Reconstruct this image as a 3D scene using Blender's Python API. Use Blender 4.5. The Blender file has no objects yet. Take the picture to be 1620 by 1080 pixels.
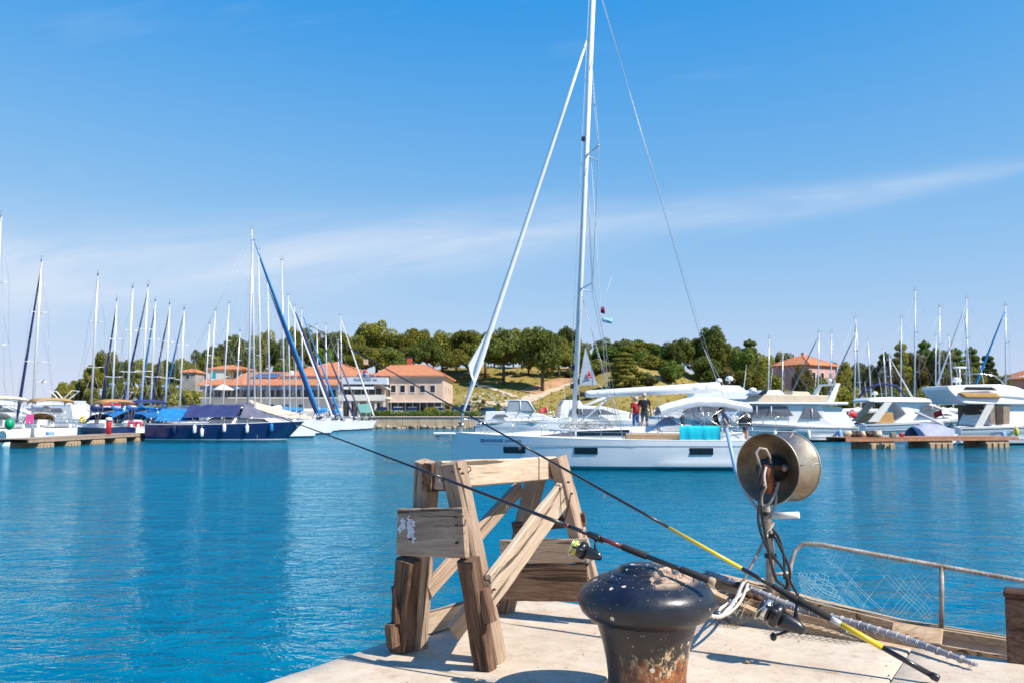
import bpy, math, random
import numpy as np
from mathutils import Vector as V, Matrix as M4, noise as mnoise
R = math.radians
sc = bpy.context.scene
col = sc.collection
random.seed(7)

# ---------------------------------------------------------------- camera
EYE = 2.45          # metres above the water; the near quay is 1.3 m high
FPX, CX, CY, HOR = 1400.0, 810.0, 540.0, 650.0
PITCH = math.atan((HOR - CY) / FPX)
cam_d = bpy.data.cameras.new('camera')
cam = bpy.data.objects.new('camera', cam_d)
col.objects.link(cam)
cam.location = (0, 0, EYE)
cam.rotation_euler = (R(90) + PITCH, 0, 0)
cam_d.sensor_width = 36
cam_d.sensor_fit = 'HORIZONTAL'
cam_d.lens = 36 * FPX / 1620
cam_d.clip_start = 0.05
cam_d.clip_end = 20000
cam_d.dof.use_dof = True
cam_d.dof.focus_distance = 4.6
cam_d.dof.aperture_fstop = 7.0
sc.camera = cam

# ---------------------------------------------------------------- light
SUN_EL, SUN_AZ = R(47), (0.866, -0.5)       # direction TOWARDS the sun, in plan
w = bpy.data.worlds.new('World')
sc.world = w
w.use_nodes = True
nt = w.node_tree
for n in list(nt.nodes):
    nt.nodes.remove(n)


def N(t, kind, **kw):
    n = t.nodes.new(kind)
    for k, v in kw.items():
        if k == 'ins':
            for i, x in v.items():
                n.inputs[i].default_value = x
        else:
            setattr(n, k, v)
    return n


def math_n(t, op, a, b=None, clamp=False):
    n = t.nodes.new('ShaderNodeMath')
    n.operation = op
    n.use_clamp = clamp
    for i, x in enumerate((a, b)):
        if x is None:
            continue
        if isinstance(x, (int, float)):
            n.inputs[i].default_value = x
        else:
            t.links.new(x, n.inputs[i])
    return n.outputs[0]


out = N(nt, 'ShaderNodeOutputWorld')
bg = N(nt, 'ShaderNodeBackground')
sky = N(nt, 'ShaderNodeTexSky', sky_type='NISHITA', sun_disc=False, sun_elevation=SUN_EL,
        sun_rotation=math.atan2(SUN_AZ[0], SUN_AZ[1]), altitude=0, air_density=1.0, dust_density=0.0, ozone_density=4.5)
bg.inputs[1].default_value = 0.10
# film-like shoulder on the sky's own brightness: deep blue stays deep, the bright horizon does not burn out
sep = N(nt, 'ShaderNodeSeparateColor')
nt.links.new(sky.outputs[0], sep.inputs[0])
comb = N(nt, 'ShaderNodeCombineColor')
for k_, (off_, half_, top_) in enumerate(((0.84, 3.0, 0.88), (0.66, 2.1, 0.86), (0.0, 1.0, 0.95))):
    x_ = math_n(nt, 'MAXIMUM', math_n(nt, 'SUBTRACT', sep.outputs[k_], off_), 0.0)
    nt.links.new(math_n(nt, 'MULTIPLY', math_n(nt, 'DIVIDE', x_, math_n(nt, 'ADD', x_, half_)), top_ * 5.18), comb.inputs[k_])
tc = N(nt, 'ShaderNodeTexCoord')
sx = N(nt, 'ShaderNodeSeparateXYZ')
nt.links.new(tc.outputs['Generated'], sx.inputs[0])
yy = math_n(nt, 'MAXIMUM', sx.outputs[1], 0.12)
uu = math_n(nt, 'DIVIDE', sx.outputs[0], yy)
vv = math_n(nt, 'DIVIDE', sx.outputs[2], yy)
cb = N(nt, 'ShaderNodeCombineXYZ')
nt.links.new(math_n(nt, 'MULTIPLY', uu, 1.0), cb.inputs[0])
nt.links.new(math_n(nt, 'MULTIPLY', math_n(nt, 'SUBTRACT', vv, math_n(nt, 'MULTIPLY', uu, 0.12)), 6.0), cb.inputs[1])
cn = N(nt, 'ShaderNodeTexNoise', ins={'Scale': 3.2, 'Detail': 7.0, 'Roughness': 0.62, 'Distortion': 0.5})
nt.links.new(cb.outputs[0], cn.inputs['Vector'])
cn2 = N(nt, 'ShaderNodeTexNoise', ins={'Scale': 1.3, 'Detail': 3.0, 'Roughness': 0.5})
nt.links.new(cb.outputs[0], cn2.inputs['Vector'])
# one long streak of cirrus lying across the sky, plus thin veils
f_u = math_n(nt, 'ADD', math_n(nt, 'MULTIPLY', uu, 0.105), math_n(nt, 'ADD', math_n(nt, 'MULTIPLY', math_n(nt, 'MULTIPLY', uu, uu), 0.08), 0.196))
dv = math_n(nt, 'SUBTRACT', vv, math_n(nt, 'ADD', f_u, math_n(nt, 'MULTIPLY', math_n(nt, 'SUBTRACT', cn2.outputs[0], 0.5), 0.06)))
wid = math_n(nt, 'SUBTRACT', 0.030, math_n(nt, 'MULTIPLY', uu, 0.034))
wid = math_n(nt, 'MAXIMUM', wid, 0.010)
g = math_n(nt, 'DIVIDE', dv, wid)
g = math_n(nt, 'POWER', 2.718, math_n(nt, 'MULTIPLY', math_n(nt, 'MULTIPLY', g, g), -1.0))
thick = math_n(nt, 'MULTIPLY', math_n(nt, 'SUBTRACT', cn.outputs[0], 0.19), 1.9, clamp=True)
streak = math_n(nt, 'MULTIPLY', math_n(nt, 'MULTIPLY', g, thick), math_n(nt, 'SUBTRACT', 0.62, math_n(nt, 'MULTIPLY', uu, 0.45), clamp=True))
veil = math_n(nt, 'MULTIPLY', math_n(nt, 'SUBTRACT', math_n(nt, 'MULTIPLY', cn.outputs[0], cn2.outputs[0]), 0.31), 0.6, clamp=True)
front = math_n(nt, 'MULTIPLY', math_n(nt, 'SUBTRACT', sx.outputs[1], 0.2), 4.0, clamp=True)
cl = math_n(nt, 'MULTIPLY', math_n(nt, 'ADD', streak, veil, clamp=True), front)
cm = N(nt, 'ShaderNodeMix', data_type='RGBA')
nt.links.new(cl, cm.inputs['Factor'])
nt.links.new(comb.outputs[0], cm.inputs['A'])
cm.inputs['B'].default_value = (4.0, 4.25, 4.7, 1)
nt.links.new(cm.outputs['Result'], bg.inputs[0])
nt.links.new(bg.outputs[0], out.inputs[0])

sun_d = bpy.data.lights.new('sun', 'SUN')
sun_d.energy = 3.4
sun_d.angle = R(0.5)
sun_d.color = (1.0, 0.93, 0.84)
sun = bpy.data.objects.new('sun', sun_d)
col.objects.link(sun)
sdir = V((SUN_AZ[0] * math.cos(SUN_EL), SUN_AZ[1] * math.cos(SUN_EL), math.sin(SUN_EL)))
sun.rotation_euler = sdir.to_track_quat('Z', 'Y').to_euler()
sun.location = (20, -20, 40)
sc.view_settings.view_transform = 'Standard'
sc.view_settings.look = 'None'
sc.view_settings.exposure = 1.05
sc.view_settings.gamma = 1
sc.view_settings.use_curve_mapping = False
sc.cycles.max_bounces = 6
sc.cycles.transparent_max_bounces = 6
sc.cycles.caustics_reflective = False
sc.cycles.caustics_refractive = False

# ---------------------------------------------------------------- measuring helpers
_f = V((0, math.cos(PITCH), math.sin(PITCH)))
_u = V((0, -math.sin(PITCH), math.cos(PITCH)))


def ray(px, py):
    return _f + V((1, 0, 0)) * ((px - CX) / FPX) + _u * ((CY - py) / FPX)


def at(px, py, Y):
    d = ray(px, py)
    return V((0, 0, EYE)) + d * (Y / d.y)


def gz(px, py, z=1.3):
    d = ray(px, py)
    return V((0, 0, EYE)) + d * ((z - EYE) / d.z)


def lerp(a, b, t):
    return a + (b - a) * t


def smooth(a, b, x):
    t = min(1, max(0, (x - a) / (b - a)))
    return t * t * (3 - 2 * t)


def interp(tab, x):
    if x <= tab[0][0]:
        return tab[0][1]
    for (x0, y0), (x1, y1) in zip(tab, tab[1:]):
        if x <= x1:
            return y0 + (y1 - y0) * (x - x0) / (x1 - x0)
    return tab[-1][1]


# ---------------------------------------------------------------- materials
def new_mat(name):
    m = bpy.data.materials.new(name)
    m.use_nodes = True
    t = m.node_tree
    b = t.nodes['Principled BSDF']
    return m, t, b


def pm(name, c, rough=0.5, metal=0.0, var=0.12, scale=3.0, bump=0.0, bscale=30.0, coat=0.0, c2=None, spec=0.5, rnd=0.0, stretch=None, trans=0.0, detail=5.0):
    """Principled material whose colour wanders between two tones by object-space noise, with optional fine relief."""
    m, t, b = new_mat(name)
    b.inputs['Roughness'].default_value = rough
    b.inputs['Metallic'].default_value = metal
    b.inputs['Coat Weight'].default_value = coat
    b.inputs['Specular IOR Level'].default_value = spec
    tcn = N(t, 'ShaderNodeTexCoord')
    vec = tcn.outputs['Object']
    if stretch:
        mp = N(t, 'ShaderNodeMapping')
        mp.inputs['Scale'].default_value = stretch
        t.links.new(vec, mp.inputs[0])
        vec = mp.outputs[0]
    nz = N(t, 'ShaderNodeTexNoise', ins={'Scale': scale, 'Detail': detail, 'Roughness': 0.6})
    t.links.new(vec, nz.inputs['Vector'])
    rp = N(t, 'ShaderNodeValToRGB')
    a = [max(0, x * (1 - var)) for x in c]
    z = [min(1, x * (1 + var)) for x in c] if c2 is None else list(c2)
    rp.color_ramp.elements[0].position = 0.32
    rp.color_ramp.elements[1].position = 0.68
    rp.color_ramp.elements[0].color = (*a, 1)
    rp.color_ramp.elements[1].color = (*z, 1)
    t.links.new(nz.outputs[0], rp.inputs[0])
    csock = rp.outputs[0]
    if rnd:
        oi = N(t, 'ShaderNodeObjectInfo')
        h = N(t, 'ShaderNodeHueSaturation')
        mr = N(t, 'ShaderNodeMapRange', ins={'To Min': 1 - rnd, 'To Max': 1 + rnd})
        t.links.new(oi.outputs['Random'], mr.inputs[0])
        t.links.new(mr.outputs[0], h.inputs['Value'])
        t.links.new(csock, h.inputs['Color'])
        csock = h.outputs[0]
    t.links.new(csock, b.inputs['Base Color'])
    if bump:
        bn = N(t, 'ShaderNodeTexNoise', ins={'Scale': bscale, 'Detail': 6.0, 'Roughness': 0.65})
        t.links.new(vec, bn.inputs['Vector'])
        bp = N(t, 'ShaderNodeBump', ins={'Strength': bump, 'Distance': 0.01})
        t.links.new(bn.outputs[0], bp.inputs['Height'])
        t.links.new(bp.outputs[0], b.inputs['Normal'])
    if trans:
        b.inputs['Transmission Weight'].default_value = trans
    return m


def wood(name, dark, mid, light, rot=0.35):
    m, t, b = new_mat(name)
    b.inputs['Roughness'].default_value = 0.85
    b.inputs['Specular IOR Level'].default_value = 0.25
    tcn = N(t, 'ShaderNodeTexCoord')
    oi = N(t, 'ShaderNodeObjectInfo')
    ofs = N(t, 'ShaderNodeVectorMath', operation='SCALE')
    ofs.inputs[0].default_value = (7.3, 3.1, 5.7)
    t.links.new(oi.outputs['Random'], ofs.inputs['Scale'])
    ad = N(t, 'ShaderNodeVectorMath', operation='ADD')
    t.links.new(tcn.outputs['Object'], ad.inputs[0])
    t.links.new(ofs.outputs[0], ad.inputs[1])

    def nz(sc_, detail, rough, stretch, dist=0.0):
        mp = N(t, 'ShaderNodeMapping')
        mp.inputs['Scale'].default_value = stretch
        t.links.new(ad.outputs[0], mp.inputs[0])
        n = N(t, 'ShaderNodeTexNoise', ins={'Scale': sc_, 'Detail': detail, 'Roughness': rough, 'Distortion': dist})
        t.links.new(mp.outputs[0], n.inputs['Vector'])
        return n.outputs[0]
    grain = nz(11.0, 9.0, 0.7, (0.22, 2.2, 2.2), 1.6)
    fine = nz(60.0, 8.0, 0.75, (0.06, 1.6, 1.6), 0.5)
    big = nz(3.4, 4.0, 0.55, (0.8, 1.5, 1.5), 0.4)
    rp = N(t, 'ShaderNodeValToRGB')
    e = rp.color_ramp.elements
    e[0].position, e[0].color = 0.30, (*dark, 1)
    e[1].position, e[1].color = 0.72, (*light, 1)
    k = e.new(0.47)
    k.color = (*mid, 1)
    mixv = math_n(t, 'ADD', math_n(t, 'MULTIPLY', grain, 0.62), math_n(t, 'MULTIPLY', fine, 0.38))
    t.links.new(mixv, rp.inputs[0])
    # rotten, damp patches
    rr = N(t, 'ShaderNodeMapRange', ins={'From Min': 0.52, 'From Max': 0.74, 'To Min': 0.0, 'To Max': rot})
    t.links.new(big, rr.inputs[0])
    mx = N(t, 'ShaderNodeMix', data_type='RGBA')
    t.links.new(rr.outputs[0], mx.inputs['Factor'])
    t.links.new(rp.outputs[0], mx.inputs['A'])
    mx.inputs['B'].default_value = (dark[0] * 1.1, dark[1] * 0.85, dark[2] * 0.7, 1)
    # drying cracks
    crk = N(t, 'ShaderNodeMapRange', ins={'From Min': 0.35, 'From Max': 0.40, 'To Min': 0.8, 'To Max': 0.0})
    t.links.new(nz(16.0, 4.0, 0.5, (0.07, 1.5, 1.5), 1.0), crk.inputs[0])
    mx2 = N(t, 'ShaderNodeMix', data_type='RGBA')
    t.links.new(crk.outputs[0], mx2.inputs['Factor'])
    t.links.new(mx.outputs['Result'], mx2.inputs['A'])
    mx2.inputs['B'].default_value = (0.03, 0.02, 0.014, 1)
    hv = N(t, 'ShaderNodeHueSaturation')
    mr = N(t, 'ShaderNodeMapRange', ins={'To Min': 0.82, 'To Max': 1.15})
    t.links.new(oi.outputs['Random'], mr.inputs[0])
    t.links.new(mr.outputs[0], hv.inputs['Value'])
    t.links.new(mx2.outputs['Result'], hv.inputs['Color'])
    t.links.new(hv.outputs[0], b.inputs['Base Color'])
    hgt = math_n(t, 'SUBTRACT', math_n(t, 'ADD', math_n(t, 'MULTIPLY', fine, 0.5), math_n(t, 'MULTIPLY', grain, 0.8)), math_n(t, 'MULTIPLY', crk.outputs[0], 0.8))
    bp = N(t, 'ShaderNodeBump', ins={'Strength': 0.75, 'Distance': 0.006})
    t.links.new(hgt, bp.inputs['Height'])
    t.links.new(bp.outputs[0], b.inputs['Normal'])
    return m


MT = {}
MT['gel'] = pm('white_gelcoat', (0.80, 0.80, 0.79), 0.22, var=0.03, coat=0.3)
MT['gel2'] = pm('cream_gelcoat', (0.74, 0.70, 0.62), 0.3, var=0.05)
MT['deck'] = pm('grey_white_deck', (0.66, 0.66, 0.64), 0.6, var=0.06, bump=0.2)
MT['teak'] = pm('teak_deck', (0.42, 0.27, 0.15), 0.7, var=0.2, scale=6, stretch=(1, 14, 14))
MT['navy'] = pm('navy_topsides', (0.008, 0.022, 0.095), 0.15, var=0.1, coat=0.5)
MT['anti'] = pm('teal_antifouling', (0.02, 0.22, 0.26), 0.6, var=0.2)
MT['antidark'] = pm('dark_antifouling', (0.015, 0.03, 0.07), 0.6, var=0.2)
MT['alu'] = pm('anodised_aluminium', (0.70, 0.70, 0.70), 0.35, 0.35, var=0.05)
MT['mastw'] = pm('white_painted_mast', (0.78, 0.78, 0.77), 0.3, var=0.04)
MT['mastg'] = pm('grey_anodised_mast', (0.55, 0.56, 0.58), 0.38, 0.3, var=0.06)
MT['steel'] = pm('polished_steel', (0.62, 0.62, 0.60), 0.22, 0.9, var=0.06)
MT['wire'] = pm('rigging_wire', (0.38, 0.40, 0.42), 0.4, 0.4, var=0.1)
MT['canvasblue'] = pm('bright_blue_canvas', (0.010, 0.20, 0.48), 0.8, var=0.18, scale=2, bump=0.4, bscale=6)
MT['canvasnavy'] = pm('navy_canvas', (0.022, 0.035, 0.13), 0.85, var=0.2, scale=1.5, bump=0.4, bscale=5)
MT['canvasgrey'] = pm('slate_canvas', (0.12, 0.12, 0.17), 0.85, var=0.2, scale=2, bump=0.4, bscale=5)
MT['canvastan'] = pm('sand_canvas', (0.62, 0.50, 0.36), 0.85, var=0.1, scale=2, bump=0.4, bscale=5)
MT['canvasochre'] = pm('ochre_canvas', (0.45, 0.26, 0.09), 0.85, var=0.12, bump=0.3, bscale=5)
MT['canvaswhite'] = pm('white_canvas', (0.76, 0.75, 0.72), 0.8, var=0.05, bump=0.3, bscale=5)
MT['canvaslight'] = pm('light_grey_canvas', (0.55, 0.56, 0.58), 0.8, var=0.08, bump=0.3, bscale=5)
MT['black'] = pm('black_rubber', (0.015, 0.015, 0.016), 0.55, var=0.2)
MT['glass'] = pm('dark_tinted_glass', (0.012, 0.016, 0.022), 0.06, var=0.2, spec=0.6)
MT['glassgrey'] = pm('grey_window_screen', (0.13, 0.13, 0.15), 0.35, var=0.15, scale=1)
MT['clear'] = pm('clear_windscreen', (0.55, 0.60, 0.62), 0.05, var=0.03, trans=0.5)
MT['red'] = pm('red_paint', (0.55, 0.02, 0.03), 0.45, var=0.1)
MT['pink'] = pm('pink_cloth', (0.75, 0.09, 0.33), 0.8, var=0.08)
MT['green'] = pm('green_plastic', (0.0, 0.28, 0.12), 0.4, var=0.08)
MT['yellow'] = pm('yellow_plastic', (0.75, 0.55, 0.02), 0.4, var=0.08)
MT['ltblue'] = pm('pale_blue_plastic', (0.22, 0.42, 0.70), 0.35, var=0.06)
MT['fender'] = pm('white_vinyl_fender', (0.74, 0.73, 0.70), 0.4, var=0.05)
MT['turq'] = pm('turquoise_towel', (0.0, 0.50, 0.62), 0.9, var=0.1, bump=0.5, bscale=60)
MT['rope'] = pm('white_rope', (0.66, 0.62, 0.54), 0.9, var=0.15, scale=40, bump=0.8, bscale=120)
MT['greyrope'] = pm('weathered_rope', (0.36, 0.29, 0.21), 0.9, var=0.25, scale=40, bump=0.8, bscale=120)


# ---------------------------------------------------------------- mesh builder
class MB:
    def __init__(s):
        s.v, s.f, s.m, s.sm = [], [], [], []

    def add(s, vs, fs, m=0, smooth_=False):
        o = len(s.v)
        s.v.extend([tuple(x) for x in vs])
        for f in fs:
            s.f.append(tuple(i + o for i in f))
            s.m.append(m)
            s.sm.append(smooth_)
        return s

    def box(s, c, size, rot=None, m=0, bev=0.0):
        hx, hy, hz = [x / 2 for x in size]
        c = V(c)
        if bev <= 0:
            p = [V((x * hx, y * hy, z * hz)) for x in (-1, 1) for y in (-1, 1) for z in (-1, 1)]
            fs = [(0, 1, 3, 2), (4, 6, 7, 5), (0, 4, 5, 1), (2, 3, 7, 6), (0, 2, 6, 4), (1, 5, 7, 3)]
        else:
            b = min(bev, hx * .9, hy * .9, hz * .9)
            p, idx = [], {}
            for x in (-1, 1):
                for y in (-1, 1):
                    for z in (-1, 1):
                        for a in range(3):
                            q = [x * hx, y * hy, z * hz]
                            for k in range(3):
                                if k != a:
                                    q[k] -= (x, y, z)[k] * b
                            idx[(x, y, z, a)] = len(p)
                            p.append(V(q))
            fs = []
            for a in range(3):
                o1, o2 = [k for k in range(3) if k != a]
                for sg in (-1, 1):
                    ring = []
                    for (i, j) in ((-1, -1), (1, -1), (1, 1), (-1, 1)):
                        t = [0, 0, 0]
                        t[a], t[o1], t[o2] = sg, i, j
                        ring.append(idx[(*t, a)])
                    flip = (sg < 0) != (a == 1)
                    fs.append(tuple(reversed(ring)) if flip else tuple(ring))
                for i in (-1, 1):
                    for j in (-1, 1):
                        t0, t1 = [0, 0, 0], [0, 0, 0]
                        t0[a], t1[a] = -1, 1
                        t0[o1] = t1[o1] = i
                        t0[o2] = t1[o2] = j
                        q = (idx[(*t0, o1)], idx[(*t1, o1)], idx[(*t1, o2)], idx[(*t0, o2)])
                        flip = (i * j < 0) == (a == 1)
                        fs.append(q if not flip else tuple(reversed(q)))
            for x in (-1, 1):
                for y in (-1, 1):
                    for z in (-1, 1):
                        q = tuple(idx[(x, y, z, a)] for a in range(3))
                        fs.append(q if x * y * z > 0 else tuple(reversed(q)))
        if rot is not None:
            p = [rot @ q for q in p]
        return s.add([q + c for q in p], fs, m)

    def loft(s, rings, m=0, cap=True, closed=True, sm=True, mrow=None):
        n = len(rings[0])
        vs = [p for r in rings for p in r]
        o = len(s.v)
        s.v.extend([tuple(x) for x in vs])
        for i in range(len(rings) - 1):
            for j in range(n if closed else n - 1):
                k = (j + 1) % n
                s.f.append((o + i * n + j, o + i * n + k, o + (i + 1) * n + k, o + (i + 1) * n + j))
                s.m.append(mrow(i, j) if mrow else m)
                s.sm.append(sm)
        if cap and closed:
            s.f.append(tuple(o + j for j in reversed(range(n))))
            s.f.append(tuple(o + (len(rings) - 1) * n + j for j in range(n)))
            s.m += [m, m] if not mrow else [mrow(0, 0), mrow(len(rings) - 2, 0)]
            s.sm += [False, False]
        return s

    def tube(s, pts, r, n=8, m=0, cap=True, flat=1.0):
        pts = [V(p) for p in pts]
        rs = r if isinstance(r, (list, tuple)) else [r] * len(pts)
        d0 = (pts[1] - pts[0]).normalized()
        ref = V((0, 0, 1)) if abs(d0.z) < 0.9 else V((1, 0, 0))
        nx = d0.cross(ref).normalized()
        rings = []
        for i, p in enumerate(pts):
            d = (pts[min(i + 1, len(pts) - 1)] - pts[max(i - 1, 0)])
            d = d.normalized() if d.length > 1e-9 else d0
            nx = (nx - d * nx.dot(d)).normalized()
            ny = d.cross(nx)
            rings.append([p + nx * (rs[i] * math.cos(2 * math.pi * k / n)) + ny * (rs[i] * flat * math.sin(2 * math.pi * k / n)) for k in range(n)])
        return s.loft(rings, m, cap)

    def lathe(s, prof, n=24, mat=None, m=0, mrow=None, cap=False):
        rings = []
        for (r, z) in prof:
            ring = [V((r * math.cos(2 * math.pi * k / n), r * math.sin(2 * math.pi * k / n), z)) for k in range(n)]
            if mat is not None:
                ring = [mat @ q for q in ring]
            rings.append(ring)
        return s.loft(rings, m, cap, True, True, mrow)

    def prism(s, pts, vec, m=0):
        pts = [V(p) for p in pts]
        n = len(pts)
        vs = pts + [p + V(vec) for p in pts]
        fs = [tuple(range(n)), tuple(reversed(range(n, 2 * n)))]
        for i in range(n):
            j = (i + 1) % n
            fs.append((i, i + n, j + n, j))
        return s.add(vs, fs, m)

    def quad(s, a, b, c, d, m=0):
        return s.add([a, b, c, d], [(0, 1, 2, 3)], m)

    def blob(s, c, rad, nu=10, nv=7, m=0, jit=0.0, seed=0, rot=None):
        c = V(c)
        rings = []
        for i in range(nv + 1):
            th = math.pi * (0.02 + 0.96 * i / nv)
            ring = []
            for k in range(nu):
                ph = 2 * math.pi * k / nu
                q = V((rad[0] * math.sin(th) * math.cos(ph), rad[1] * math.sin(th) * math.sin(ph), -rad[2] * math.cos(th)))
                if jit:
                    q *= 1 + jit * mnoise.noise(V((math.sin(th) * math.cos(ph) * 1.3 + seed, math.sin(th) * math.sin(ph) * 1.3, math.cos(th) * 1.3 + seed * .7)))
                if rot is not None:
                    q = rot @ q
                ring.append(q + c)
            rings.append(ring)
        return s.loft(rings, m)

    def mesh(s, name, mats):
        me = bpy.data.meshes.new(name)
        me.from_pydata(s.v, [], s.f)
        for mm in mats:
            me.materials.append(MT[mm] if isinstance(mm, str) else mm)
        me.polygons.foreach_set('material_index', s.m)
        me.polygons.foreach_set('use_smooth', s.sm)
        me.update()
        return me

    def build(s, name, mats, parent=None, loc=None, fix=True):
        if not isinstance(mats, (list, tuple)):
            mats = [mats]
        me = s.mesh(name, mats)
        if fix:
            fix_normals(me)
        return link(name, me, parent, loc)


def fix_normals(me):
    import bmesh
    bm = bmesh.new()
    bm.from_mesh(me)
    bmesh.ops.recalc_face_normals(bm, faces=bm.faces)
    bm.to_mesh(me)
    bm.free()


def link(name, me, parent=None, loc=None):
    o = bpy.data.objects.new(name, me)
    col.objects.link(o)
    if parent is not None:
        o.parent = parent
    if loc is not None:
        o.location = loc
    return o


def tag(o, label=None, cat=None, group=None, kind=None):
    if label:
        o['label'] = label
    if cat:
        o['category'] = cat
    if group:
        o['group'] = group
    if kind:
        o['kind'] = kind
    return o


def thing(name, label, cat, loc=(0, 0, 0), rz=0.0, group=None, scale=None):
    o = bpy.data.objects.new(name, None)
    o.empty_display_size = 0.2
    col.objects.link(o)
    o.location = loc
    o.rotation_euler = (0, 0, rz)
    if scale:
        o.scale = scale
    return tag(o, label, cat, group)


def kids(o):
    return [c for c in bpy.data.objects if c.parent == o]


def dup(o, loc, rz, label, scale=None, _p=None):
    c = o.copy()
    col.objects.link(c)
    if _p is None:
        c.location = loc
        c.rotation_euler = (0, 0, rz)
        c['label'] = label
        if scale:
            c.scale = scale
    else:
        c.parent = _p
    for k in list(o.children):
        dup(k, None, None, None, None, c)
    return c


_txt = {}


def text_mesh(s, size, depth=0.004, bold=0.0):
    cu = bpy.data.curves.new('lettering', 'FONT')
    cu.body = s
    cu.size = size
    cu.extrude = depth
    cu.offset = bold
    cu.resolution_u = 2
    o = bpy.data.objects.new('lettering', cu)
    col.objects.link(o)
    dg = bpy.context.evaluated_depsgraph_get()
    me = bpy.data.meshes.new_from_object(o.evaluated_get(dg))
    bpy.data.objects.remove(o)
    return me


ORD = ['first', 'second', 'third', 'fourth', 'fifth', 'sixth', 'seventh', 'eighth', 'ninth', 'tenth', 'eleventh', 'twelfth',
       'thirteenth', 'fourteenth', 'fifteenth', 'sixteenth', 'seventeenth', 'eighteenth', 'nineteenth', 'twentieth']
# ================================================================ SETTING
# ---- water
def water_mat():
    m, t, b = new_mat('harbour_water')
    geo = N(t, 'ShaderNodeNewGeometry')

    def nz(scale, detail, st, rough=0.55, dist=0.0, rot=0.0):
        mp = N(t, 'ShaderNodeMapping')
        mp.inputs['Scale'].default_value = st
        mp.inputs['Rotation'].default_value = (0, 0, rot)
        t.links.new(geo.outputs['Position'], mp.inputs[0])
        n = N(t, 'ShaderNodeTexNoise', ins={'Scale': scale, 'Detail': detail, 'Roughness': rough, 'Distortion': dist})
        t.links.new(mp.outputs[0], n.inputs['Vector'])
        return n.outputs[0]
    patch = nz(0.05, 3, (0.6, 1.3, 1), 0.5, 0.6)
    rip = nz(1.5, 4, (0.75, 1.35, 1), 0.62, 0.9, 0.3)
    rp = N(t, 'ShaderNodeValToRGB')
    e = rp.color_ramp.elements
    e[0].position, e[0].color = 0.34, (0.0, 0.076, 0.155, 1)
    e[1].position, e[1].color = 0.66, (0.0, 0.172, 0.262, 1)
    t.links.new(math_n(t, 'ADD', math_n(t, 'MULTIPLY', patch, 0.55), math_n(t, 'MULTIPLY', rip, 0.45)), rp.inputs[0])
    big = nz(0.6, 3, (0.85, 1.1, 1), 0.5, 0.8, 0.45)
    fine = nz(5.5, 3, (0.8, 1.2, 1), 0.6, 0.4, -0.4)
    # wind catspaws: some patches ruffled, some calm
    ruf = N(t, 'ShaderNodeMapRange', ins={'From Min': 0.36, 'From Max': 0.64, 'To Min': 0.30, 'To Max': 1.30})
    t.links.new(patch, ruf.inputs[0])
    h = math_n(t, 'ADD', math_n(t, 'MULTIPLY', big, 0.16), math_n(t, 'MULTIPLY', ruf.outputs[0], math_n(t, 'ADD', math_n(t, 'MULTIPLY', rip, 0.15), math_n(t, 'MULTIPLY', fine, 0.045))))
    bp = N(t, 'ShaderNodeBump', ins={'Strength': 1.0, 'Distance': 0.75})
    t.links.new(h, bp.inputs['Height'])
    # body colour of the sea seen through the surface, and a mirror that is blue-green looking down and neutral at grazing angles
    df = N(t, 'ShaderNodeBsdfDiffuse')
    t.links.new(rp.outputs[0], df.inputs['Color'])
    gl = N(t, 'ShaderNodeBsdfGlossy', ins={'Roughness': 0.06})
    fr = N(t, 'ShaderNodeFresnel', ins={'IOR': 1.333})
    for n_ in (df, gl, fr):
        t.links.new(bp.outputs[0], n_.inputs['Normal'])
    tm = N(t, 'ShaderNodeMapRange', ins={'From Min': 0.34, 'From Max': 0.85})
    t.links.new(fr.outputs[0], tm.inputs[0])
    tx = N(t, 'ShaderNodeMix', data_type='RGBA')
    t.links.new(tm.outputs[0], tx.inputs['Factor'])
    tx.inputs['A'].default_value = (0.02, 0.72, 0.95, 1)
    tx.inputs['B'].default_value = (0.86, 0.98, 1.0, 1)
    t.links.new(tx.outputs['Result'], gl.inputs['Color'])
    ms = N(t, 'ShaderNodeMixShader')
    t.links.new(fr.outputs[0], ms.inputs[0])
    t.links.new(df.outputs[0], ms.inputs[1])
    t.links.new(gl.outputs[0], ms.inputs[2])
    t.links.new(ms.outputs[0], t.nodes['Material Output'].inputs['Surface'])
    return m


MT['water'] = water_mat()
mb = MB()
mb.quad((-4000, -400, 0), (4000, -400, 0), (4000, 9000, 0), (-4000, 9000, 0))
tag(mb.build('water', 'water'), 'blue green rippled harbour water reflecting boats and sky', 'water', kind='structure')

# ---- near quay: a stone corner with its long edge running away to the right
E1 = V((0.847, -0.532, 0)).normalized()
RR = V((-E1.y, E1.x, 0))                    # outward, over the water
QC = V((0.047, 5.62, 0))                     # corner of the quay, plan
E2 = -RR


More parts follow.
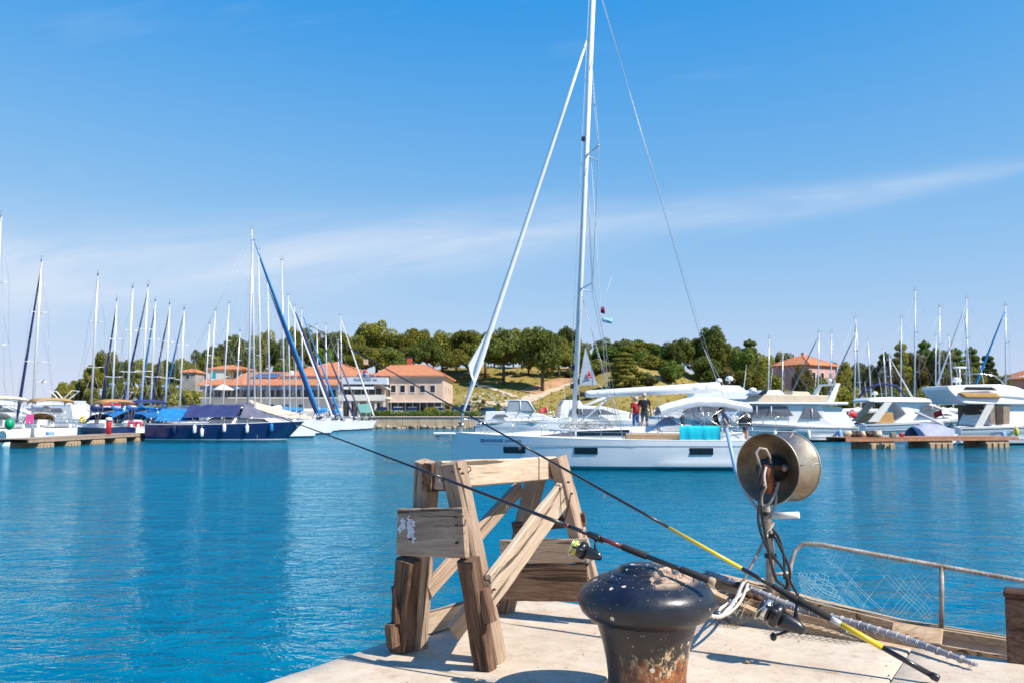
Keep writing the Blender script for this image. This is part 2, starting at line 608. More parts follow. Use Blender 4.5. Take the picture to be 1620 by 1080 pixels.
def stone_mat():
    m, t, b = new_mat('pale_limestone')
    b.inputs['Roughness'].default_value = 0.75
    b.inputs['Specular IOR Level'].default_value = 0.3
    geo = N(t, 'ShaderNodeNewGeometry')
    oi = N(t, 'ShaderNodeObjectInfo')

    def nz(scale, detail, rough=0.6):
        n = N(t, 'ShaderNodeTexNoise', ins={'Scale': scale, 'Detail': detail, 'Roughness': rough, 'Distortion': 0.3})
        t.links.new(geo.outputs['Position'], n.inputs['Vector'])
        return n.outputs[0]
    rp = N(t, 'ShaderNodeValToRGB')
    e = rp.color_ramp.elements
    e[0].position, e[0].color = 0.30, (0.45, 0.35, 0.245, 1)
    e[1].position, e[1].color = 0.62, (0.64, 0.54, 0.415, 1)
    t.links.new(math_n(t, 'ADD', math_n(t, 'MULTIPLY', nz(2.6, 8, 0.7), 0.6), math_n(t, 'MULTIPLY', nz(14, 6, 0.7), 0.4)), rp.inputs[0])
    st = N(t, 'ShaderNodeMapRange', ins={'From Min': 0.53, 'From Max': 0.70, 'To Min': 0.0, 'To Max': 0.62})
    t.links.new(nz(5.0, 7, 0.75), st.inputs[0])
    mx = N(t, 'ShaderNodeMix', data_type='RGBA')
    t.links.new(st.outputs[0], mx.inputs['Factor'])
    t.links.new(rp.outputs[0], mx.inputs['A'])
    mx.inputs['B'].default_value = (0.36, 0.20, 0.10, 1)
    pit = N(t, 'ShaderNodeMapRange', ins={'From Min': 0.28, 'From Max': 0.36, 'To Min': 0.7, 'To Max': 0.0})
    t.links.new(nz(38, 3), pit.inputs[0])
    mx2 = N(t, 'ShaderNodeMix', data_type='RGBA')
    t.links.new(pit.outputs[0], mx2.inputs['Factor'])
    t.links.new(mx.outputs['Result'], mx2.inputs['A'])
    mx2.inputs['B'].default_value = (0.22, 0.17, 0.13, 1)
    h = N(t, 'ShaderNodeHueSaturation')
    mr = N(t, 'ShaderNodeMapRange', ins={'To Min': 0.97, 'To Max': 1.03})
    t.links.new(oi.outputs['Random'], mr.inputs[0])
    t.links.new(mr.outputs[0], h.inputs['Value'])
    t.links.new(mx2.outputs['Result'], h.inputs['Color'])
    t.links.new(h.outputs[0], b.inputs['Base Color'])
    bp = N(t, 'ShaderNodeBump', ins={'Strength': 0.5, 'Distance': 0.006})
    t.links.new(math_n(t, 'ADD', nz(30, 8, 0.7), math_n(t, 'MULTIPLY', nz(140, 3), 0.35)), bp.inputs['Height'])
    t.links.new(bp.outputs[0], b.inputs['Normal'])
    return m


MT['stone'] = stone_mat()
MT['joint'] = pm('dark_joint_mortar', (0.20, 0.16, 0.12), 0.9, var=0.3, scale=20)


def qp(a, b, z=1.3):
    """quay coordinates: a along the long edge from the corner, b inwards from that edge"""
    p = QC + E1 * a + E2 * b
    return V((p.x, p.y, z))


quay = tag(MB().prism([qp(0.02, 0.02, 1.27), qp(9, 0.02, 1.27), qp(9, 12, 1.27), qp(0.02, 12, 1.27)], (0, 0, -2.6)).build('quay', 'joint'),
           'pale limestone corner of the quay in front of the camera', 'quay', kind='structure')


def gridpos(p, q, i, n):
    if i == 0:
        return p
    if i == n:
        return q
    return lerp(p + .007, q - .007, (i - 1) / max(1, n - 2))


def slab(a0, a1, b0, b1, seed):
    rnd = random.Random(seed)
    mb = MB()
    g = 0.003
    nx, ny = max(4, int((a1 - a0) / 0.09)), max(4, int((b1 - b0) / 0.09))
    zt = 1.3 + rnd.uniform(-0.003, 0.003)
    rings, rows = [], []
    vs, fs = [], []
    for j in range(ny + 1):
        for i in range(nx + 1):
            a, b = gridpos(a0 + g, a1 - g, i, nx), gridpos(b0 + g, b1 - g, j, ny)
            edge = i in (0, nx) or j in (0, ny)
            nzv = mnoise.noise(V((a * 3.1, b * 3.1, seed))) * 0.004
            ja = mnoise.noise(V((a * 9, b * 9, 5 + seed))) * 0.003 if edge else 0
            p = qp(a + ja, b + ja, zt + nzv - (0.006 if edge else 0))
            vs.append(p)
    for j in range(ny):
        for i in range(nx):
            k = j * (nx + 1) + i
            fs.append((k, k + 1, k + nx + 2, k + nx + 1))
    mb.add(vs, fs, 0, True)
    per = [j * (nx + 1) for j in range(ny + 1)] + [ny * (nx + 1) + i for i in range(1, nx + 1)] + \
          [j * (nx + 1) + nx for j in range(ny - 1, -1, -1)] + [i for i in range(nx - 1, 0, -1)]
    lo = [len(vs) + i for i in range(len(per))]
    bot = [V((vs[i].x, vs[i].y, 0.55 if b0 < 0.01 or a0 < 0.01 else 1.265)) for i in per]
    o0 = len(mb.v)
    mb.v.extend([tuple(q) for q in bot])
    n = len(per)
    for i in range(n):
        k = (i + 1) % n
        mb.f.append((per[i], o0 + i, o0 + k, per[k]))
        mb.m.append(0)
        mb.sm.append(False)
    return mb.build('paving_slab', 'stone', quay)


rows = [0.0, 0.63, 1.53, 2.25, 3.0, 3.8, 4.6]
offs = [[0, 1.2, 2.25, 3.3, 4.4, 5.6, 6.8], [0, 1.2, 2.25, 3.3, 4.5, 5.6, 6.8], [0, 0.74, 1.5, 2.42, 3.5, 4.7, 6.8],
        [0, 1.1, 1.9, 2.9, 4.0, 5.2, 6.8], [0, 0.8, 1.7, 2.8, 4.1, 5.3, 6.8], [0, 1.2, 2.4, 3.6, 4.8, 6.8]]
for r_, (b0, b1) in enumerate(zip(rows, rows[1:])):
    for k_, (a0, a1) in enumerate(zip(offs[r_], offs[r_][1:])):
        slab(a0, a1, b0, b1, r_ * 17 + k_)

# ---- far shore terrain
CREST = [(-190, -4), (-122, -4), (-108, 1.5), (-100, 3.0), (-85, 4.5), (-62, 8), (-46, 10.5), (-28, 12.5), (0, 13.5), (13, 13.5), (20, 16.5), (27, 18.6),
         (34, 16.8), (41, 12), (48, 8.5), (56, 6), (70, 4.8), (95, 4.2), (120, 4), (150, 3), (190, 2)]


def terr(X, Y):
    u = X / Y * 200
    H = interp(CREST, u)
    z = 1.62 + (H - 1.62) * smooth(150, 232, Y) if H > 1.62 else H * smooth(120, 160, Y) + 1.62 * (1 - smooth(120, 160, Y)) * (1 if u > -110 else -1)
    z += smooth(152, 175, Y) * (mnoise.noise(V((X * .06, Y * .06, 1))) * 1.1 + mnoise.noise(V((X * .2, Y * .2, 4))) * 0.35)
    z -= smooth(262, 420, Y) * (H + 6)
    return z


def gt(px, py):
    d = ray(px, py)
    o = V((0, 0, EYE))
    for k in range(0, 1500):
        Y = 149 + k * 0.1
        p = o + d * (Y / d.y)
        if terr(p.x, p.y) >= p.z:
            return V((p.x, p.y, terr(p.x, p.y)))
    return V((p.x, p.y, terr(p.x, p.y)))


def ground_mat():
    m, t, b = new_mat('dry_grass_hillside')
    b.inputs['Roughness'].default_value = 0.95
    b.inputs['Specular IOR Level'].default_value = 0.1
    geo = N(t, 'ShaderNodeNewGeometry')

    def nz(scale, detail, rough=0.65):
        n = N(t, 'ShaderNodeTexNoise', ins={'Scale': scale, 'Detail': detail, 'Roughness': rough, 'Distortion': 0.4})
        t.links.new(geo.outputs['Position'], n.inputs['Vector'])
        return n.outputs[0]
    rp = N(t, 'ShaderNodeValToRGB')
    e = rp.color_ramp.elements
    e[0].position, e[0].color = 0.28, (0.12, 0.12, 0.03, 1)
    e[1].position, e[1].color = 0.72, (0.40, 0.28, 0.14, 1)
    k = e.new(0.46)
    k.color = (0.26, 0.20, 0.055, 1)
    k = e.new(0.58)
    k.color = (0.34, 0.25, 0.085, 1)
    t.links.new(math_n(t, 'ADD', math_n(t, 'MULTIPLY', nz(0.075, 6), 0.65), math_n(t, 'MULTIPLY', nz(0.9, 6, 0.7), 0.35)), rp.inputs[0])
    t.links.new(rp.outputs[0], b.inputs['Base Color'])
    bp = N(t, 'ShaderNodeBump', ins={'Strength': 0.8, 'Distance': 0.25})
    t.links.new(nz(1.6, 6, 0.7), bp.inputs['Height'])
    t.links.new(bp.outputs[0], b.inputs['Normal'])
    return m


MT['ground'] = ground_mat()
mb = MB()
nx, ny = 150, 90
vs, fs = [], []
for j in range(ny + 1):
    Y = 149 + (430 - 149) * (j / ny) ** 1.3
    for i in range(nx + 1):
        X = (-150 + 330 * i / nx) * (0.8 + 0.2 * Y / 200)
        vs.append((X, Y, terr(X, Y)))
for j in range(ny):
    for i in range(nx):
        k = j * (nx + 1) + i
        fs.append((k, k + 1, k + nx + 2, k + nx + 1))
mb.add(vs, fs, 0, True)
# skirt to below the water on the near side
near = [V(vs[i]) for i in range(nx + 1)]
mb.loft([near, [V((p.x, p.y - 4, -1.5)) for p in near]], 0, False, False)
tag(mb.build('hill_terrain', 'ground'), 'low hill of dry yellow grass rising behind the restaurant', 'hill', kind='structure')

# ---- far promenade with its stone wall and footing rocks
MT['promstone'] = pm('tan_quay_wall', (0.46, 0.36, 0.25), 0.9, var=0.2, scale=0.8, bump=0.5, bscale=3)
MT['asphalt'] = pm('pale_paving', (0.36, 0.32, 0.27), 0.9, var=0.12, scale=0.3)
MT['coping'] = pm('cream_coping', (0.55, 0.46, 0.36), 0.85, var=0.12, scale=1)
MT['rock'] = pm('shore_rock', (0.30, 0.24, 0.17), 0.95, var=0.45, scale=1.5, bump=0.6, bscale=4)
prom = tag(MB().box((-12, 140.2, -0.2), (134, 20, 3.74)).build('promenade', 'asphalt'), 'paved promenade along the far shore with a tan stone edge', 'promenade', kind='structure')
for i in range(30):
    x = -40 + i * 2.4
    if at(560, 660, 130).x < x < 22:
        MB().box((x + 1.2, 130.05, 0.92), (2.36, 0.55, 1.3), m=0, bev=.04).build('wall_block', 'promstone', prom)
        MB().box((x + 1.2, 129.98, 1.66), (2.38, 0.7, 0.17), m=0, bev=.03).build('coping_stone', 'coping', prom)
rnd = random.Random(3)
for i in range(52):
    x = -27 + i * 0.62 + rnd.uniform(-.2, .2)
    s = rnd.uniform(0.28, 0.55)
    MB().blob((x, 129.5 + rnd.uniform(-.25, .2), 0.08 + rnd.uniform(-.1, .14)), (s, s * .7, s * .6), 8, 5, 0, 0.5, i).build('shore_rock', 'rock', prom)

# ---- paths up the hillside
MT['path'] = pm('beige_gravel_path', (0.52, 0.40, 0.28), 0.95, var=0.15, scale=0.6, bump=0.4, bscale=4)
MT['earth'] = pm('orange_bare_earth', (0.42, 0.24, 0.12), 0.95, var=0.2, scale=0.4)


def path(name, pix, wid, mat_, label):
    pts = [gt(*p) for p in pix]
    fine = []
    for a, b in zip(pts, pts[1:]):
        for k in range(8):
            fine.append(lerp(a, b, k / 8))
    fine.append(pts[-1])
    L, Rr = [], []
    for i, p in enumerate(fine):
        d = (fine[min(i + 1, len(fine) - 1)] - fine[max(0, i - 1)])
        d.z = 0
        n = V((-d.y, d.x, 0)).normalized() * wid * (0.5 + .12 * mnoise.noise(p * .5))
        L.append(V((p.x + n.x, p.y + n.y, terr(p.x + n.x, p.y + n.y) + .12)))
        Rr.append(V((p.x - n.x, p.y - n.y, terr(p.x - n.x, p.y - n.y) + .12)))
    m_ = MB().loft([[a, lerp(a, b, .5) + V((0, 0, .05)), b] for a, b in zip(L, Rr)], 0, False, False)
    return tag(m_.build(name, mat_), label, 'path', kind='structure')


path('path', [(798, 643), (830, 634), (862, 620), (890, 609), (912, 603)], 3.2, 'path', 'beige gravel path climbing the grass slope behind the motor cruiser')
path('path', [(742, 634), (790, 640), (830, 642)], 2.2, 'path', 'level beige path below the dry grass bank beside the car park')
path('path', [(838, 622), (868, 611), (898, 601)], 5.0, 'earth', 'bare orange earth beside the climbing gravel path')
path('path', [(1000, 608), (1030, 603), (1062, 597)], 2.0, 'path', 'narrow pale path crossing the slope below the rocky knoll')
path('path', [(745, 604), (775, 612), (815, 628)], 1.6, 'path', 'thin pale footpath running down the bank right of the stone building')

# ================================================================ BUILDINGS
MT['plaster'] = pm('white_plaster', (0.70, 0.66, 0.60), 0.9, var=0.06, scale=0.4, bump=0.2)
MT['pinkstone'] = pm('pinkish_stone_wall', (0.56, 0.42, 0.33), 0.9, var=0.12, scale=0.7, bump=0.4, bscale=3)
MT['pinkplaster'] = pm('pink_plaster', (0.55, 0.33, 0.31), 0.9, var=0.07, scale=0.4)
MT['greywall'] = pm('grey_rubble_wall', (0.33, 0.31, 0.29), 0.9, var=0.2, scale=1)
MT['shutter'] = pm('turquoise_shutter', (0.02, 0.36, 0.46), 0.6, var=0.1)
MT['bluefascia'] = pm('blue_grey_blind', (0.24, 0.33, 0.50), 0.7, var=0.1, scale=.5)
MT['brickred'] = pm('red_brick', (0.42, 0.09, 0.05), 0.9, var=0.2, scale=3)
MT['solar'] = pm('solar_panel', (0.10, 0.10, 0.16), 0.2, var=0.1)
MT['signblue'] = pm('dark_blue_sign', (0.02, 0.06, 0.25), 0.5, var=0.05)
MT['paleblue'] = pm('pale_blue_grey_paint', (0.55, 0.60, 0.66), 0.6, var=0.05)


def tile_mat():
    m, t, b = new_mat('terracotta_roof_tiles')
    b.inputs['Roughness'].default_value = 0.9
    geo = N(t, 'ShaderNodeNewGeometry')
    wv = N(t, 'ShaderNodeTexWave', wave_type='BANDS', bands_direction='X', ins={'Scale': 1.4, 'Distortion': 0.6, 'Detail': 2.0})
    t.links.new(geo.outputs['Position'], wv.inputs['Vector'])
    nz = N(t, 'ShaderNodeTexNoise', ins={'Scale': 0.9, 'Detail': 6.0, 'Roughness': 0.7})
    t.links.new(geo.outputs['Position'], nz.inputs['Vector'])
    rp = N(t, 'ShaderNodeValToRGB')
    e = rp.color_ramp.elements
    e[0].position, e[0].color = 0.3, (0.46, 0.145, 0.055, 1)
    e[1].position, e[1].color = 0.7, (0.64, 0.27, 0.12, 1)
    t.links.new(nz.outputs[0], rp.inputs[0])
    t.links.new(rp.outputs[0], b.inputs['Base Color'])
    bp = N(t, 'ShaderNodeBump', ins={'Strength': 0.7, 'Distance': 0.08})
    t.links.new(wv.outputs[0], bp.inputs['Height'])
    t.links.new(bp.outputs[0], b.inputs['Normal'])
    return m


MT['tiles'] = tile_mat()
PX = 145 / 1400.0


def bx(px):
    return (px - CX) * PX


def bz(py):
    return EYE + (HOR - py) * PX


def window(parent, x, y, z, w_, h_, frame='plaster', pane='glass', proud=0.06, arch=False):
    fr = MB()
    t = 0.1
    fr.box((x - w_ / 2 - t / 2, y, z), (t, proud * 2, h_ + 2 * t))
    fr.box((x + w_ / 2 + t / 2, y, z), (t, proud * 2, h_ + 2 * t))
    fr.box((x, y, z + h_ / 2 + t / 2), (w_, proud * 2, t))
    fr.box((x, y - .02, z - h_ / 2 - t / 2), (w_, proud * 2 + .04, t))
    fo = fr.build('window', frame, parent)
    MB().box((x, y - proud + .02, z), (w_, 0.04, h_)).build('pane', pane, fo)
    return fo


def hip_roof(parent, x0, x1, y0, y1, ze, zr, ov=0.5, name='roof', rx=None):
    x0, x1, y0, y1 = x0 - ov, x1 + ov, y0 - ov, y1 + ov
    ym, d = (y0 + y1) / 2, (y1 - y0) / 2
    if rx is None:
        rx = (min(x0 + d, (x0 + x1) / 2 - .1), max(x1 - d, (x0 + x1) / 2 + .1))
    m_ = MB()
    lo = [V((x0, y0, ze)), V((x1, y0, ze)), V((x1, y1, ze)), V((x0, y1, ze))]
    up = [p + V((0, 0, .16)) for p in lo]
    r0, r1 = V((rx[0], ym, zr)), V((rx[1], ym, zr))
    m_.add(lo + up + [r0, r1], [(3, 2, 1, 0), (0, 1, 5, 4), (1, 2, 6, 5), (2, 3, 7, 6), (3, 0, 4, 7), (4, 5, 9, 8), (5, 6, 9), (6, 7, 8, 9), (7, 4, 8)])
    # ridge caps
    m_.tube([r0, r1], 0.14, 6)
    for a, b in ((up[0], r0), (up[3], r0), (up[1], r1), (up[2], r1)):
        m_.tube([a, b], 0.12, 6)
    return m_.build(name, 'tiles', parent)


# right-hand stone building
sb = thing('stone_building', 'pinkish two storey stone building with five upper windows and red chimney', 'building', (0, 0, 0))
x0, x1 = bx(617), bx(701)
MB().box(((x0 + x1) / 2, 157, 5.95), (x1 - x0, 24, 4.1)).build('wall', 'pinkstone', sb)
MB().box(((x0 + x1) / 2, 157.6, 2.8), (x1 - x0 - .1, 22.8, 2.2)).build('shopfront', 'glass', sb)
MB().box(((x0 + x1) / 2 + .05, 145.2, 4.0), (x1 - x0 + .5, 2.0, .18)).build('canopy', 'plaster', sb)
MB().box(((x0 + x1) / 2, 157, 8.05), (x1 - x0 + .3, 24.3, .2)).build('cornice', 'plaster', sb)
for k in range(8):
    x = x0 + .2 + k * (x1 - x0 - .4) / 7
    MB().box((x, 145.2, 2.8), (.22, .3, 2.2)).build('column', 'plaster' if k in (0, 7) else 'greywall', sb)
for px in (622.5, 637, 652.5, 668.5, 684.5):
    window(sb, bx(px), 145.0, bz(614.5), 0.8, 1.15)
for k in range(3):
    fo = MB().box((x1, 150 + k * 6, 6.1), (.12, 1.0, 1.35)).build('window', 'plaster', sb)
    MB().box((x1 + .05, 150 + k * 6, 6.1), (.06, .8, 1.15)).build('pane', 'glass', fo)
hip_roof(sb, x0 - 2, x1, 145, 169, 8.15, 10.6, .55, rx=(x0 - 1.5, at(676, 583, 157).x))
ch = MB().box((at(648, 575, 160).x, 160, 10.6), (.85, .85, 3.0)).build('chimney', 'brickred', sb)
MB().box((at(648, 575, 160).x, 160, 12.2), (.95, .95, .3)).build('chimney_cap', 'black', ch)
for px in (626, 655):
    MB().box((at(px, 587, 149).x, 149.2, 9.02), (.9, .7, .12), rot=M4.Rotation(R(12), 3, 'X')).build('skylight', 'glassgrey', sb)

# restaurant: long low wing with stepped roofs and a white terrace block
rb = thing('restaurant_building', 'long restaurant with orange stepped roofs, blue blinds and a white terrace block', 'building', (0, 0, 0))
x0, x1 = bx(325), bx(546)
MB().box(((x0 + x1) / 2, 152, 3.2), (x1 - x0, 18, 3.1)).build('ground_floor_wall', 'plaster', rb)
MB().box(((x0 + x1) / 2, 152.4, 5.75), (x1 - x0 - .4, 17.2, 2.0)).build('upper_wall', 'plaster', rb)
MB().prism([(x0 - .4, 142.0, 6.72), (x0 - .4, 146.2, 7.75), (x0 - .4, 146.2, 7.55), (x0 - .4, 142.0, 6.58)], (x1 - x0 + .6, 0, 0)).build('skirt_roof', 'tiles', rb)
MB().box(((x0 + x1) / 2, 142.5, 6.22), (x1 - x0, .12, .62)).build('blind', 'bluefascia', rb)
k = 0
for i in range(15):
    x = x0 + 1.2 + i * (x1 - x0 - 1.6) / 15
    window(rb, x, 143.75, 5.35, 1.15, 1.2, 'plaster')
for i in range(9):
    x = x0 + 1.6 + i * 2.45
    window(rb, x, 143.0, 2.75, 0.85, 1.7, 'plaster', 'glass')
MB().box(((x0 + x1) / 2, 142.6, 4.62), (x1 - x0, .7, .16)).build('ledge', 'plaster', rb)
# upper volumes
MB().box((bx(512), 154, 7.6), (bx(584) - bx(440), 14, 1.3)).build('attic_wall', 'plaster', rb)
hip_roof(rb, bx(440), bx(584), 147.2, 161, 8.2, 10.9, .4)
MB().prism([(bx(362), 147, 7.7), (bx(362), 155, 9.3), (bx(362), 155, 7.7)], (bx(446) - bx(362), 0, 0)).build('low_roof', 'tiles', rb)
for i in range(4):
    for j in range(2):
        MB().box((bx(392 + i * 11), 149.0 + j * 2.6, 8.27 + j * .52), (1.05, 2.3, .07), rot=M4.Rotation(math.atan(.2), 3, 'X')).build('solar_panel', 'solar', rb)
for px in (559,):
    MB().box((bx(px) + .3, 149.6, 9.2), (.95, .7, .12), rot=M4.Rotation(R(21), 3, 'X')).build('skylight', 'glassgrey', rb)
MB().box((bx(564), 154, 11.0), (.7, .7, .9)).build('chimney', 'pinkstone', rb)
d = MB().prism([(bx(448), 146.9, 8.1), (bx(462), 146.9, 8.1), (bx(455), 146.9, 9.2)], (0, 3, 0)).build('dormer', 'plaster', rb)
# terrace block
x0, x1 = bx(546), bx(616)
MB().box(((x0 + x1) / 2, 147.5, 7.35), (x1 - x0, 11, 1.1)).build('parapet', 'paleblue', rb)
MB().box(((x0 + x1) / 2, 149.2, 5.75), (x1 - x0 - .3, 7.6, 2.1)).build('terrace_back_wall', 'pinkstone', rb)
MB().box(((x0 + x1) / 2, 143.2, 4.62), (x1 - x0 + .6, 4.6, .32)).build('terrace_slab', 'plaster', rb)
MB().box(((x0 + x1) / 2 - .2, 140.95, 4.62), (x1 - x0 + .2, .25, .95)).build('terrace_parapet', 'plaster', rb)
for k in range(5):
    window(rb, x0 + .9 + k * 1.15, 145.35, 5.6, .95, 1.25, 'paleblue', 'glass')
a = MB().prism([(x0 + .3, 145.3, 7.0), (x0 + .3, 142.2, 6.45), (x0 + .3, 142.2, 6.0), (x0 + .3, 142.26, 6.0), (x0 + .3, 142.26, 6.4), (x0 + .3, 145.3, 6.9)], (4.9, 0, 0)).build('awning', 'canvaswhite', rb)
MB().prism([(x1 - 2.0, 144.2, 7.25), (x1 + .3, 142.2, 6.05), (x1 + .3, 142.2, 5.95), (x1 - 2.0, 144.2, 7.1)], (0, 2.4, 0)).build('awning', 'canvaswhite', rb)
for k in range(6):
    MB().box((x0 + .25 + k * (x1 - x0 - .5) / 5, 141.2, 3.0), (.3, .3, 2.7)).build('column', 'plaster', rb)
for k in range(4):
    window(rb, x0 + 1.0 + k * 1.45, 144.6, 2.9, 1.0, 2.0, 'plaster', 'glass')
MB().box(((x0 + x1) / 2, 147.5, 3.0), (x1 - x0 - .1, 5.6, 2.9)).build('ground_floor_wall', 'plaster', rb)
# rooftop sign
plq = MB()
plq.prism([(bx(583) + 0.55 * math.cos(a_), 141.9, 8.35 + 0.75 * math.sin(a_)) for a_ in [math.pi * k / 12 for k in range(13)]] + [(bx(583) - 1.0, 141.9, 7.95), (bx(583) + 1.0, 141.9, 7.95)], (0, .12, 0))
po = plq.build('sign_board', 'paleblue', rb)
MB().lathe([(0, 0), (.34, 0), (.34, .05), (0, .05)], 20, M4.Translation((bx(583), 141.86, 8.72)) @ M4.Rotation(R(90), 4, 'X')).build('emblem', 'red', po)
MB().lathe([(0, 0), (.22, 0), (.22, .05), (0, .05)], 16, M4.Translation((bx(583), 141.82, 8.42)) @ M4.Rotation(R(90), 4, 'X')).build('emblem', 'ltblue', po)
for s_, px_, sz in (('Restaurant', 570, 0.62), ('Inn', 599.5, 0.5)):
    me = text_mesh(s_, sz, 0.03, 0.012)
    me.materials.append(MT['signblue'])
    o = link('lettering', me, rb, (bx(px_), 141.7, 7.95))
    o.rotation_euler = (R(90), 0, 0)

# cream house with turquoise shutter, and shed, behind the left end
hs_ = thing('cream_house', 'small cream house with a turquoise shutter behind the restaurant', 'house', (0, 0, 0))
a, b = at(328, 600, 166), at(354, 600, 166)
zb = terr(a.x, 168) - .6
MB().box(((a.x + b.x) / 2, 169, (zb + 10.2) / 2), (b.x - a.x, 6, 10.2 - zb)).build('wall', 'plaster', hs_)
hip_roof(hs_, a.x, b.x + 4, 166, 172, 10.2, 11.2, .3)
c = at(338, 594, 166)
window(hs_, c.x, 166, c.z, .9, 1.3, 'plaster', 'shutter')
sh = thing('stone_shed', 'small grey stone shed with tiled roof among the pines on the left', 'shed', (0, 0, 0))
a, b = at(286, 600, 172), at(309, 600, 172)
zb = terr(a.x, 174) - .8
zt = at(290, 589, 172).z
MB().box(((a.x + b.x) / 2, 174.5, (zb + zt) / 2), (b.x - a.x, 5, zt - zb)).build('wall', 'greywall', sh)
hip_roof(sh, a.x, b.x, 172, 177, zt, zt + .8, .3)
window(sh, at(297, 595, 172).x, 172, zt - .8, .5, .8, 'greywall', 'glass')

# pink villa on the right
pv = thing('pink_villa', 'pink villa with hipped orange roof rising above trees on the right', 'house', (at(1272, 600, 184).x, 184, 0), R(38))
MB().box((0, 0, 7.0), (9.6, 8.6, 9.4)).build('wall', 'pinkplaster', pv)
hip_roof(pv, -4.8, 4.8, -4.3, 4.3, 11.7, 14.0, .6)
for k in range(3):
    window(pv, -3 + k * 3, -4.3, 9.6, .9, 1.4, 'plaster')
for k in range(2):
    fo = MB().box((4.8, -2 + k * 4, 9.6), (.1, 1.1, 1.6)).build('window', 'plaster', pv)
    MB().box((4.84, -2 + k * 4, 9.6), (.1, .9, 1.4)).build('pane', 'glass', fo)
MB().box((1.5, 1, 13.9), (.7, .7, 1.6)).build('chimney', 'pinkplaster', pv)
fv = thing('far_villa', 'orange roofed house at the far right edge of the shore', 'house', (at(1632, 600, 205).x, 205, 0), R(12))
MB().box((0, 0, 6.0), (10, 9, 7.4)).build('wall', 'pinkplaster', fv)
hip_roof(fv, -5, 5, -4.5, 4.5, 9.7, 12.2, .6)
for k in range(3):
    window(fv, -3.2 + k * 3.2, -4.5, 8.2, .9, 1.3, 'plaster')

# ================================================================ TREES
def leaf_mat(name, c0, c1, c2, trans=0.0):
    m, t, b = new_mat(name)
    b.inputs['Roughness'].default_value = 0.8
    b.inputs['Specular IOR Level'].default_value = 0.12
    geo = N(t, 'ShaderNodeNewGeometry')
    oi = N(t, 'ShaderNodeObjectInfo')
    rp = N(t, 'ShaderNodeValToRGB')
    e = rp.color_ramp.elements
    e[0].position, e[0].color = 0.0, (*c0, 1)
    e[1].position, e[1].color = 1.0, (*c2, 1)
    k = e.new(0.5)
    k.color = (*c1, 1)
    nz = N(t, 'ShaderNodeTexNoise', ins={'Scale': 0.55, 'Detail': 3.0})
    t.links.new(geo.outputs['Position'], nz.inputs['Vector'])
    t.links.new(math_n(t, 'ADD', math_n(t, 'MULTIPLY', geo.outputs['Random Per Island'], 0.5), math_n(t, 'MULTIPLY', math_n(t, 'SUBTRACT', nz.outputs[0], 0.25), 1.0), clamp=True), rp.inputs[0])
    h = N(t, 'ShaderNodeHueSaturation')
    mr = N(t, 'ShaderNodeMapRange', ins={'To Min': 1.2, 'To Max': 2.2})
    t.links.new(oi.outputs['Random'], mr.inputs[0])
    t.links.new(mr.outputs[0], h.inputs['Value'])
    t.links.new(rp.outputs[0], h.inputs['Color'])
    t.links.new(h.outputs[0], b.inputs['Base Color'])
    tr = N(t, 'ShaderNodeBsdfTranslucent')
    t.links.new(h.outputs[0], tr.inputs['Color'])
    ms = N(t, 'ShaderNodeMixShader')
    ms.inputs[0].default_value = 0.32
    t.links.new(b.outputs[0], ms.inputs[1])
    t.links.new(tr.outputs[0], ms.inputs[2])
    t.links.new(ms.outputs[0], t.nodes['Material Output'].inputs['Surface'])
    return m


LEAF = {
    'dark': leaf_mat('dark_pine_needles', (0.036, 0.052, 0.014), (0.078, 0.098, 0.023), (0.145, 0.152, 0.033)),
    'pine': leaf_mat('olive_pine_needles', (0.060, 0.072, 0.014), (0.145, 0.145, 0.026), (0.24, 0.21, 0.038)),
    'yellow': leaf_mat('yellow_green_leaves', (0.075, 0.090, 0.018), (0.15, 0.15, 0.028), (0.23, 0.20, 0.04)),
    'olive': leaf_mat('grey_olive_leaves', (0.06, 0.072, 0.030), (0.10, 0.11, 0.046), (0.16, 0.16, 0.066)),
    'brown': leaf_mat('brownish_scrub_leaves', (0.055, 0.050, 0.018), (0.11, 0.095, 0.032), (0.17, 0.135, 0.05)),
    'green': leaf_mat('fresh_green_leaves', (0.040, 0.075, 0.014), (0.085, 0.125, 0.024), (0.15, 0.18, 0.036)),
}
MT['bark'] = pm('pine_bark', (0.12, 0.08, 0.055), 0.95, var=0.35, scale=2, bump=0.5)


def leaf_cloud(blobs, leaf, seed, per=150):
    """leaf-sized quads spread through clumps; every clump is (centre, radii)"""
    rg = np.random.default_rng(seed)
    V_, n_ = [], 0
    for (c, rad) in blobs:
        c, rad = np.array(c), np.array(rad)
        k = int(per * (rad[0] * rad[1] * rad[2]) ** (1 / 3) ** 1 * 6)
        k = max(30, min(k, 700))
        d = rg.normal(size=(k, 3))
        d /= np.linalg.norm(d, axis=1)[:, None]
        rr = rg.uniform(0.55, 1.06, size=(k, 1)) ** 0.6
        p = c + d * rad * rr
        nrm = d * 0.6 + rg.normal(size=(k, 3)) * 0.55 + np.array([0, 0, .25])
        nrm /= np.linalg.norm(nrm, axis=1)[:, None]
        t = np.cross(nrm, rg.normal(size=(k, 3)))
        t /= np.linalg.norm(t, axis=1)[:, None]
        b = np.cross(nrm, t)
        s = leaf * rg.uniform(0.6, 1.35, size=(k, 1))
        q = np.stack([p - t * s, p + b * s * .55, p + t * s, p - b * s * .55], axis=1)
        V_.append(q.reshape(-1, 3))
        n_ += k
    vs = np.concatenate(V_)
    return vs, n_


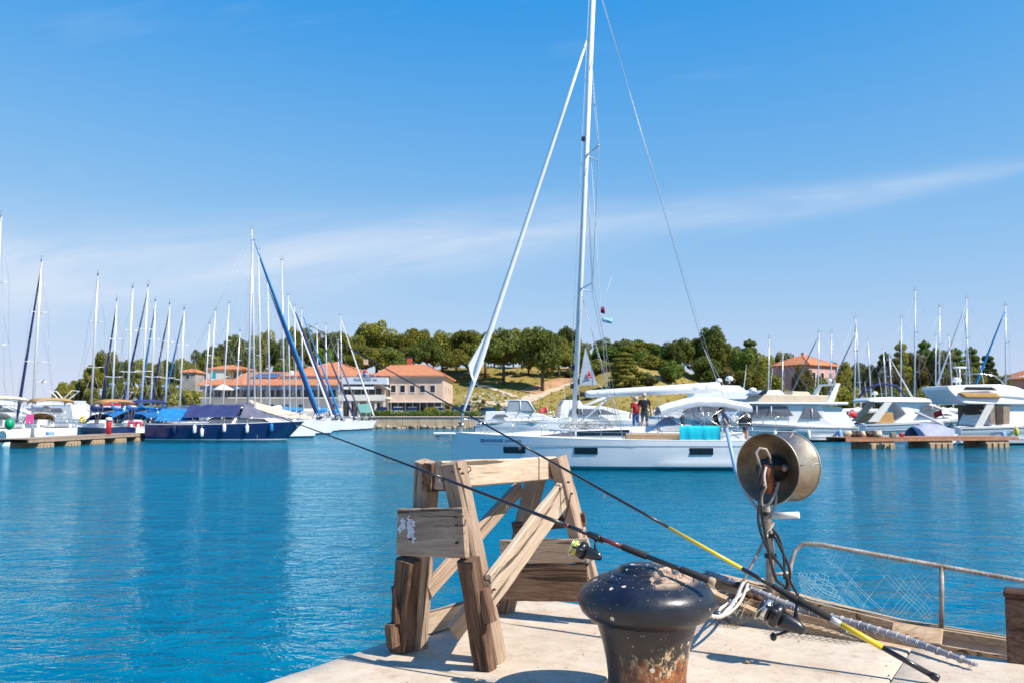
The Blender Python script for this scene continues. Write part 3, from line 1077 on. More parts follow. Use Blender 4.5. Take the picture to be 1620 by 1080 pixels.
def cloud_mesh(name, vs, n_, mat_):
    me = bpy.data.meshes.new(name)
    me.vertices.add(len(vs))
    me.vertices.foreach_set('co', vs.astype(np.float32).ravel())
    me.loops.add(n_ * 4)
    me.loops.foreach_set('vertex_index', np.arange(n_ * 4, dtype=np.int32))
    me.polygons.add(n_)
    me.polygons.foreach_set('loop_start', np.arange(0, n_ * 4, 4, dtype=np.int32))
    me.polygons.foreach_set('loop_total', np.full(n_, 4, dtype=np.int32))
    me.materials.append(mat_)
    me.update()
    me.validate()
    return me


def crown(kind, seed):
    """crown in unit space: width 1 (x,y in -0.5..0.5), height 1 (z 0..1); returns leaf quads and branch targets"""
    rg = random.Random(seed)
    bl = []
    if kind == 'umbrella':
        for i in range(30):
            a, r_ = rg.uniform(0, 6.28), 0.42 * math.sqrt(rg.random())
            z = 0.30 + 0.52 * (1 - (r_ / 0.44) ** 2) * rg.uniform(.55, 1.0)
            s = rg.uniform(.10, .17)
            bl.append(((r_ * math.cos(a), r_ * math.sin(a), z), (s, s, s * rg.uniform(.75, 1.05))))
        for i in range(12):
            a = i * .52 + rg.uniform(-.2, .2)
            s = rg.uniform(.08, .13)
            bl.append(((.40 * math.cos(a), .40 * math.sin(a), rg.uniform(.22, .45)), (s, s, s * .9)))
    elif kind == 'round':
        for i in range(34):
            d = V((rg.gauss(0, 1), rg.gauss(0, 1), rg.gauss(0, 1))).normalized()
            r_ = rg.uniform(.5, 1.0)
            s = rg.uniform(.10, .17)
            bl.append(((d.x * .37 * r_, d.y * .37 * r_, .5 + d.z * .38 * r_), (s, s, s * 1.15)))
    elif kind == 'tall':
        for i in range(40):
            z = rg.uniform(.08, .95)
            r_ = (.42 * math.sin(math.pi * (0.12 + z * .82)) ** .8) * rg.uniform(.4, 1)
            a = rg.uniform(0, 6.28)
            s = rg.uniform(.10, .16)
            bl.append(((r_ * math.cos(a), r_ * math.sin(a), z), (s, s, s * .62)))
    elif kind == 'cedar':
        for t in range(9):
            z = .06 + t * .108
            rad = .48 * (1 - (z * .92) ** 1.3)
            for i in range(7):
                a = i * .9 + t * .5 + rg.uniform(-.2, .2)
                q = rad * rg.uniform(.55, 1)
                bl.append(((q * math.cos(a), q * math.sin(a), z - q * rg.uniform(-.02, .16)), (rg.uniform(.10, .16), rg.uniform(.10, .16), rg.uniform(.028, .060))))
        bl.append(((0, 0, .96), (.05, .05, .05)))
    elif kind == 'shrub':
        for i in range(18):
            a, r_ = rg.uniform(0, 6.28), .38 * math.sqrt(rg.random())
            s = rg.uniform(.13, .2)
            bl.append(((r_ * math.cos(a), r_ * math.sin(a), .15 + rg.uniform(.0, .62) * (1 - r_)), (s, s, s * 1.2)))
    return bl


CRN = {}
for kd in ('umbrella', 'round', 'tall', 'cedar', 'shrub'):
    CRN[kd] = [crown(kd, s_) for s_ in (11, 23, 37, 41)]
_cm = {}


def crown_mesh(kind, v, tone):
    k = (kind, v, tone)
    if k not in _cm:
        lf = {'umbrella': .024, 'round': .024, 'tall': .024, 'cedar': .024, 'shrub': .042}[kind]
        per = {'umbrella': 430, 'round': 430, 'tall': 430, 'cedar': 560, 'shrub': 240}[kind]
        vs, n_ = leaf_cloud(CRN[kind][v], lf, v * 7 + len(kind), per)
        _cm[k] = cloud_mesh('crown', vs, n_, LEAF[tone])
    return _cm[k]


def tree(name, kind, tone, px, ytop, wpx, Y, label, group, trunk=0.3, v=None, zb=None, lean=0.0, cat='tree'):
    top = at(px, ytop, Y)
    gx = top.x
    g0 = terr(gx, Y) if zb is None else zb
    Ht = max(1.2, top.z - g0)
    W = wpx / FPX * Y
    if kind == 'shrub':
        Ht = max(Ht, .5 * W)
    v = random.randrange(4) if v is None else v
    t = thing(name, label, cat, (gx, Y, g0 - .15), random.uniform(0, 6.28), group)
    zc = Ht * trunk
    cr = link('crown', crown_mesh(kind, v, tone), t, (0, 0, zc))
    cr.scale = (W * 1.04, W * 1.04, (Ht - zc) * 1.05)
    m_ = MB()
    r0 = max(.06, .022 * Ht + .05)
    fork = zc + (Ht - zc) * .22
    tl = V((lean * Ht * .3, 0, fork))
    m_.tube([(0, 0, -.3), (lean * .1 * Ht, .02, fork * .5), tl], [r0 * 1.25, r0, r0 * .8], 7)
    bl = CRN[kind][v]
    rg = random.Random(v)
    if kind in ('cedar',):
        m_.tube([tl, (0, 0, zc + (Ht - zc) * .9)], [r0 * .7, .03], 6)
    for b in rg.sample(bl, 7 if kind != 'shrub' else 4):
        q = V((b[0][0] * W, b[0][1] * W, zc + b[0][2] * (Ht - zc)))
        m_.tube([tl - V((0, 0, .2)), lerp(tl, q, .5) + V((0, 0, .25)), q], [r0 * .55, r0 * .35, r0 * .12], 5)
    m_.build('trunk', 'bark', t)
    return t


TREES = [
    # left headland
    ('headland wood', 'tree', [
        (104, 603, 38, 192, 'round', 'yellow', .1), (128, 594, 42, 197, 'round', 'pine', .15), (150, 578, 40, 194, 'tall', 'pine', .15),
        (168, 549, 52, 203, 'round', 'pine', .2), (196, 566, 44, 198, 'round', 'dark', .2), (222, 562, 46, 204, 'umbrella', 'pine', .3),
        (243, 572, 44, 196, 'round', 'pine', .25), (262, 566, 46, 205, 'round', 'dark', .25), (288, 566, 42, 210, 'round', 'pine', .2),
        (182, 596, 46, 186, 'round', 'dark', .1), (230, 600, 50, 184, 'shrub', 'yellow', .1), (262, 600, 36, 182, 'round', 'pine', .2), (300, 566, 36, 190, 'round', 'yellow', .15), (290, 606, 46, 166, 'shrub', 'pine', .08), (313, 607, 40, 165, 'shrub', 'yellow', .08), (275, 604, 40, 168, 'round', 'pine', .1)]),
    ('wood behind the long restaurant', 'tree', [
        (318, 552, 40, 212, 'round', 'dark', .2), (338, 562, 40, 200, 'tall', 'yellow', .12), (350, 540, 46, 214, 'round', 'dark', .2),
        (374, 526, 54, 218, 'round', 'dark', .25), (398, 540, 46, 205, 'round', 'pine', .2), (418, 520, 54, 220, 'round', 'pine', .25),
        (446, 530, 50, 210, 'round', 'dark', .2), (474, 517, 52, 220, 'round', 'pine', .25), (460, 556, 54, 190, 'umbrella', 'pine', .3),
        (500, 522, 50, 224, 'round', 'yellow', .2), (512, 550, 46, 192, 'tall', 'green', .15), (532, 520, 56, 222, 'round', 'dark', .2)]),
    ('wood behind the stone building', 'pine_tree', [
        (556, 528, 54, 208, 'round', 'pine', .2), (597, 504, 74, 220, 'round', 'pine', .25), (580, 540, 70, 196, 'umbrella', 'pine', .3),
        (632, 520, 62, 214, 'umbrella', 'pine', .2), (655, 515, 60, 222, 'round', 'pine', .3), (618, 546, 62, 198, 'round', 'dark', .3), (676, 530, 60, 205, 'umbrella', 'dark', .22),
        (700, 517, 66, 214, 'umbrella', 'pine', .2), (714, 528, 60, 232, 'round', 'dark', .1), (686, 534, 60, 232, 'round', 'pine', .1), (752, 530, 60, 232, 'round', 'dark', .1), (640, 535, 70, 232, 'round', 'dark', .1), (722, 545, 50, 200, 'umbrella', 'pine', .22), (742, 514, 66, 212, 'umbrella', 'pine', .2)]),
    ('grove left of the white mast', 'pine_tree', [
        (768, 516, 56, 204, 'umbrella', 'pine', .22), (797, 513, 70, 196, 'umbrella', 'dark', .26), (782, 528, 60, 234, 'round', 'dark', .1), (812, 534, 56, 234, 'round', 'pine', .1), (872, 530, 60, 234, 'round', 'dark', .1), (902, 548, 44, 218, 'shrub', 'pine', .1), (846, 548, 60, 234, 'shrub', 'dark', .1), (826, 518, 50, 220, 'round', 'pine', .3),
        (858, 513, 84, 190, 'round', 'dark', .22), (836, 532, 52, 205, 'umbrella', 'dark', .22), (884, 530, 52, 204, 'umbrella', 'pine', .2), (901, 513, 42, 226, 'round', 'dark', .3), (916, 540, 50, 208, 'round', 'yellow', .2)]),
    ('thicket on the rocky knoll', 'bush', [
        (940, 545, 50, 212, 'shrub', 'green', .08), (962, 527, 44, 230, 'shrub', 'olive', .08), (983, 532, 40, 228, 'shrub', 'dark', .08), (1006, 536, 40, 228, 'shrub', 'green', .08),
        (1022, 541, 40, 226, 'shrub', 'dark', .08), (1040, 556, 46, 216, 'shrub', 'green', .08), (1028, 568, 56, 204, 'shrub', 'green', .08), (1004, 560, 50, 208, 'shrub', 'yellow', .08),
        (1015, 552, 44, 218, 'shrub', 'pine', .08), (960, 542, 44, 220, 'shrub', 'green', .08), (994, 546, 44, 220, 'shrub', 'olive', .08), (1036, 575, 56, 200, 'shrub', 'pine', .08), (930, 558, 44, 206, 'shrub', 'dark', .08), (1050, 548, 36, 222, 'shrub', 'green', .08), (972, 556, 54, 208, 'shrub', 'green', .08), (950, 570, 50, 198, 'shrub', 'pine', .08), (990, 578, 40, 196, 'shrub', 'olive', .08)]),
    ('clump right of the rocky knoll', 'tree', [
        (1072, 533, 58, 200, 'round', 'dark', .2), (1100, 529, 66, 210, 'round', 'pine', .2), (1127, 516, 62, 205, 'round', 'dark', .25), (1062, 560, 46, 190, 'shrub', 'green', .1),
        (1150, 538, 50, 208, 'round', 'pine', .2), (1118, 560, 60, 184, 'round', 'dark', .25), (1150, 570, 62, 176, 'shrub', 'brown', .1), (1176, 546, 56, 198, 'round', 'green', .2),
        (1186, 540, 44, 206, 'cedar', 'dark', .1), (1204, 552, 50, 196, 'round', 'pine', .15), (1188, 575, 60, 172, 'round', 'pine', .15), (1218, 578, 46, 176, 'shrub', 'yellow', .1),
        (1240, 556, 40, 214, 'round', 'pine', .2)]),
    ('garden of the pink villa', 'tree', [
        (1268, 572, 40, 158, 'round', 'brown', .15), (1304, 580, 46, 158, 'shrub', 'yellow', .1), (1250, 602, 44, 154, 'shrub', 'yellow', .08), (1286, 604, 44, 152, 'shrub', 'green', .08)]),
    ('wood behind the right motor yachts', 'tree', [
        (1330, 571, 46, 186, 'round', 'pine', .15), (1352, 568, 46, 192, 'round', 'dark', .15), (1378, 572, 46, 188, 'round', 'pine', .15), (1400, 560, 44, 186, 'cedar', 'dark', .1),
        (1424, 545, 42, 184, 'cedar', 'pine', .1), (1412, 575, 50, 178, 'round', 'brown', .15), (1446, 556, 50, 186, 'round', 'brown', .2), (1462, 542, 48, 192, 'cedar', 'green', .1),
        (1486, 545, 46, 190, 'round', 'green', .15), (1494, 560, 50, 180, 'tall', 'brown', .15), (1512, 553, 44, 190, 'cedar', 'green', .1), (1536, 552, 42, 194, 'cedar', 'dark', .1),
        (1562, 563, 38, 186, 'cedar', 'dark', .08), (1588, 588, 40, 182, 'round', 'brown', .12), (1530, 580, 56, 178, 'round', 'pine', .12), (1612, 606, 46, 172, 'shrub', 'green', .08),
        (1340, 598, 56, 166, 'shrub', 'pine', .08), (1390, 600, 60, 166, 'shrub', 'dark', .08), (1450, 598, 66, 166, 'shrub', 'pine', .08), (1510, 600, 66, 166, 'shrub', 'dark', .08), (1570, 606, 60, 166, 'shrub', 'green', .08)]),
]
LOOK = {'round': 'rounded', 'umbrella': 'umbrella', 'tall': 'narrow', 'cedar': 'conical', 'shrub': 'low'}
TONE = {'dark': 'dark green', 'pine': 'olive green', 'yellow': 'yellow green', 'olive': 'grey green', 'brown': 'brownish', 'green': 'fresh green'}
for zone, nm, lst in TREES:
    lst = sorted(lst)
    for i, (px, yt, wp, Y, kd, tn, tr) in enumerate(lst):
        kn = nm if kd != 'shrub' else 'bush'
        word = {'tree': 'tree', 'pine_tree': 'pine', 'bush': 'bush'}[kn]
        nn = {'cedar': 'cedar_tree'}.get(kd, kn)
        ords = ORD[i] if i < len(ORD) else 'last'
        tree(nn, kd, tn, px, yt, wp, Y, f'{TONE[tn]} {LOOK[kd]} {word}, {ords} from left in the {zone}', f'trees and bushes of the {zone}', tr, i % 4, cat='tree' if kd != 'shrub' else 'bush')

# trees and bushes that stand alone on the slope
a = gt(988, 616)
tree('cedar_tree', 'cedar', 'yellow', 988, 558, 62, a.y, 'yellow green layered conifer alone on the grass right of the white mast', None, .1, 0)
a = gt(1022, 612)
tree('olive_bush', 'shrub', 'olive', 1024, 582, 46, a.y, 'grey green olive bush right of the layered conifer', None, .1, 1, cat='bush')
a = gt(787, 644)
tree('round_bush', 'shrub', 'green', 787, 631, 19, 149.5, 'round clipped green bush beside the parked cars', None, .02, 2, cat='bush')
tree('pale_bush', 'shrub', 'yellow', 681, 637, 26, 134.5, 'pale yellow green bush in front of the stone building', None, .02, 3, zb=1.66, cat='bush')
for k, (px, py, wp) in enumerate(((740, 632, 10), (752, 628, 9), (765, 632, 9), (722, 640, 10), (900, 630, 16), (935, 624, 22), (905, 590, 26))):
    a = gt(px, py + 6)
    tree('small_bush', 'shrub', ('olive', 'green', 'brown')[k % 3], px, py - (4 if k < 4 else 12), wp, a.y,
         f'{("grey green", "fresh green", "brownish")[k % 3]} scrub bush on the dry bank, {ORD[k]} in order right of the car park', 'small bushes on the dry bank', .05, k % 4, cat='bush')

# palms
MT['palmleaf'] = pm('palm_frond', (0.085, 0.105, 0.025), 0.6, var=0.3, scale=1.5)


def palm(px, py, Y, hgt, rad, label):
    g_ = at(px, py, Y)
    t = thing('palm_tree', label, 'palm', (g_.x, Y, 1.62), 0, 'short palms by the car park')
    MB().tube([(0, 0, -.2), (.05, 0, hgt * .5), (0, 0, hgt)], [.26, .2, .17], 8).build('trunk', 'bark', t)
    rg = random.Random(int(px))
    for k in range(22):
        a_ = k * 2.4
        el = rg.uniform(-.1, 1.2)
        L = rad * rg.uniform(.8, 1.1)
        m_ = MB()
        pts = []
        for q in range(7):
            f_ = q / 6
            rr = L * f_ * math.cos(el) * (1 - .1 * f_)
            z = hgt + L * (math.sin(el) * f_ - .55 * f_ * f_)
            pts.append(V((rr * math.cos(a_), rr * math.sin(a_), z)))
        side = V((-math.sin(a_), math.cos(a_), 0))
        for q in range(1, 6):
            for s_ in (-1, 1):
                p = pts[q]
                wd = .42 * rad / 2 * math.sin(math.pi * (q / 6) ** .8) + .08
                m_.add([p, lerp(p, pts[q + 1], .55), lerp(p, pts[q + 1], .9) + side * s_ * wd + V((0, 0, -.12))], [(0, 1, 2)])
        m_.tube(pts, .02, 3)
        m_.build('frond', 'palmleaf', t, fix=False)
    return t


palm(757, 655, 146, 1.7, 2.1, 'short spiky palm behind the parked cars right of the stone building')
palm(842, 655, 147, 1.4, 1.8, 'short spiky palm left of the white motor cruiser windscreen')

# hedge on the promenade
rg = random.Random(5)
hg = []
hx0, hx1 = at(583, 655, 132).x, at(760, 655, 132).x
x = hx0
while x < hx1:
    hg.append(((x, 0, .42 + rg.uniform(-.05, .05)), (.42, .42, .5)))
    x += .34
vs, n_ = leaf_cloud(hg, .11, 4, 60)
h_ = link('hedge', cloud_mesh('hedge', vs, n_, LEAF['green']), None, (0, 132.2, 1.68))
tag(h_, 'long low clipped green hedge along the promenade in front of the cars', 'hedge')

# scrub and stones scattered on the bank
rg = np.random.default_rng(8)
bl = []
for k in range(900):
    px, py = rg.uniform(690, 1080), rg.uniform(575, 645)
    X, Y = rg.uniform(-24, 50), rg.uniform(152, 226)
    s = rg.uniform(.12, .4)
    bl.append(((X, Y, terr(X, Y) + s * .3), (s, s, s * .8)))
vs, n_ = leaf_cloud(bl, .13, 9, 20)
tag(link('scrub', cloud_mesh('scrub', vs, n_, LEAF['yellow'])), 'low dry scrub and tall grass scattered over the hillside', 'scrub', kind='stuff')
m_ = MB()
rg = random.Random(12)
for k in range(125):
    if k < 90:
        px, py = rg.uniform(735, 850), rg.uniform(622, 642)
    else:
        px, py = rg.uniform(950, 1050), rg.uniform(540, 590)
    p = gt(px, py)
    s = rg.uniform(.12, .5) * (1.7 if k >= 90 else 1)
    m_.blob(p, (s, s * .8, s * .6), 7, 4, 0, .5, k)
MT['palerock'] = pm('pale_hillside_rock', (0.48, 0.42, 0.34), 0.95, var=0.25, scale=1)
tag(m_.build('hillside_rocks', 'palerock'), 'pale loose stones strewn over the bank and the rocky knoll', 'rocks', kind='stuff')

# ================================================================ CARS
def car(px, Y, rz, body, label, van=False, zb=1.67):
    g_ = at(px, 655, Y)
    t = thing('parked_car', label, 'car', (g_.x, Y, zb), rz, 'cars parked along the far promenade')
    L, W, H = (4.3, 1.76, 1.48) if not van else (4.9, 1.9, 1.95)
    m_ = MB()
    sec = [(-L / 2, .35, .72, .8), (-L / 2 + .15, .28, .85, .84), (-L * .28, .25, .92, .88), (0, .25, .94, .88), (L * .25, .25, .92, .88), (L / 2 - .2, .28, .8, .82), (L / 2, .38, .62, .7)]
    rings = []
    for x, z0, z1, hw in sec:
        rings.append([V((x, -hw, z0)), V((x, hw, z0)), V((x, hw * 1.02, (z0 + z1) / 2)), V((x, hw * .94, z1)), V((x, -hw * .94, z1)), V((x, -hw * 1.02, (z0 + z1) / 2))])
    m_.loft(rings, 0)
    m_.build('body', body, t)
    cab = [(-L * .46, .93, .8), (-L * .38, H * .97, .66), (L * .05, H, .66), (L * .27, .93, .78)] if not van else [(-L * .49, .93, .86), (-L * .47, H * .98, .78), (L * .2, H, .76), (L * .4, .93, .84)]
    m_ = MB()
    m_.prism([(x, 0, z) for x, z, _ in cab], (0, 0, 0)) if False else None
    lo = [V((cab[0][0], s_ * cab[0][2], cab[0][1])) for s_ in (-1, 1)] + [V((cab[3][0], s_ * cab[3][2], cab[3][1])) for s_ in (1, -1)]
    hi = [V((cab[1][0], s_ * cab[1][2], cab[1][1] - .06)) for s_ in (-1, 1)] + [V((cab[2][0], s_ * cab[2][2], cab[2][1] - .06)) for s_ in (1, -1)]
    MB().loft([lo, hi], 0, True, True, False).build('windows', 'glass', t)
    c0 = [p + V((0, 0, -.01)) for p in hi]
    MB().loft([c0, [V((p.x * .97, p.y * .93, p.z + .07)) for p in hi]], 0, True, True, False).build('roof', body, t)
    for sx_ in (-1, 1):
        for sy in (-1, 1):
            MB().lathe([(0, -.1), (.3, -.1), (.32, 0), (.3, .1), (0, .1)], 12, M4.Translation((sx_ * L * .31, sy * .76, .32)) @ M4.Rotation(R(90), 4, 'X')).build('wheel', 'black', t)
    for sy in (-.6, .6):
        MB().blob((L / 2 - .06, sy, .62), (.08, .17, .09), 6, 4).build('headlight', 'clear', t)
    return t


MT['carwhite'] = pm('white_car_paint', (0.70, 0.70, 0.70), 0.2, var=0.02, coat=.6)
MT['carsilver'] = pm('silver_car_paint', (0.42, 0.43, 0.45), 0.25, .5, var=0.04, coat=.6)
MT['carblue'] = pm('navy_car_paint', (0.015, 0.04, 0.13), 0.2, var=0.06, coat=.6)
MT['carteal'] = pm('teal_car_paint', (0.02, 0.16, 0.20), 0.2, var=0.06, coat=.6)
MT['carblack'] = pm('black_car_paint', (0.012, 0.013, 0.016), 0.2, var=0.06, coat=.6)
car(629, 137, R(-90), 'carwhite', 'white car facing the water, left of two in front of the shopfront')
car(652, 137.4, R(-88), 'carsilver', 'silver car facing the water in front of the shopfront centre')
car(695, 137, R(-92), 'carwhite', 'white car facing the water below the right corner of the stone building')
car(722, 139, R(-85), 'carblue', 'dark blue car facing the water just right of the stone building')
car(738, 144, R(-95), 'ltblue', 'pale blue van parked behind the dark blue car', True)
car(603, 138, R(-90), 'carblack', 'black car beside the white terrace columns')
car(774, 142, R(-60), 'carteal', 'teal car parked under the round bush')
car(802, 141, R(-78), 'carsilver', 'silver grey car between the teal car and the navy car')
car(826, 141, R(-110), 'carblue', 'navy car at the right end of the parked row')

# parasol and mint green banner on the promenade, gull over the harbour
g_ = at(353, 612, 140.6)
pu = thing('patio_umbrella', 'white parasol open on the promenade below the restaurant blinds', 'parasol', (g_.x, 140.6, 1.67))
MB().tube([(0, 0, 0), (0, 0, g_.z + .5 - 1.67)], .05, 6).build('pole', 'greywall', pu)
MB().lathe([(1.7, g_.z - 2.1), (1.72, g_.z - 2.0), (.9, g_.z - 1.55), (.03, g_.z - 1.15)], 8).build('canopy', 'canvaswhite', pu)
MT['mint'] = pm('mint_green_board', (0.25, 0.55, 0.45), .6, var=.08)
g_ = at(576, 655, 131.2)
mbn = thing('notice_board', 'mint green board on two posts by the promenade edge', 'sign', (g_.x, 131.2, 1.74))
MB().box((0, 0, 1.15), (2.0, .08, 1.3), bev=.03).build('board', 'mint', mbn)
for s_ in (-.85, .85):
    MB().box((s_, .06, .6), (.1, .06, 1.25)).build('post', 'greywall', mbn)
g_ = at(67, 604, 70)
gu = thing('seagull', 'white gull flying above the moored boats near the left mast', 'bird', g_, .6)
m_ = MB()
m_.blob((0, 0, 0), (.26, .075, .075), 10, 7)
m_.blob((.25, 0, .03), (.07, .05, .055), 8, 6)
m_.prism([(-.2, -.05, 0), (-.4, -.09, .0), (-.4, .09, 0), (-.2, .05, 0)], (0, 0, .015))
for s_ in (-1, 1):
    m_.prism([(.1, s_ * .05, .03), (.12, s_ * .35, .22), (-.05, s_ * .72, .2), (-.02, s_ * .35, .2), (-.1, s_ * .05, .03)], (0, 0, .018))
m_.build('body', 'gel', gu)
# ================================================================ BOATS
def hull_rings(L, B, fb, fs, stern=0.8, plumb=0.02, tumble=0.0, n=22, draft=0.45, power=2.2):
    """station rings from stern to bow; each ring runs deck edge -> waterline -> keel on one side, mirrored. x forward, y to port"""
    st = []
    for i in range(n + 1):
        t = i / n
        t = t ** 0.92
        x = -L / 2 + L * t
        if t < .42:
            hb = B / 2 * lerp(stern, 1.0, math.sin(math.pi / 2 * t / .42))
        else:
            q = (t - .42) / .58
            hb = B / 2 * (1 - q ** power)
        hb = max(hb, .015)
        zs = lerp(fs, fb, t) - .10 * math.sin(math.pi * t)
        kd = draft * (math.sin(math.pi * min(1, .12 + t * .9)) ** .5 if t < 1 else .1)
        st.append((t, x, hb, zs, kd))
    return st


def hull(mbx, L, B, fb, fs, stern=0.8, rake=0.06, n=22, draft=.45, power=2.2, flare=.92, rub=True):
    """mats: 0 topsides, 1 waterline stripe, 2 antifouling, 3 deck, 4 toe rail"""
    st = hull_rings(L, B, fb, fs, stern, n=n, draft=draft, power=power)
    rings = []
    for (t, x, hb, zs, kd) in st:
        ring = []
        lv = [(1.0, zs), (lerp(1, flare, .35) if t > .4 else .995, zs * .62), (lerp(1, flare, .8), .30 * zs), (flare if t > .3 else .97, .16), (flare * .985, .06), (flare * .8, -.12), (flare * .45, -kd * .8), (0.0, -kd)]
        for (k, z) in lv:
            bowpull = rake * L * (t ** 6) * (1 - z / max(zs, .1))
            aft = 0
            if t < .001:
                aft = .0
            ring.append(V((x - bowpull + aft, hb * k, z)))
        full = ring + [V((p.x, -p.y, p.z)) for p in reversed(ring[:-1])]
        rings.append(full)
    m_row = [0, 0, 0, 1, 2, 2, 2]
    nn = len(rings[0])

    def mrow(i, j):
        k = j if j < 7 else (nn - 2 - j)
        return m_row[max(0, min(6, k))]
    mbx.loft(rings, 0, False, False, True, mrow)
    # transom
    r0 = rings[0]
    mbx.add(r0, [tuple(range(nn))], 0)
    # deck with a little camber
    dk = []
    for (t, x, hb, zs, kd) in st:
        dk.append([V((x, hb * (1 - 2 * k / 4), zs - .02 + .07 * hb * (1 - (1 - 2 * k / 4) ** 2))) for k in range(5)])
    mbx.loft(dk, 3, False, False)
    # toe rail
    for s_ in (-1, 1):
        mbx.tube([V((x, s_ * hb * .985, zs + .025)) for (t, x, hb, zs, kd) in st], .03, 5, 4)
    return st


def st_at(st, x):
    for a, b in zip(st, st[1:]):
        if a[1] <= x <= b[1]:
            q = (x - a[1]) / (b[1] - a[1])
            return lerp(a[2], b[2], q), lerp(a[3], b[3], q)
    return (st[-1][2], st[-1][3]) if x > 0 else (st[0][2], st[0][3])


def lifelines(st, x0, x1, n, h=.6, r=.012):
    m_ = MB()
    for s_ in (-1, 1):
        tops, mids = [], []
        for i in range(n + 1):
            x = lerp(x0, x1, i / n)
            hb, z = st_at(st, x)
            b = V((x, s_ * hb * .95, z))
            m_.tube([b, b + V((0, 0, h))], r * 1.4, 5)
            tops.append(b + V((0, 0, h)))
            mids.append(b + V((0, 0, h * .52)))
        m_.tube(tops, r, 4)
        m_.tube(mids, r, 4)
    return m_


def pulpit(st, L, h=.62, r=.018):
    m_ = MB()
    xb = L / 2 - .15
    pts = []
    for s_ in (-1, 1):
        hb, z = st_at(st, L / 2 - 1.4)
        q = [V((L / 2 - 1.4, s_ * hb * .95, z + h)), V((L / 2 - .5, s_ * .32, z + h + .04)), V((xb, s_ * .1, z + h + .05))]
        m_.tube(q, r, 5)
        m_.tube([q[0], V((q[0].x, q[0].y, z))], r, 5)
        m_.tube([q[1], V((L / 2 - .45, s_ * .16, z + .02))], r, 5)
        pts.append(q[2])
    m_.tube([pts[0], pts[1]], r, 5)
    return m_


def cabin_mb(x0, x1, w0, w1, z0, h0, h1):
    """a low coachroof; x0 aft, x1 fore; half widths; heights aft and fore"""
    rings = []
    for i in range(9):
        t = i / 8
        x = lerp(x0, x1, t)
        wv = lerp(w0, w1, t)
        h = lerp(h0, h1, t ** 1.5)
        if i == 8:
            h *= .3
        rings.append([V((x, wv * k, z0 + h * q)) for k, q in ((1, -.3), (1, .25), (.9, .82), (.7, 1), (0, 1.07), (-.7, 1), (-.9, .82), (-1, .25), (-1, -.3))])
    m_ = MB()
    m_.loft(rings, 0, False, False)
    m_.add(rings[0], [tuple(range(9))], 0)
    return m_


def mast_part(parent, p0, p1, r, mat_='alu', spreaders=((.36, .9), (.68, .7)), sweep=-.25, n=10, name='mast'):
    m_ = MB()
    m_.tube([p0, lerp(p0, p1, .5), p1], [r, r, r * .8], n, flat=.72)
    # masthead crane, aerial, wind vane
    mo = m_.build(name, mat_, parent)
    h = MB()
    h.box(p1 + V((0, 0, .05)), (.35, .08, .1))
    h.tube([p1 + V((.1, 0, .05)), p1 + V((.1, 0, .75))], .012, 4)
    h.tube([p1 + V((-.12, 0, .05)), p1 + V((-.12, 0, .35))], .012, 4)
    h.tube([p1 + V((-.3, 0, .35)), p1 + V((.05, 0, .35))], .014, 4)
    h.build('masthead_fitting', 'wire', mo)
    tips = []
    for (f_, wd) in spreaders:
        b = lerp(p0, p1, f_)
        for s_ in (-1, 1):
            q = b + V((sweep * wd, s_ * wd, .06))
            MB().tube([b, q], [.05, .03], 6).build('spreader', mat_, mo)
            tips.append((s_, q))
    return mo, tips


def rig(parent, p0, p1, st, tips, bow, stern, r=.009, chain_dx=-.3, frac=.97):
    m_ = MB()
    x = p0.x + chain_dx
    hb, z = st_at(st, x)
    for s_ in (-1, 1):
        cp = V((x, s_ * hb * .92, z))
        ts = [q for (k, q) in tips if k == s_]
        pts = [cp] + ts + [lerp(p0, p1, frac)]
        m_.tube(pts, r, 4)
        if ts:
            m_.tube([cp, lerp(p0, p1, .36)], r, 4)
            for a, b in zip(ts, ts[1:]):
                m_.tube([a, lerp(p0, p1, .68)], r * .9, 4)
    if stern is not None:
        m_.tube([p1, stern], r, 4)
    if bow is not None:
        m_.tube([lerp(p0, p1, frac), bow], r, 4)
    m_.build('rigging', 'wire', parent)


def furled(parent, a, b, r, mat_, name='furled_sail'):
    pts = [lerp(a, b, t) for t in (0.0, .03, .12, .35, .65, .9, 1.0)]
    rs = [r * k for k in (.35, 1.0, 1.25, 1.05, .8, .55, .3)]
    m_ = MB()
    m_.tube(pts, rs, 7)
    o = m_.build(name, mat_, parent)
    MB().tube([a - (b - a).normalized() * .25, a], r * 1.5, 8).build('furling_drum', 'black', o)
    return o


def cover_tent(x0, x1, zr, ze, hw, sag=.05, n=8, seed=0):
    """a canvas tent thrown over a boom: ridge zr, eaves ze, half width hw"""
    rings = []
    for i in range(n + 1):
        t = i / n
        x = lerp(x0, x1, t)
        e = math.sin(math.pi * t)
        nzv = mnoise.noise(V((x * 1.1, seed, 0))) * .07
        rings.append([V((x, hw * k, lerp(ze, zr, 1 - abs(k) ** 1.2) - sag * math.sin(math.pi * abs(k)) + nzv * (1 - abs(k) * .4) + (.05 * math.sin(i * 2.2 + k * 3)))) for k in (-1, -.75, -.5, -.25, 0, .25, .5, .75, 1)])
    low = []
    m_ = MB()
    m_.loft(rings, 0, False, False)
    return m_


def sprayhood(x, w_, z, h, l_):
    rings = []
    for i in range(6):
        t = i / 5
        hh = h * math.sin(math.pi / 2 * min(1, .15 + t * .95))
        xx = x + l_ * (1 - t)
        rings.append([V((xx, w_ * math.cos(a_) * (1.0), z + hh * math.sin(a_) ** .6)) for a_ in [math.pi * k / 8 for k in range(9)]])
    return MB().loft(rings, 0, False, False)


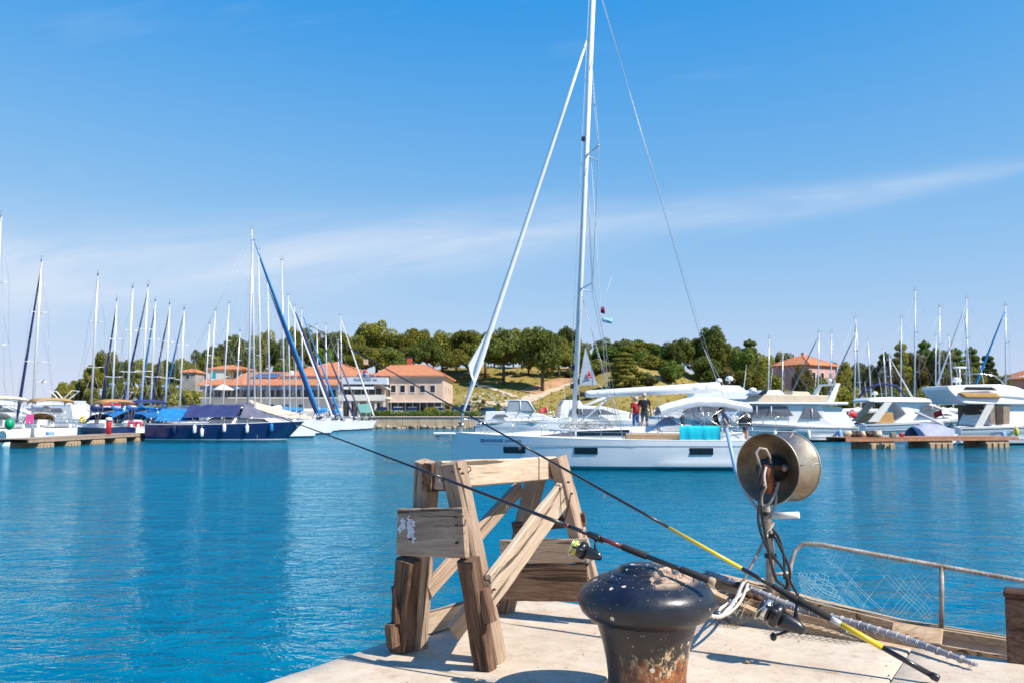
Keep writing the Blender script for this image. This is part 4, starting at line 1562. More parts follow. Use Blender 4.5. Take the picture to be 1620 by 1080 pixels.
def bimini(x0, x1, hw, z, cov='canvaswhite', parent=None, crown_=.22):
    rings = []
    for i in range(7):
        t = i / 6
        x = lerp(x0, x1, t)
        rings.append([V((x, hw * k, z + crown_ * (1 - k * k) * .6 + crown_ * math.sin(math.pi * t) - .25 * (abs(k) > .98))) for k in (-1, -.97, -.6, -.2, .2, .6, .97, 1)])
    top = MB().loft(rings, 0, False, False).build('bimini', cov, parent)
    m_ = MB()
    for x in (x0 + .05, (x0 + x1) / 2, x1 - .05):
        pts = [V((lerp(x, (x0 + x1) / 2, .75), s_ * hw * .98, z - 1.55)) for s_ in (-1,)]
        m_.tube([V((lerp(x, (x0 + x1) / 2, .8), -hw * .95, z - 1.5)), V((x, -hw * .97, z - .12)), V((x, 0, z + crown_ * .55)), V((x, hw * .97, z - .12)), V((lerp(x, (x0 + x1) / 2, .8), hw * .95, z - 1.5))], .016, 5)
    m_.build('frame_tube', 'steel', top)
    return top


def fender(parent, x, y, z, mat_='fender', l_=.6, r=.13, name='fender'):
    prof = [(.02, .0), (r * .6, .03), (r, .12), (r, l_ - .12), (r * .6, l_ - .03), (.03, l_), (.03, l_ + .06)]
    m_ = MB().lathe(prof, 10, M4.Translation((x, y, z)))
    m_.tube([V((x, y, z + l_)), V((x, y * .985, z + l_ + .45))], .01, 4)
    return m_.build(name, mat_, parent)


def sailboat(label, mast_px, Y, ytop, rz, L=11.5, B=None, hull_m='gel', mastx=.07, rake=.035, jib=None, cover=None, tent=None, hood=None, fore=None,
             bim=None, group='sailing boats moored in the marina', fb=None, stripe='navy', detail=True, mast_m='alu', jr=.11, name='sailing_boat', deckm='deck'):
    B = B or L * .31
    fb = fb or .105 * L + .1
    fs = fb * .82
    mh = at(mast_px, ytop, Y).z
    mx = mastx * L
    # keep the mast foot on its own spot: shift the boat so that it stands there
    foot = at(mast_px, 640, Y)
    loc = V((foot.x - mx * math.cos(rz), Y - mx * math.sin(rz), 0))
    t = thing(name, label, 'sailing boat', loc, rz, group)
    m_ = MB()
    st = hull(m_, L, B, fb, fs, n=16)
    m_.build('hull', [hull_m, stripe, 'antidark', deckm, 'alu'], t)
    cb = cabin_mb(-.10 * L, .24 * L, B * .30, B * .17, fb * .92, .46, .28).build('cabin', 'gel', t)
    for s_ in (-1, 1):
        for k in range(2):
            x0_, x1_ = (-.07 + k * .13) * L, (.03 + k * .11) * L
            wv0, wv1 = lerp(B * .30, B * .17, (x0_ / L + .1) / .34), lerp(B * .30, B * .17, (x1_ / L + .1) / .34)
            z = fb * .92
            MB().prism([V((x0_, s_ * (wv0 * .985 + .012), z + .16)), V((x1_, s_ * (wv1 * .985 + .012), z + .15)), V((x1_, s_ * (wv1 * .93 + .012), z + .30)), V((x0_, s_ * (wv0 * .93 + .012), z + .33))], (0, s_ * .012, 0)).build('window', 'glass', cb)
    # cockpit coamings and wheel
    for s_ in (-1, 1):
        MB().box((-.29 * L, s_ * B * .30, fs + .12), (.34 * L, .18, .34), bev=.04).build('coaming', 'gel', t)
    if detail:
        m_ = MB()
        for k in range(16):
            a0, a1 = k * math.pi / 8, (k + 1) * math.pi / 8
            m_.tube([V((-.34 * L, .42 * math.cos(a0), fs + .62 + .42 * math.sin(a0))), V((-.34 * L, .42 * math.cos(a1), fs + .62 + .42 * math.sin(a1)))], .018, 4)
        m_.box((-.33 * L, 0, fs + .35), (.16, .2, .6))
        m_.build('steering_wheel', 'steel', t)
        lifelines(st, -.46 * L, .36 * L, 6).build('lifeline', 'steel', t)
    pulpit(st, L).build('pulpit', 'steel', t)
    p0, p1 = V((mx, 0, fb * .92)), V((mx - rake * mh, 0, mh))
    mo, tips = mast_part(t, p0, p1, .0085 * L, mast_m, ((.38, B * .24), (.68, B * .19)))
    bowp = V((L / 2 - .25, 0, fb + .05))
    rig(t, p0, p1, st, tips, bowp if jib is None else None, V((-L / 2 + .2, 0, fs + .05)))
    if jib:
        furled(t, bowp + V((-.05, 0, .3)), lerp(p0, p1, .95) + V((.1, 0, 0)), jr, jib)
    # boom with furled mainsail
    bz0 = fb + 1.05
    bm = MB().tube([V((mx - .15, 0, bz0)), V((mx - .42 * L, 0, bz0 + .12))], .085, 8).build('boom', mast_m, t)
    pts = [V((mx - .12 - .40 * L * q, 0, bz0 + .22 + (.12 if q < .1 else 0) + .03 * math.sin(q * 17))) for q in (0, .06, .2, .4, .6, .8, 1)]
    MB().tube(pts, [.10, .26, .24, .21, .19, .16, .09], 8, flat=1.15).build('sail_cover', cover or 'canvaswhite', bm)
    if tent:
        cover_tent(mx - .02 * L, -L * .47, bz0 + .28, fs + .75, B * .40, seed=mast_px).build('canvas_tent', tent, t)
    if fore:
        rings = []
        for i in range(9):
            q = i / 8
            x = lerp(mx - 1.4, L / 2 - .9, q)
            hh = lerp(3.75, 1.95, q ** .8) + .06 * math.sin(i * 3)
            wv = lerp(B * .40, .45, q)
            rings.append([V((x, wv * k, lerp(1.75, hh, (1 - abs(k)) ** .8))) for k in (-1, -.7, -.4, -.1, 0, .1, .4, .7, 1)])
        MB().loft(rings, 0, False, False).build('foredeck_awning', fore, t)
    if hood:
        sprayhood(-.13 * L, B * .28, fb * .92 + .3, .72, 1.0).build('sprayhood', hood, t)
    if bim:
        bimini(-.46 * L, -.24 * L, B * .36, fs + 2.05, bim, t)
    return t, st


# ---- marina on the left: bows away to the left, sterns to the pontoon
GL = 'sailing boats moored stern-to along the left pontoon'
H1 = R(132)
LB = [
    (-14, 70, 344, dict(L=13, jib='canvasnavy', bim='canvastan', hood='canvaswhite', cover='canvaslight'), 'white sailing boat cut by the left edge with its open stern and green ball fender'),
    (52, 75, 414, dict(L=12.5, jib='canvasnavy', bim='canvasochre', cover='canvaslight', hood='canvasochre', rake=.055), 'white sailing boat with ochre bimini and long navy furled jib, second from the left edge'),
    (144, 79, 435, dict(L=11.8, hull_m='navy', bim='canvasochre', cover='canvasnavy', hood='canvasnavy', mast_m='mastg'), 'dark hulled sailing boat with ochre bimini and a bare grey mast'),
    (177, 84, 475, dict(L=11.2, jib='canvasnavy', cover='canvasblue', hood='canvasblue', tent='canvasblue'), 'white sailing boat under a bright blue tent, fourth mast from the left'),
    (201, 81, 455, dict(L=11.8, cover='canvasblue', hood='canvasblue', bim='canvasnavy'), 'white sailing boat with no jib, tallest mast left of the blue tents'),
    (223, 84, 453, dict(L=11.8, jib='canvasnavy', cover='canvasblue', tent='canvasblue', rake=.05), 'sailing boat with slanting mast and dark furled jib, sixth mast from the left'),
    (238, 88, 476, dict(L=11.2, jib='canvasblue', cover='canvasblue', hood='canvasblue', rake=.045), 'sailing boat with short blue furled jib, seventh mast from the left'),
    (261, 90, 481, dict(L=11.2, jib='canvasnavy', cover='canvasnavy', tent='canvasblue'), 'sailing boat left of the stone shed, eighth mast from the left'),
    (284, 93, 489, dict(L=11.2, jib='canvasblue', cover='canvasblue', hood='canvasnavy'), 'sailing boat with pale radar dome on its mast, ninth mast from the left'),
]
for i, (px, Y, yt, kw, lb) in enumerate(LB):
    t, st = sailboat(lb, px, Y, yt, H1 + R((i % 3 - 1) * 4), group=GL, **kw)
    if i in (3, 4, 7, 8):
        # radar dome a third of the way up the mast
        MB().lathe([(.02, 0), (.26, .02), (.3, .12), (.26, .22), (.02, .26)], 12, M4.Translation((kw['L'] * .07 + .35, 0, 4.9))).build('radar_dome', 'gel', t)

# odds and ends on the sterns
def loose(name, label, cat, mbx, mat_, loc, group=None, rz=0):
    o = mbx.build(name, mat_, None, loc)
    o.rotation_euler = (0, 0, rz)
    return tag(o, label, cat, group)


p = at(15, 670, 63.5)
loose('ball_fender', 'green round fender hanging on the stern of the leftmost boat', 'fender', MB().blob((0, 0, 0), (.33, .33, .42), 14, 9), 'green', p)
p = at(47, 662, 66)
loose('beach_towel', 'bright pink towel hung over the stern rail of a boat on the left', 'towel', MB().box((0, 0, 0), (.58, .06, .72), bev=.02), 'pink', p)
p = at(131, 663, 69)
loose('life_ring_bag', 'yellow horseshoe buoy on a stern rail above the pontoon', 'buoy', MB().tube([V((.17 * math.cos(a_), 0, .22 * math.sin(a_))) for a_ in [R(-60 + k * 30) for k in range(11)]], .085, 8), 'yellow', p)

# ---- boats with bows to the right, behind the navy yacht
GR = 'white sailing boats moored bow out in the second row on the left'
H2 = R(9)
RB = [
    (323, 100, 512, R(165), dict(L=10.5, cover='canvasnavy'), 'sailing boat behind the navy awning with the shorter mast of a close pair'),
    (331, 104, 491, R(165), dict(L=11.5, cover='canvaswhite'), 'sailing boat behind the navy awning with the taller mast of a close pair'),
    (352, 102, 480, R(168), dict(L=11.5, cover='canvastan'), 'sailing boat with single thin mast left of the navy yacht mast'),
    (372, 108, 524, R(168), dict(L=10, cover='canvaswhite'), 'small sailing boat with the lowest mast, directly left of the navy yacht mast'),
    (404, 83, 363, H2, dict(L=14.5, jib='canvasblue', jr=.12, cover='canvasgrey', tent='canvasgrey'), 'large sailing boat with the tallest mast on the left and thick blue furled jib'),
    (414, 88, 396, H2, dict(L=13.5, jib='canvasnavy', jr=.13, fore='canvastan', cover='canvastan'), 'sailing boat under a sand coloured tent with long navy furled jib'),
    (428, 93, 446, H2, dict(L=12, jib='canvasnavy', cover='canvastan'), 'sailing boat just right of the sand coloured tent, with thin navy furled jib'),
    (451, 95, 412, H2, dict(L=13, cover='canvaswhite'), 'sailing boat with tall white mast standing clear right of the crossing jibs'),
    (460, 99, 467, H2, dict(L=11.5, jib='canvaswhite', cover='canvasblue'), 'sailing boat with white furled jib, beside the tall white mast'),
    (470, 103, 485, H2, dict(L=11, jib='canvasnavy', jr=.2, cover='canvasblue', hood='canvasblue'), 'sailing boat with thick dark blue jib in front of the orange roof'),
    (481, 107, 489, H2, dict(L=11, cover='canvasblue', hood='canvasblue', jib='canvasblue'), 'sailing boat with blue boom cover left of a wide mast pair'),
    (505, 112, 514, H2, dict(L=10.8, cover='canvaswhite', jib='canvasnavy'), 'sailing boat with broad pale mast left of the white terrace'),
    (519, 115, 514, H2, dict(L=10.8, cover='canvasblue', jib='canvasgrey'), 'sailing boat with pale mast at the left corner of the white terrace'),
    (538, 118, 538, H2, dict(L=9.5, cover='canvasblue'), 'small sailing boat with the shorter of two masts before the white terrace'),
    (543, 121, 499, H2, dict(L=10.5, cover='canvaswhite', jib='canvaswhite'), 'last sailing boat of the row with bow close to the promenade wall'),
]
for (px, Y, yt, rz, kw, lb) in RB:
    sailboat(lb, px, Y, yt, rz, group=GR, **kw)

# ---- masts on the right, boats moored behind the motor yachts
GM = 'sailing boats moored behind the motor yachts on the right'
MBt = [
    (1214, 104, 536, R(172), {}, 'sailing boat with slender mast rising between the bimini and the pink villa'),
    (1236, 112, 561, R(172), {}, 'sailing boat with the lowest mast in front of the pink villa'),
    (1293, 108, 526, R(172), dict(jib='canvasgrey'), 'sailing boat with dark slanting furled jib at the right of the pink villa'),
    (1313, 114, 527, R(170), {}, 'sailing boat with plain mast at the right corner of the pink villa'),
    (1351, 112, 524, R(168), dict(jib='canvasgrey'), 'sailing boat with grey furled jib, third mast right of the pink villa'),
    (1363, 106, 503, R(10), {}, 'sailing boat with tall mast and forestay sloping right, above the classic cruiser stern'),
    (1380, 116, 538, R(12), {}, 'sailing boat with low thin mast above the white cruiser cockpit'),
    (1404, 116, 552, R(12), {}, 'sailing boat with the lowest mast over the white cruiser roof'),
    (1413, 112, 562, R(15), dict(jib='canvaswhite'), 'sailing boat with short mast and white furled jib over the white cruiser roof'),
    (1424, 110, 503, R(170), {}, 'sailing boat with tall mast left of the tallest mast on the right'),
    (1446, 98, 460, R(175), {}, 'sailing boat with the tallest mast on the right side'),
    (1479, 118, 531, R(170), {}, 'sailing boat with thin mast beside the big flybridge yacht radar'),
    (1485, 106, 486, R(172), {}, 'sailing boat with tall mast above the big flybridge yacht stern'),
    (1509, 116, 532, R(14), {}, 'sailing boat with short mast above the big flybridge yacht arch'),
    (1528, 102, 473, R(172), dict(jib='canvaslight'), 'sailing boat with second tallest mast on the right and striped pale jib'),
    (1538, 112, 505, R(10), {}, 'sailing boat with mast leaning slightly, just right of the second tallest mast'),
    (1590, 100, 484, R(170), dict(jib='canvasblue', jr=.14), 'sailing boat with blue furled jib, rightmost mast'),
]
for (px, Y, yt, rz, kw, lb) in MBt:
    sailboat(lb, px, Y, yt, rz, L=11.2, group=GM, detail=False, **kw)

# ---- the navy yacht
t = thing('navy_yacht', 'navy blue hulled sailing yacht under blue canvas awnings with hanging white fenders', 'sailing boat', (at(360, 690, 75.3).x, 75.3, 0), R(-1))
NL, NB = 13.0, 3.9
m_ = MB()
st = hull(m_, NL, NB, 1.62, 1.35, rake=.12, n=22, power=2.4, stern=.7)
m_.build('hull', ['navy', 'gel', 'anti', 'gel', 'gel'], t)
cabin_mb(-1.2, 3.6, 1.15, .6, 1.42, .5, .3).build('cabin', 'gel2', t)
for k, x in enumerate((-4.2, -2.9)):
    pass
p0, p1 = V((1.65, 0, 1.5)), V((1.9, 0, at(391, 381, 75.3).z))
p1.x = 1.65 + .12
mo, tips = mast_part(t, p0, p1, .13, 'mastg', ((.4, 1.0), (.7, .8)), -.1)
rig(t, p0, p1, st, tips, V((NL / 2 - .2, 0, 1.66)), V((-NL / 2 + .2, 0, 1.4)))
bm = MB().tube([V((1.5, 0, 2.75)), V((-4.0, 0, 2.85))], .1, 8).build('boom', 'mastg', t)
cover_tent(1.2, -3.2, 3.0, 1.98, 1.7, seed=3, n=10).build('cockpit_awning', 'canvasnavy', t)
rings = []
for i in range(9):
    q = i / 8
    x = lerp(1.5, 5.2, q)
    hh = lerp(3.2, 1.85, q ** .7) + .04 * math.sin(i * 3)
    wv = lerp(1.55, .5, q)
    rings.append([V((x, wv * k, lerp(1.9, hh, (1 - abs(k)) ** .9))) for k in (-1, -.7, -.4, -.1, 0, .1, .4, .7, 1)])
MB().loft(rings, 0, False, False).build('foredeck_awning', 'canvasgrey', t)
cover_tent(-3.0, -5.6, 2.7, 1.65, 1.6, seed=9, n=6).build('stern_cover', 'canvasblue', t)
lifelines(st, -6.0, 5.0, 9, .62).build('lifeline', 'steel', t)
pulpit(st, NL).build('pulpit', 'steel', t)
for px, mt_, zz in ((309, 'fender', .62), (321, 'fender', .35), (356, 'fender', .72), (391, 'fender', .66), (276, 'navy', .6), (427, 'canvasblue', .75)):
    x = at(px, 680, 73.4).x - t.location.x
    hb, z = st_at(st, x)
    fender(t, x, -hb - .12, zz, mt_, .72, .15)
MB().tube([V((3.1, -1.15, 1.5)), V((2.9, -1.5, .0))], .015, 4).build('mooring_line', 'rope', t)

# ---- pontoons
MT['ponwood'] = pm('grey_brown_pontoon_planks', (0.34, 0.25, 0.18), 0.85, var=0.25, scale=3, stretch=(1, 8, 1))
MT['ponred'] = pm('red_brown_pontoon_planks', (0.42, 0.19, 0.10), 0.8, var=0.2, scale=3, stretch=(1, 8, 1))
MT['float'] = pm('tan_concrete_float', (0.42, 0.29, 0.17), 0.9, var=0.3, scale=4, bump=.6, bscale=6)


def pontoon(name, label, A, B_, wid, ztop, deckm, nfl, flen, plank=.30, rail=None):
    A, B_ = V(A), V(B_)
    d = (B_ - A)
    L = d.length
    rz = math.atan2(d.y, d.x)
    t = thing(name, label, 'pontoon', A, rz)
    n = int(L / plank)
    me = MB().box((0, 0, 0), (plank - .012, wid, .05), bev=.006).mesh('deck_plank', [deckm])
    fix_normals(me)
    for i in range(n):
        link('deck_plank', me, t, ((i + .5) * plank, wid / 2, ztop))
    MB().box((L / 2, .03, ztop - .14), (L, .06, .2)).build('fascia', deckm, t)
    MB().box((L / 2, wid - .03, ztop - .14), (L, .06, .2)).build('fascia', deckm, t)
    for i in range(nfl):
        x = (i + .62) * L / nfl
        fl = MB().box((x, wid / 2, (ztop - .22) / 2 - .2), (flen, wid * .94, ztop + .15), bev=.05).build('float', 'float', t)
        m_ = MB()
        for k in range(4):
            m_.box((x - flen / 2 + (k + .5) * flen / 4, .02, .12), (flen / 4 - .1, .08, ztop - .32), bev=.03)
        m_.build('fender_block', 'float', fl)
    return t


a, b = gz(46, 694, .62), gz(236, 684, .62)
lp = pontoon('pontoon', 'grey brown timber pontoon on concrete floats beside the moored sterns on the left', (a.x, a.y, 0), (b.x, b.y, 0), 2.2, .62, 'ponwood', 5, 1.7)
a, b = gz(1338, 692, .72), gz(1612, 690, .72)
rp_ = pontoon('pontoon', 'red brown timber pontoon on tan floats in front of the motor yachts on the right', (a.x, a.y, 0), (b.x, b.y, 0), 2.3, .72, 'ponred', 3, 1.9)
p = at(171.5, 686, 70.5)
pd = thing('service_pedestal', 'red service pedestal with pale cap on the left pontoon', 'pedestal', (p.x, p.y, .62))
MB().lathe([(0, 0), (.2, 0), (.2, 1.05), (.17, 1.1), (0, 1.1)], 12).build('post', 'red', pd)
MB().lathe([(0, 1.1), (.26, 1.1), (.28, 1.2), (.2, 1.35), (0, 1.38)], 12).build('cap', 'canvaslight', pd)
p = at(213, 684, 76)
bxx = thing('red_bin', 'low red box standing at the far end of the left pontoon', 'box', (p.x, p.y, .62))
MB().box((0, 0, .45), (.95, .7, .9), bev=.06).build('body', 'red', bxx)
MB().box((0, -.02, .93), (1.0, .76, .1), bev=.03).build('lid', 'pink', bxx)
p = at(72, 694, 66.5)
hc = MB()
for k in range(4):
    hc.tube([V((.26 * math.cos(a_), .26 * math.sin(a_), .05 + k * .06)) for a_ in [k2 * math.pi / 8 for k2 in range(17)]], .035, 6)
loose('hose_coil', 'pale blue coiled hose lying on the left pontoon', 'hose', hc, 'ltblue', (p.x, p.y + .6, .645))
for k, (px, lb) in enumerate(((1432, 'small red brown box on the right pontoon by the flower tub'), (1418, 'brown wooden crate on the right pontoon'))):
    p = at(px, 690, 57.8)
    loose('crate', lb, 'crate', MB().box((0, 0, .16), (.36, .36, .32) if k else (.26, .26, .24), bev=.03), 'ponwood' if k else 'red', (p.x, p.y + .5, .745), 'crates on the right pontoon')
MT['tackle'] = pm('dark_brown_tackle', (0.09, 0.06, 0.045), 0.9, var=.4, scale=4)
for k in range(7):
    p = at(1348 + k * 8, 690, 58.3)
    m_ = MB()
    rg = random.Random(k)
    m_.blob((0, 0, .2), (.22 + rg.random() * .12, .24, .22), 8, 5, 0, .6, k)
    m_.tube([V((-.3, 0, .05)), V((-.1, .1, .4)), V((.2, -.05, .36)), V((.35, .1, .02))], .03, 5)
    loose('net_heap', ('dark' if k % 3 else 'sandy') + ' tackle heap on the right pontoon, ' + ORD[k] + ' of seven from left', 'net heap', m_, 'tackle' if k % 3 else 'canvastan', (p.x, p.y + .7, .745), 'tackle heaps on the right pontoon')

# ================================================================ MOTOR YACHTS
def curve2(pts, n):
    P_ = [V((x, z, 0)) for x, z in pts]
    out_ = []
    m = len(P_)
    for i in range(m):
        a, b, c, d = P_[i - 1], P_[i], P_[(i + 1) % m], P_[(i + 2) % m]
        for k in range(n):
            t = k / n
            q = .5 * ((2 * b) + (c - a) * t * .6 + (6 * (c - b) - (2 * .6 * (c - a) + .6 * (d - b))) * t * t + (4 * (b - c) + .6 * (c - a) + .6 * (d - b)) * t ** 3)
            out_.append((q.x, q.y))
    return out_


def profile_block(parent, name, prof, hw_lo, hw_hi, mat_, bevel=0.06, taper=None, curve=0):
    """closed side outline [(x,z)...] given depth across the boat; the width narrows towards the top"""
    zs = [z for x, z in prof]
    z0, z1 = min(zs), max(zs)
    rings = []
    for k, f_ in ((-1, .0), (-1, 1), (1, 1), (1, .0)):
        pass
    if curve:
        prof = curve2(prof, curve)
    left, right = [], []
    for x, z in prof:
        q = (z - z0) / max(.01, z1 - z0)
        wv = lerp(hw_lo, hw_hi, q)
        if taper:
            wv *= interp(taper, x)
        left.append((x, wv, z))
        right.append((x, -wv, z))
    n = len(prof)
    ctr_i = [(x * .985 + .015 * sum(p[0] for p in prof) / n, z) for x, z in prof]
    m_ = MB()
    rings = [[V((lerp(p[0], sum(q[0] for q in prof) / n, .03), s_ * (abs(lf[1]) + 0.0), lerp(p[1], sum(q[1] for q in prof) / n, .03))) for p, lf in zip(prof, left)] if False else
             [V((lf[0], s_ * lf[1], lf[2])) for lf in left] for s_ in (1, -1)]
    inset = [[V((lerp(v.x, sum(p[0] for p in prof) / n, .0), v.y * (1 - bevel), v.z)) for v in r_] for r_ in rings]
    m_.loft(rings, 0, True, True, False)
    o = m_.build(name, mat_, parent)
    bv = o.modifiers.new('rounded_edges', 'BEVEL')
    bv.width = .09
    bv.segments = 3
    bv.limit_method = 'ANGLE'
    bv.angle_limit = R(25)
    bv.harden_normals = True
    for pl in o.data.polygons:
        pl.use_smooth = True
    return o


def side_panel(parent, name, poly, hwf, mat_, proud=.02, th=.03):
    """a window set in both sides of a superstructure: poly in (x,z); hwf(x,z) gives the half width there"""
    for s_ in (-1, 1):
        MB().prism([V((x, s_ * (hwf(x, z) + proud), z)) for x, z in poly], (0, s_ * th, 0)).build(name, mat_, parent)


def mhull(parent, L, B, fb, fs, hullm='gel', stripe='navy', n=20, flare=.74):
    m_ = MB()
    st = hull(m_, L, B, fb, fs, stern=.93, rake=.16, n=n, draft=.5, power=2.6, flare=flare)
    m_.build('hull', [hullm, stripe, 'antidark', 'deck', 'steel'], parent)
    return st


def strake(parent, st, x0, x1, f_, mat_='glassgrey', th=.05, n=18):
    for s_ in (-1, 1):
        pts = []
        for i in range(n + 1):
            x = lerp(x0, x1, i / n)
            hb, z = st_at(st, x)
            pts.append(V((x, s_ * (hb * lerp(.93, 1.0, f_) + .015), z * f_)))
        MB().tube(pts, th, 5).build('rubbing_strake', mat_, parent)


def radar_dome(parent, x, y, z, r=.3):
    m_ = MB().lathe([(.05, -.25), (.06, 0), (r, .03), (r * 1.05, r * .6), (r * .8, r * 1.1), (.03, r * 1.3)], 12, M4.Translation((x, y, z)))
    return m_.build('radar_dome', 'gel', parent)


def rail(parent, st, x0, x1, n, h=.65):
    return lifelines(st, x0, x1, n, h, .014).build('guard_rail', 'steel', parent)


GY = 'motor yachts moored on the right'
# classic flybridge cruiser, bow to the left
Y1 = 73.6
cx = at(1346, 690, Y1).x
t = thing('motor_yacht', 'white classic flybridge cruiser with dark slanted windows moored behind the turquoise towel', 'motor yacht', (cx - 6.9, Y1, 0), R(185), GY)
st = mhull(t, 13.8, 4.3, 1.75, 1.18)
h1 = lambda x, z: lerp(1.95, 1.72, (z - 1.1) / 2.0)
profile_block(t, 'deckhouse', [(-5.6, 1.0), (5.0, 1.2), (3.6, 2.0), (2.2, 3.0), (-4.1, 3.05), (-4.2, 1.9)], 1.95, 1.62, 'gel', taper=[(-6, 1), (2, 1), (5.2, .6)])
side_panel(t, 'window', [(-1.5, 2.08), (3.0, 2.0), (1.9, 2.88), (-1.0, 2.88)], lambda x, z: h1(x, z) * interp([(-6, 1), (2, 1), (5.2, .6)], x), 'glassgrey', .0)
side_panel(t, 'window', [(-3.9, 1.9), (-2.1, 1.92), (-2.5, 2.7), (-3.4, 2.7)], h1, 'glassgrey', .03)
profile_block(t, 'cockpit_enclosure', [(-6.8, 1.15), (-4.1, 1.2), (-4.1, 2.95), (-5.7, 2.8)], 1.85, 1.6, 'canvaswhite')
profile_block(t, 'roof', [(-6.1, 2.98), (2.6, 3.02), (2.1, 3.22), (-6.1, 3.22)], 2.02, 2.0, 'gel')
profile_block(t, 'flybridge', [(-5.0, 3.2), (1.5, 3.2), (.8, 3.85), (-5.0, 3.75)], 1.85, 1.75, 'canvastan')
profile_block(t, 'flybridge_cover', [(-1.2, 3.7), (1.3, 3.75), (.9, 4.15), (-.8, 4.2)], 1.3, 1.0, 'canvaswhite')
profile_block(t, 'seat_cover', [(-3.4, 3.6), (-1.6, 3.7), (-1.7, 4.1), (-3.1, 4.05)], 1.4, 1.25, 'canvastan')
for s_ in (-1, 1):
    MB().prism([V((-4.9, s_ * 1.8, 3.2)), V((-4.3, s_ * 1.8, 3.2)), V((-5.2, s_ * 1.6, 4.65)), V((-5.55, s_ * 1.6, 4.65))], (0, s_ * .12, 0)).build('radar_arch', 'gel', t)
MB().box((-5.4, 0, 4.66), (.45, 3.4, .14), bev=.04).build('radar_arch', 'gel', t)
radar_dome(t, 1.4, .6, 4.0, .32)
radar_dome(t, -5.3, .3, 4.9, .22)
MB().tube([V((-5.4, .8, 4.7)), V((-5.9, .8, 6.2))], .02, 5).build('aerial', 'gel', t)
for x in (-3.2, -.9):
    side_panel(t, 'port_light', [(x - .9, .72), (x + .9, .74), (x + .85, .96), (x - .85, .96)], lambda a_, b_: 2.0, 'glassgrey', .02)
rail(t, st, -1, 6.3, 7)
strake(t, st, -6.8, 6.3, .9)
strake(t, st, -6.8, 6.0, .62, 'canvaslight', .03)
profile_block(t, 'flybridge_windscreen', [(.6, 3.8), (1.3, 3.8), (.7, 4.2), (.35, 4.2)], 1.6, 1.4, 'glass')
for x in (-2.6, .2):
    fender(t, x, 2.15, .15, 'fender', .75, .16)
fender(t, -5.2, 2.15, .2, 'ltblue', .75, .16)

# cruiser whose cockpit faces left, bow right, behind the pontoon
Y2 = 84
c0 = at(1352, 690, Y2).x
t = thing('motor_yacht', 'white hardtop cruiser with swept twin windows, bow pointing right behind the pontoon', 'motor yacht', (c0 + 6.2, Y2, 0), R(4), GY)
st = mhull(t, 12.4, 4.0, 2.0, 1.25)
h2 = lambda x, z: lerp(1.75, 1.4, (z - 1.3) / 2.0) * interp([(-7, 1), (0, 1), (4.5, .45)], x)
profile_block(t, 'deckhouse', [(-3.4, 1.1), (4.6, 1.55), (2.6, 2.35), (.3, 3.25), (-2.0, 3.6), (-3.2, 3.5), (-2.2, 2.2)], 1.75, 1.35, 'gel', taper=[(-7, 1), (0, 1), (4.5, .45)], curve=3)
side_panel(t, 'window', [(-.8, 2.55), (1.7, 2.55), (.5, 3.0), (-.4, 2.95)], h2, 'glassgrey', .06)
side_panel(t, 'window', [(-1.2, 2.0), (2.6, 2.05), (1.6, 2.35), (-.8, 2.35)], h2, 'glassgrey', .06)
profile_block(t, 'hardtop', [(-5.6, 3.35), (.5, 3.3), (-.6, 3.72), (-5.0, 3.75)], 1.75, 1.55, 'gel', curve=3)
for s_ in (-1, 1):
    MB().prism([V((-5.9, s_ * 1.7, 1.5)), V((-4.9, s_ * 1.7, 1.5)), V((-3.4, s_ * 1.6, 3.4)), V((-4.1, s_ * 1.6, 3.4))], (0, s_ * .1, 0)).build('hardtop_support', 'gel2', t)
profile_block(t, 'cockpit_seat', [(-5.8, 1.3), (-3.2, 1.3), (-3.3, 2.4), (-4.6, 2.2)], 1.5, 1.4, 'canvasochre')
radar_dome(t, -4.3, 0, 4.0, .26)
m_ = MB()
for s_ in (-1,):
    m_.tube([V((-5.2, 1.5, 3.7)), V((-4.6, 1.2, 4.6)), V((-3.2, 1.0, 5.1)), V((-1.6, 1.0, 4.9)), V((-.6, 1.2, 3.75))], .10, 7)
m_.build('folded_bimini', 'canvasnavy', t)
side_panel(t, 'port_light', [(2.4, 1.2), (3.2, 1.24), (3.2, 1.42), (2.4, 1.38)], lambda a_, b_: 1.48, 'glass', .02)
side_panel(t, 'port_light', [(3.5, 1.25), (4.2, 1.29), (4.2, 1.45), (3.5, 1.41)], lambda a_, b_: 1.15, 'glass', .02)
rail(t, st, -.5, 5.7, 7)
strake(t, st, -6.1, 5.6, .88)
strake(t, st, -6.1, 5.4, .55, 'mastg', .03)
fender(t, 1.9, -2.1, .8, 'black', .55, .2)

# big flybridge yacht, stern left and bow out of frame on the right
Y3 = 66.5
c0 = at(1500, 690, Y3).x
t = thing('motor_yacht', 'large white flybridge yacht with brown saloon door and radar arch at the right edge', 'motor yacht', (c0 + 8.6, Y3 + 1.3, 0), R(4), GY)
t.scale = (1, 1, .87)
st = mhull(t, 17.2, 4.9, 2.35, 1.45, flare=.8)
h3 = lambda x, z: lerp(2.15, 1.75, (z - 1.4) / 2.2) * interp([(-9, 1), (1, 1), (7, .45)], x)
profile_block(t, 'deckhouse', [(-5.8, 1.3), (6.5, 2.0), (3.8, 2.75), (1.2, 3.55), (-3.4, 3.7), (-5.2, 3.6)], 2.15, 1.75, 'gel', taper=[(-9, 1), (1, 1), (7, .45)], curve=4)
side_panel(t, 'window', [(-2.9, 2.2), (3.6, 2.5), (2.0, 2.85), (-1.4, 2.8)], h3, 'glassgrey', .06)
side_panel(t, 'window', [(-.9, 3.02), (2.0, 3.05), (1.0, 3.5), (.1, 3.5)], h3, 'glassgrey', .05)
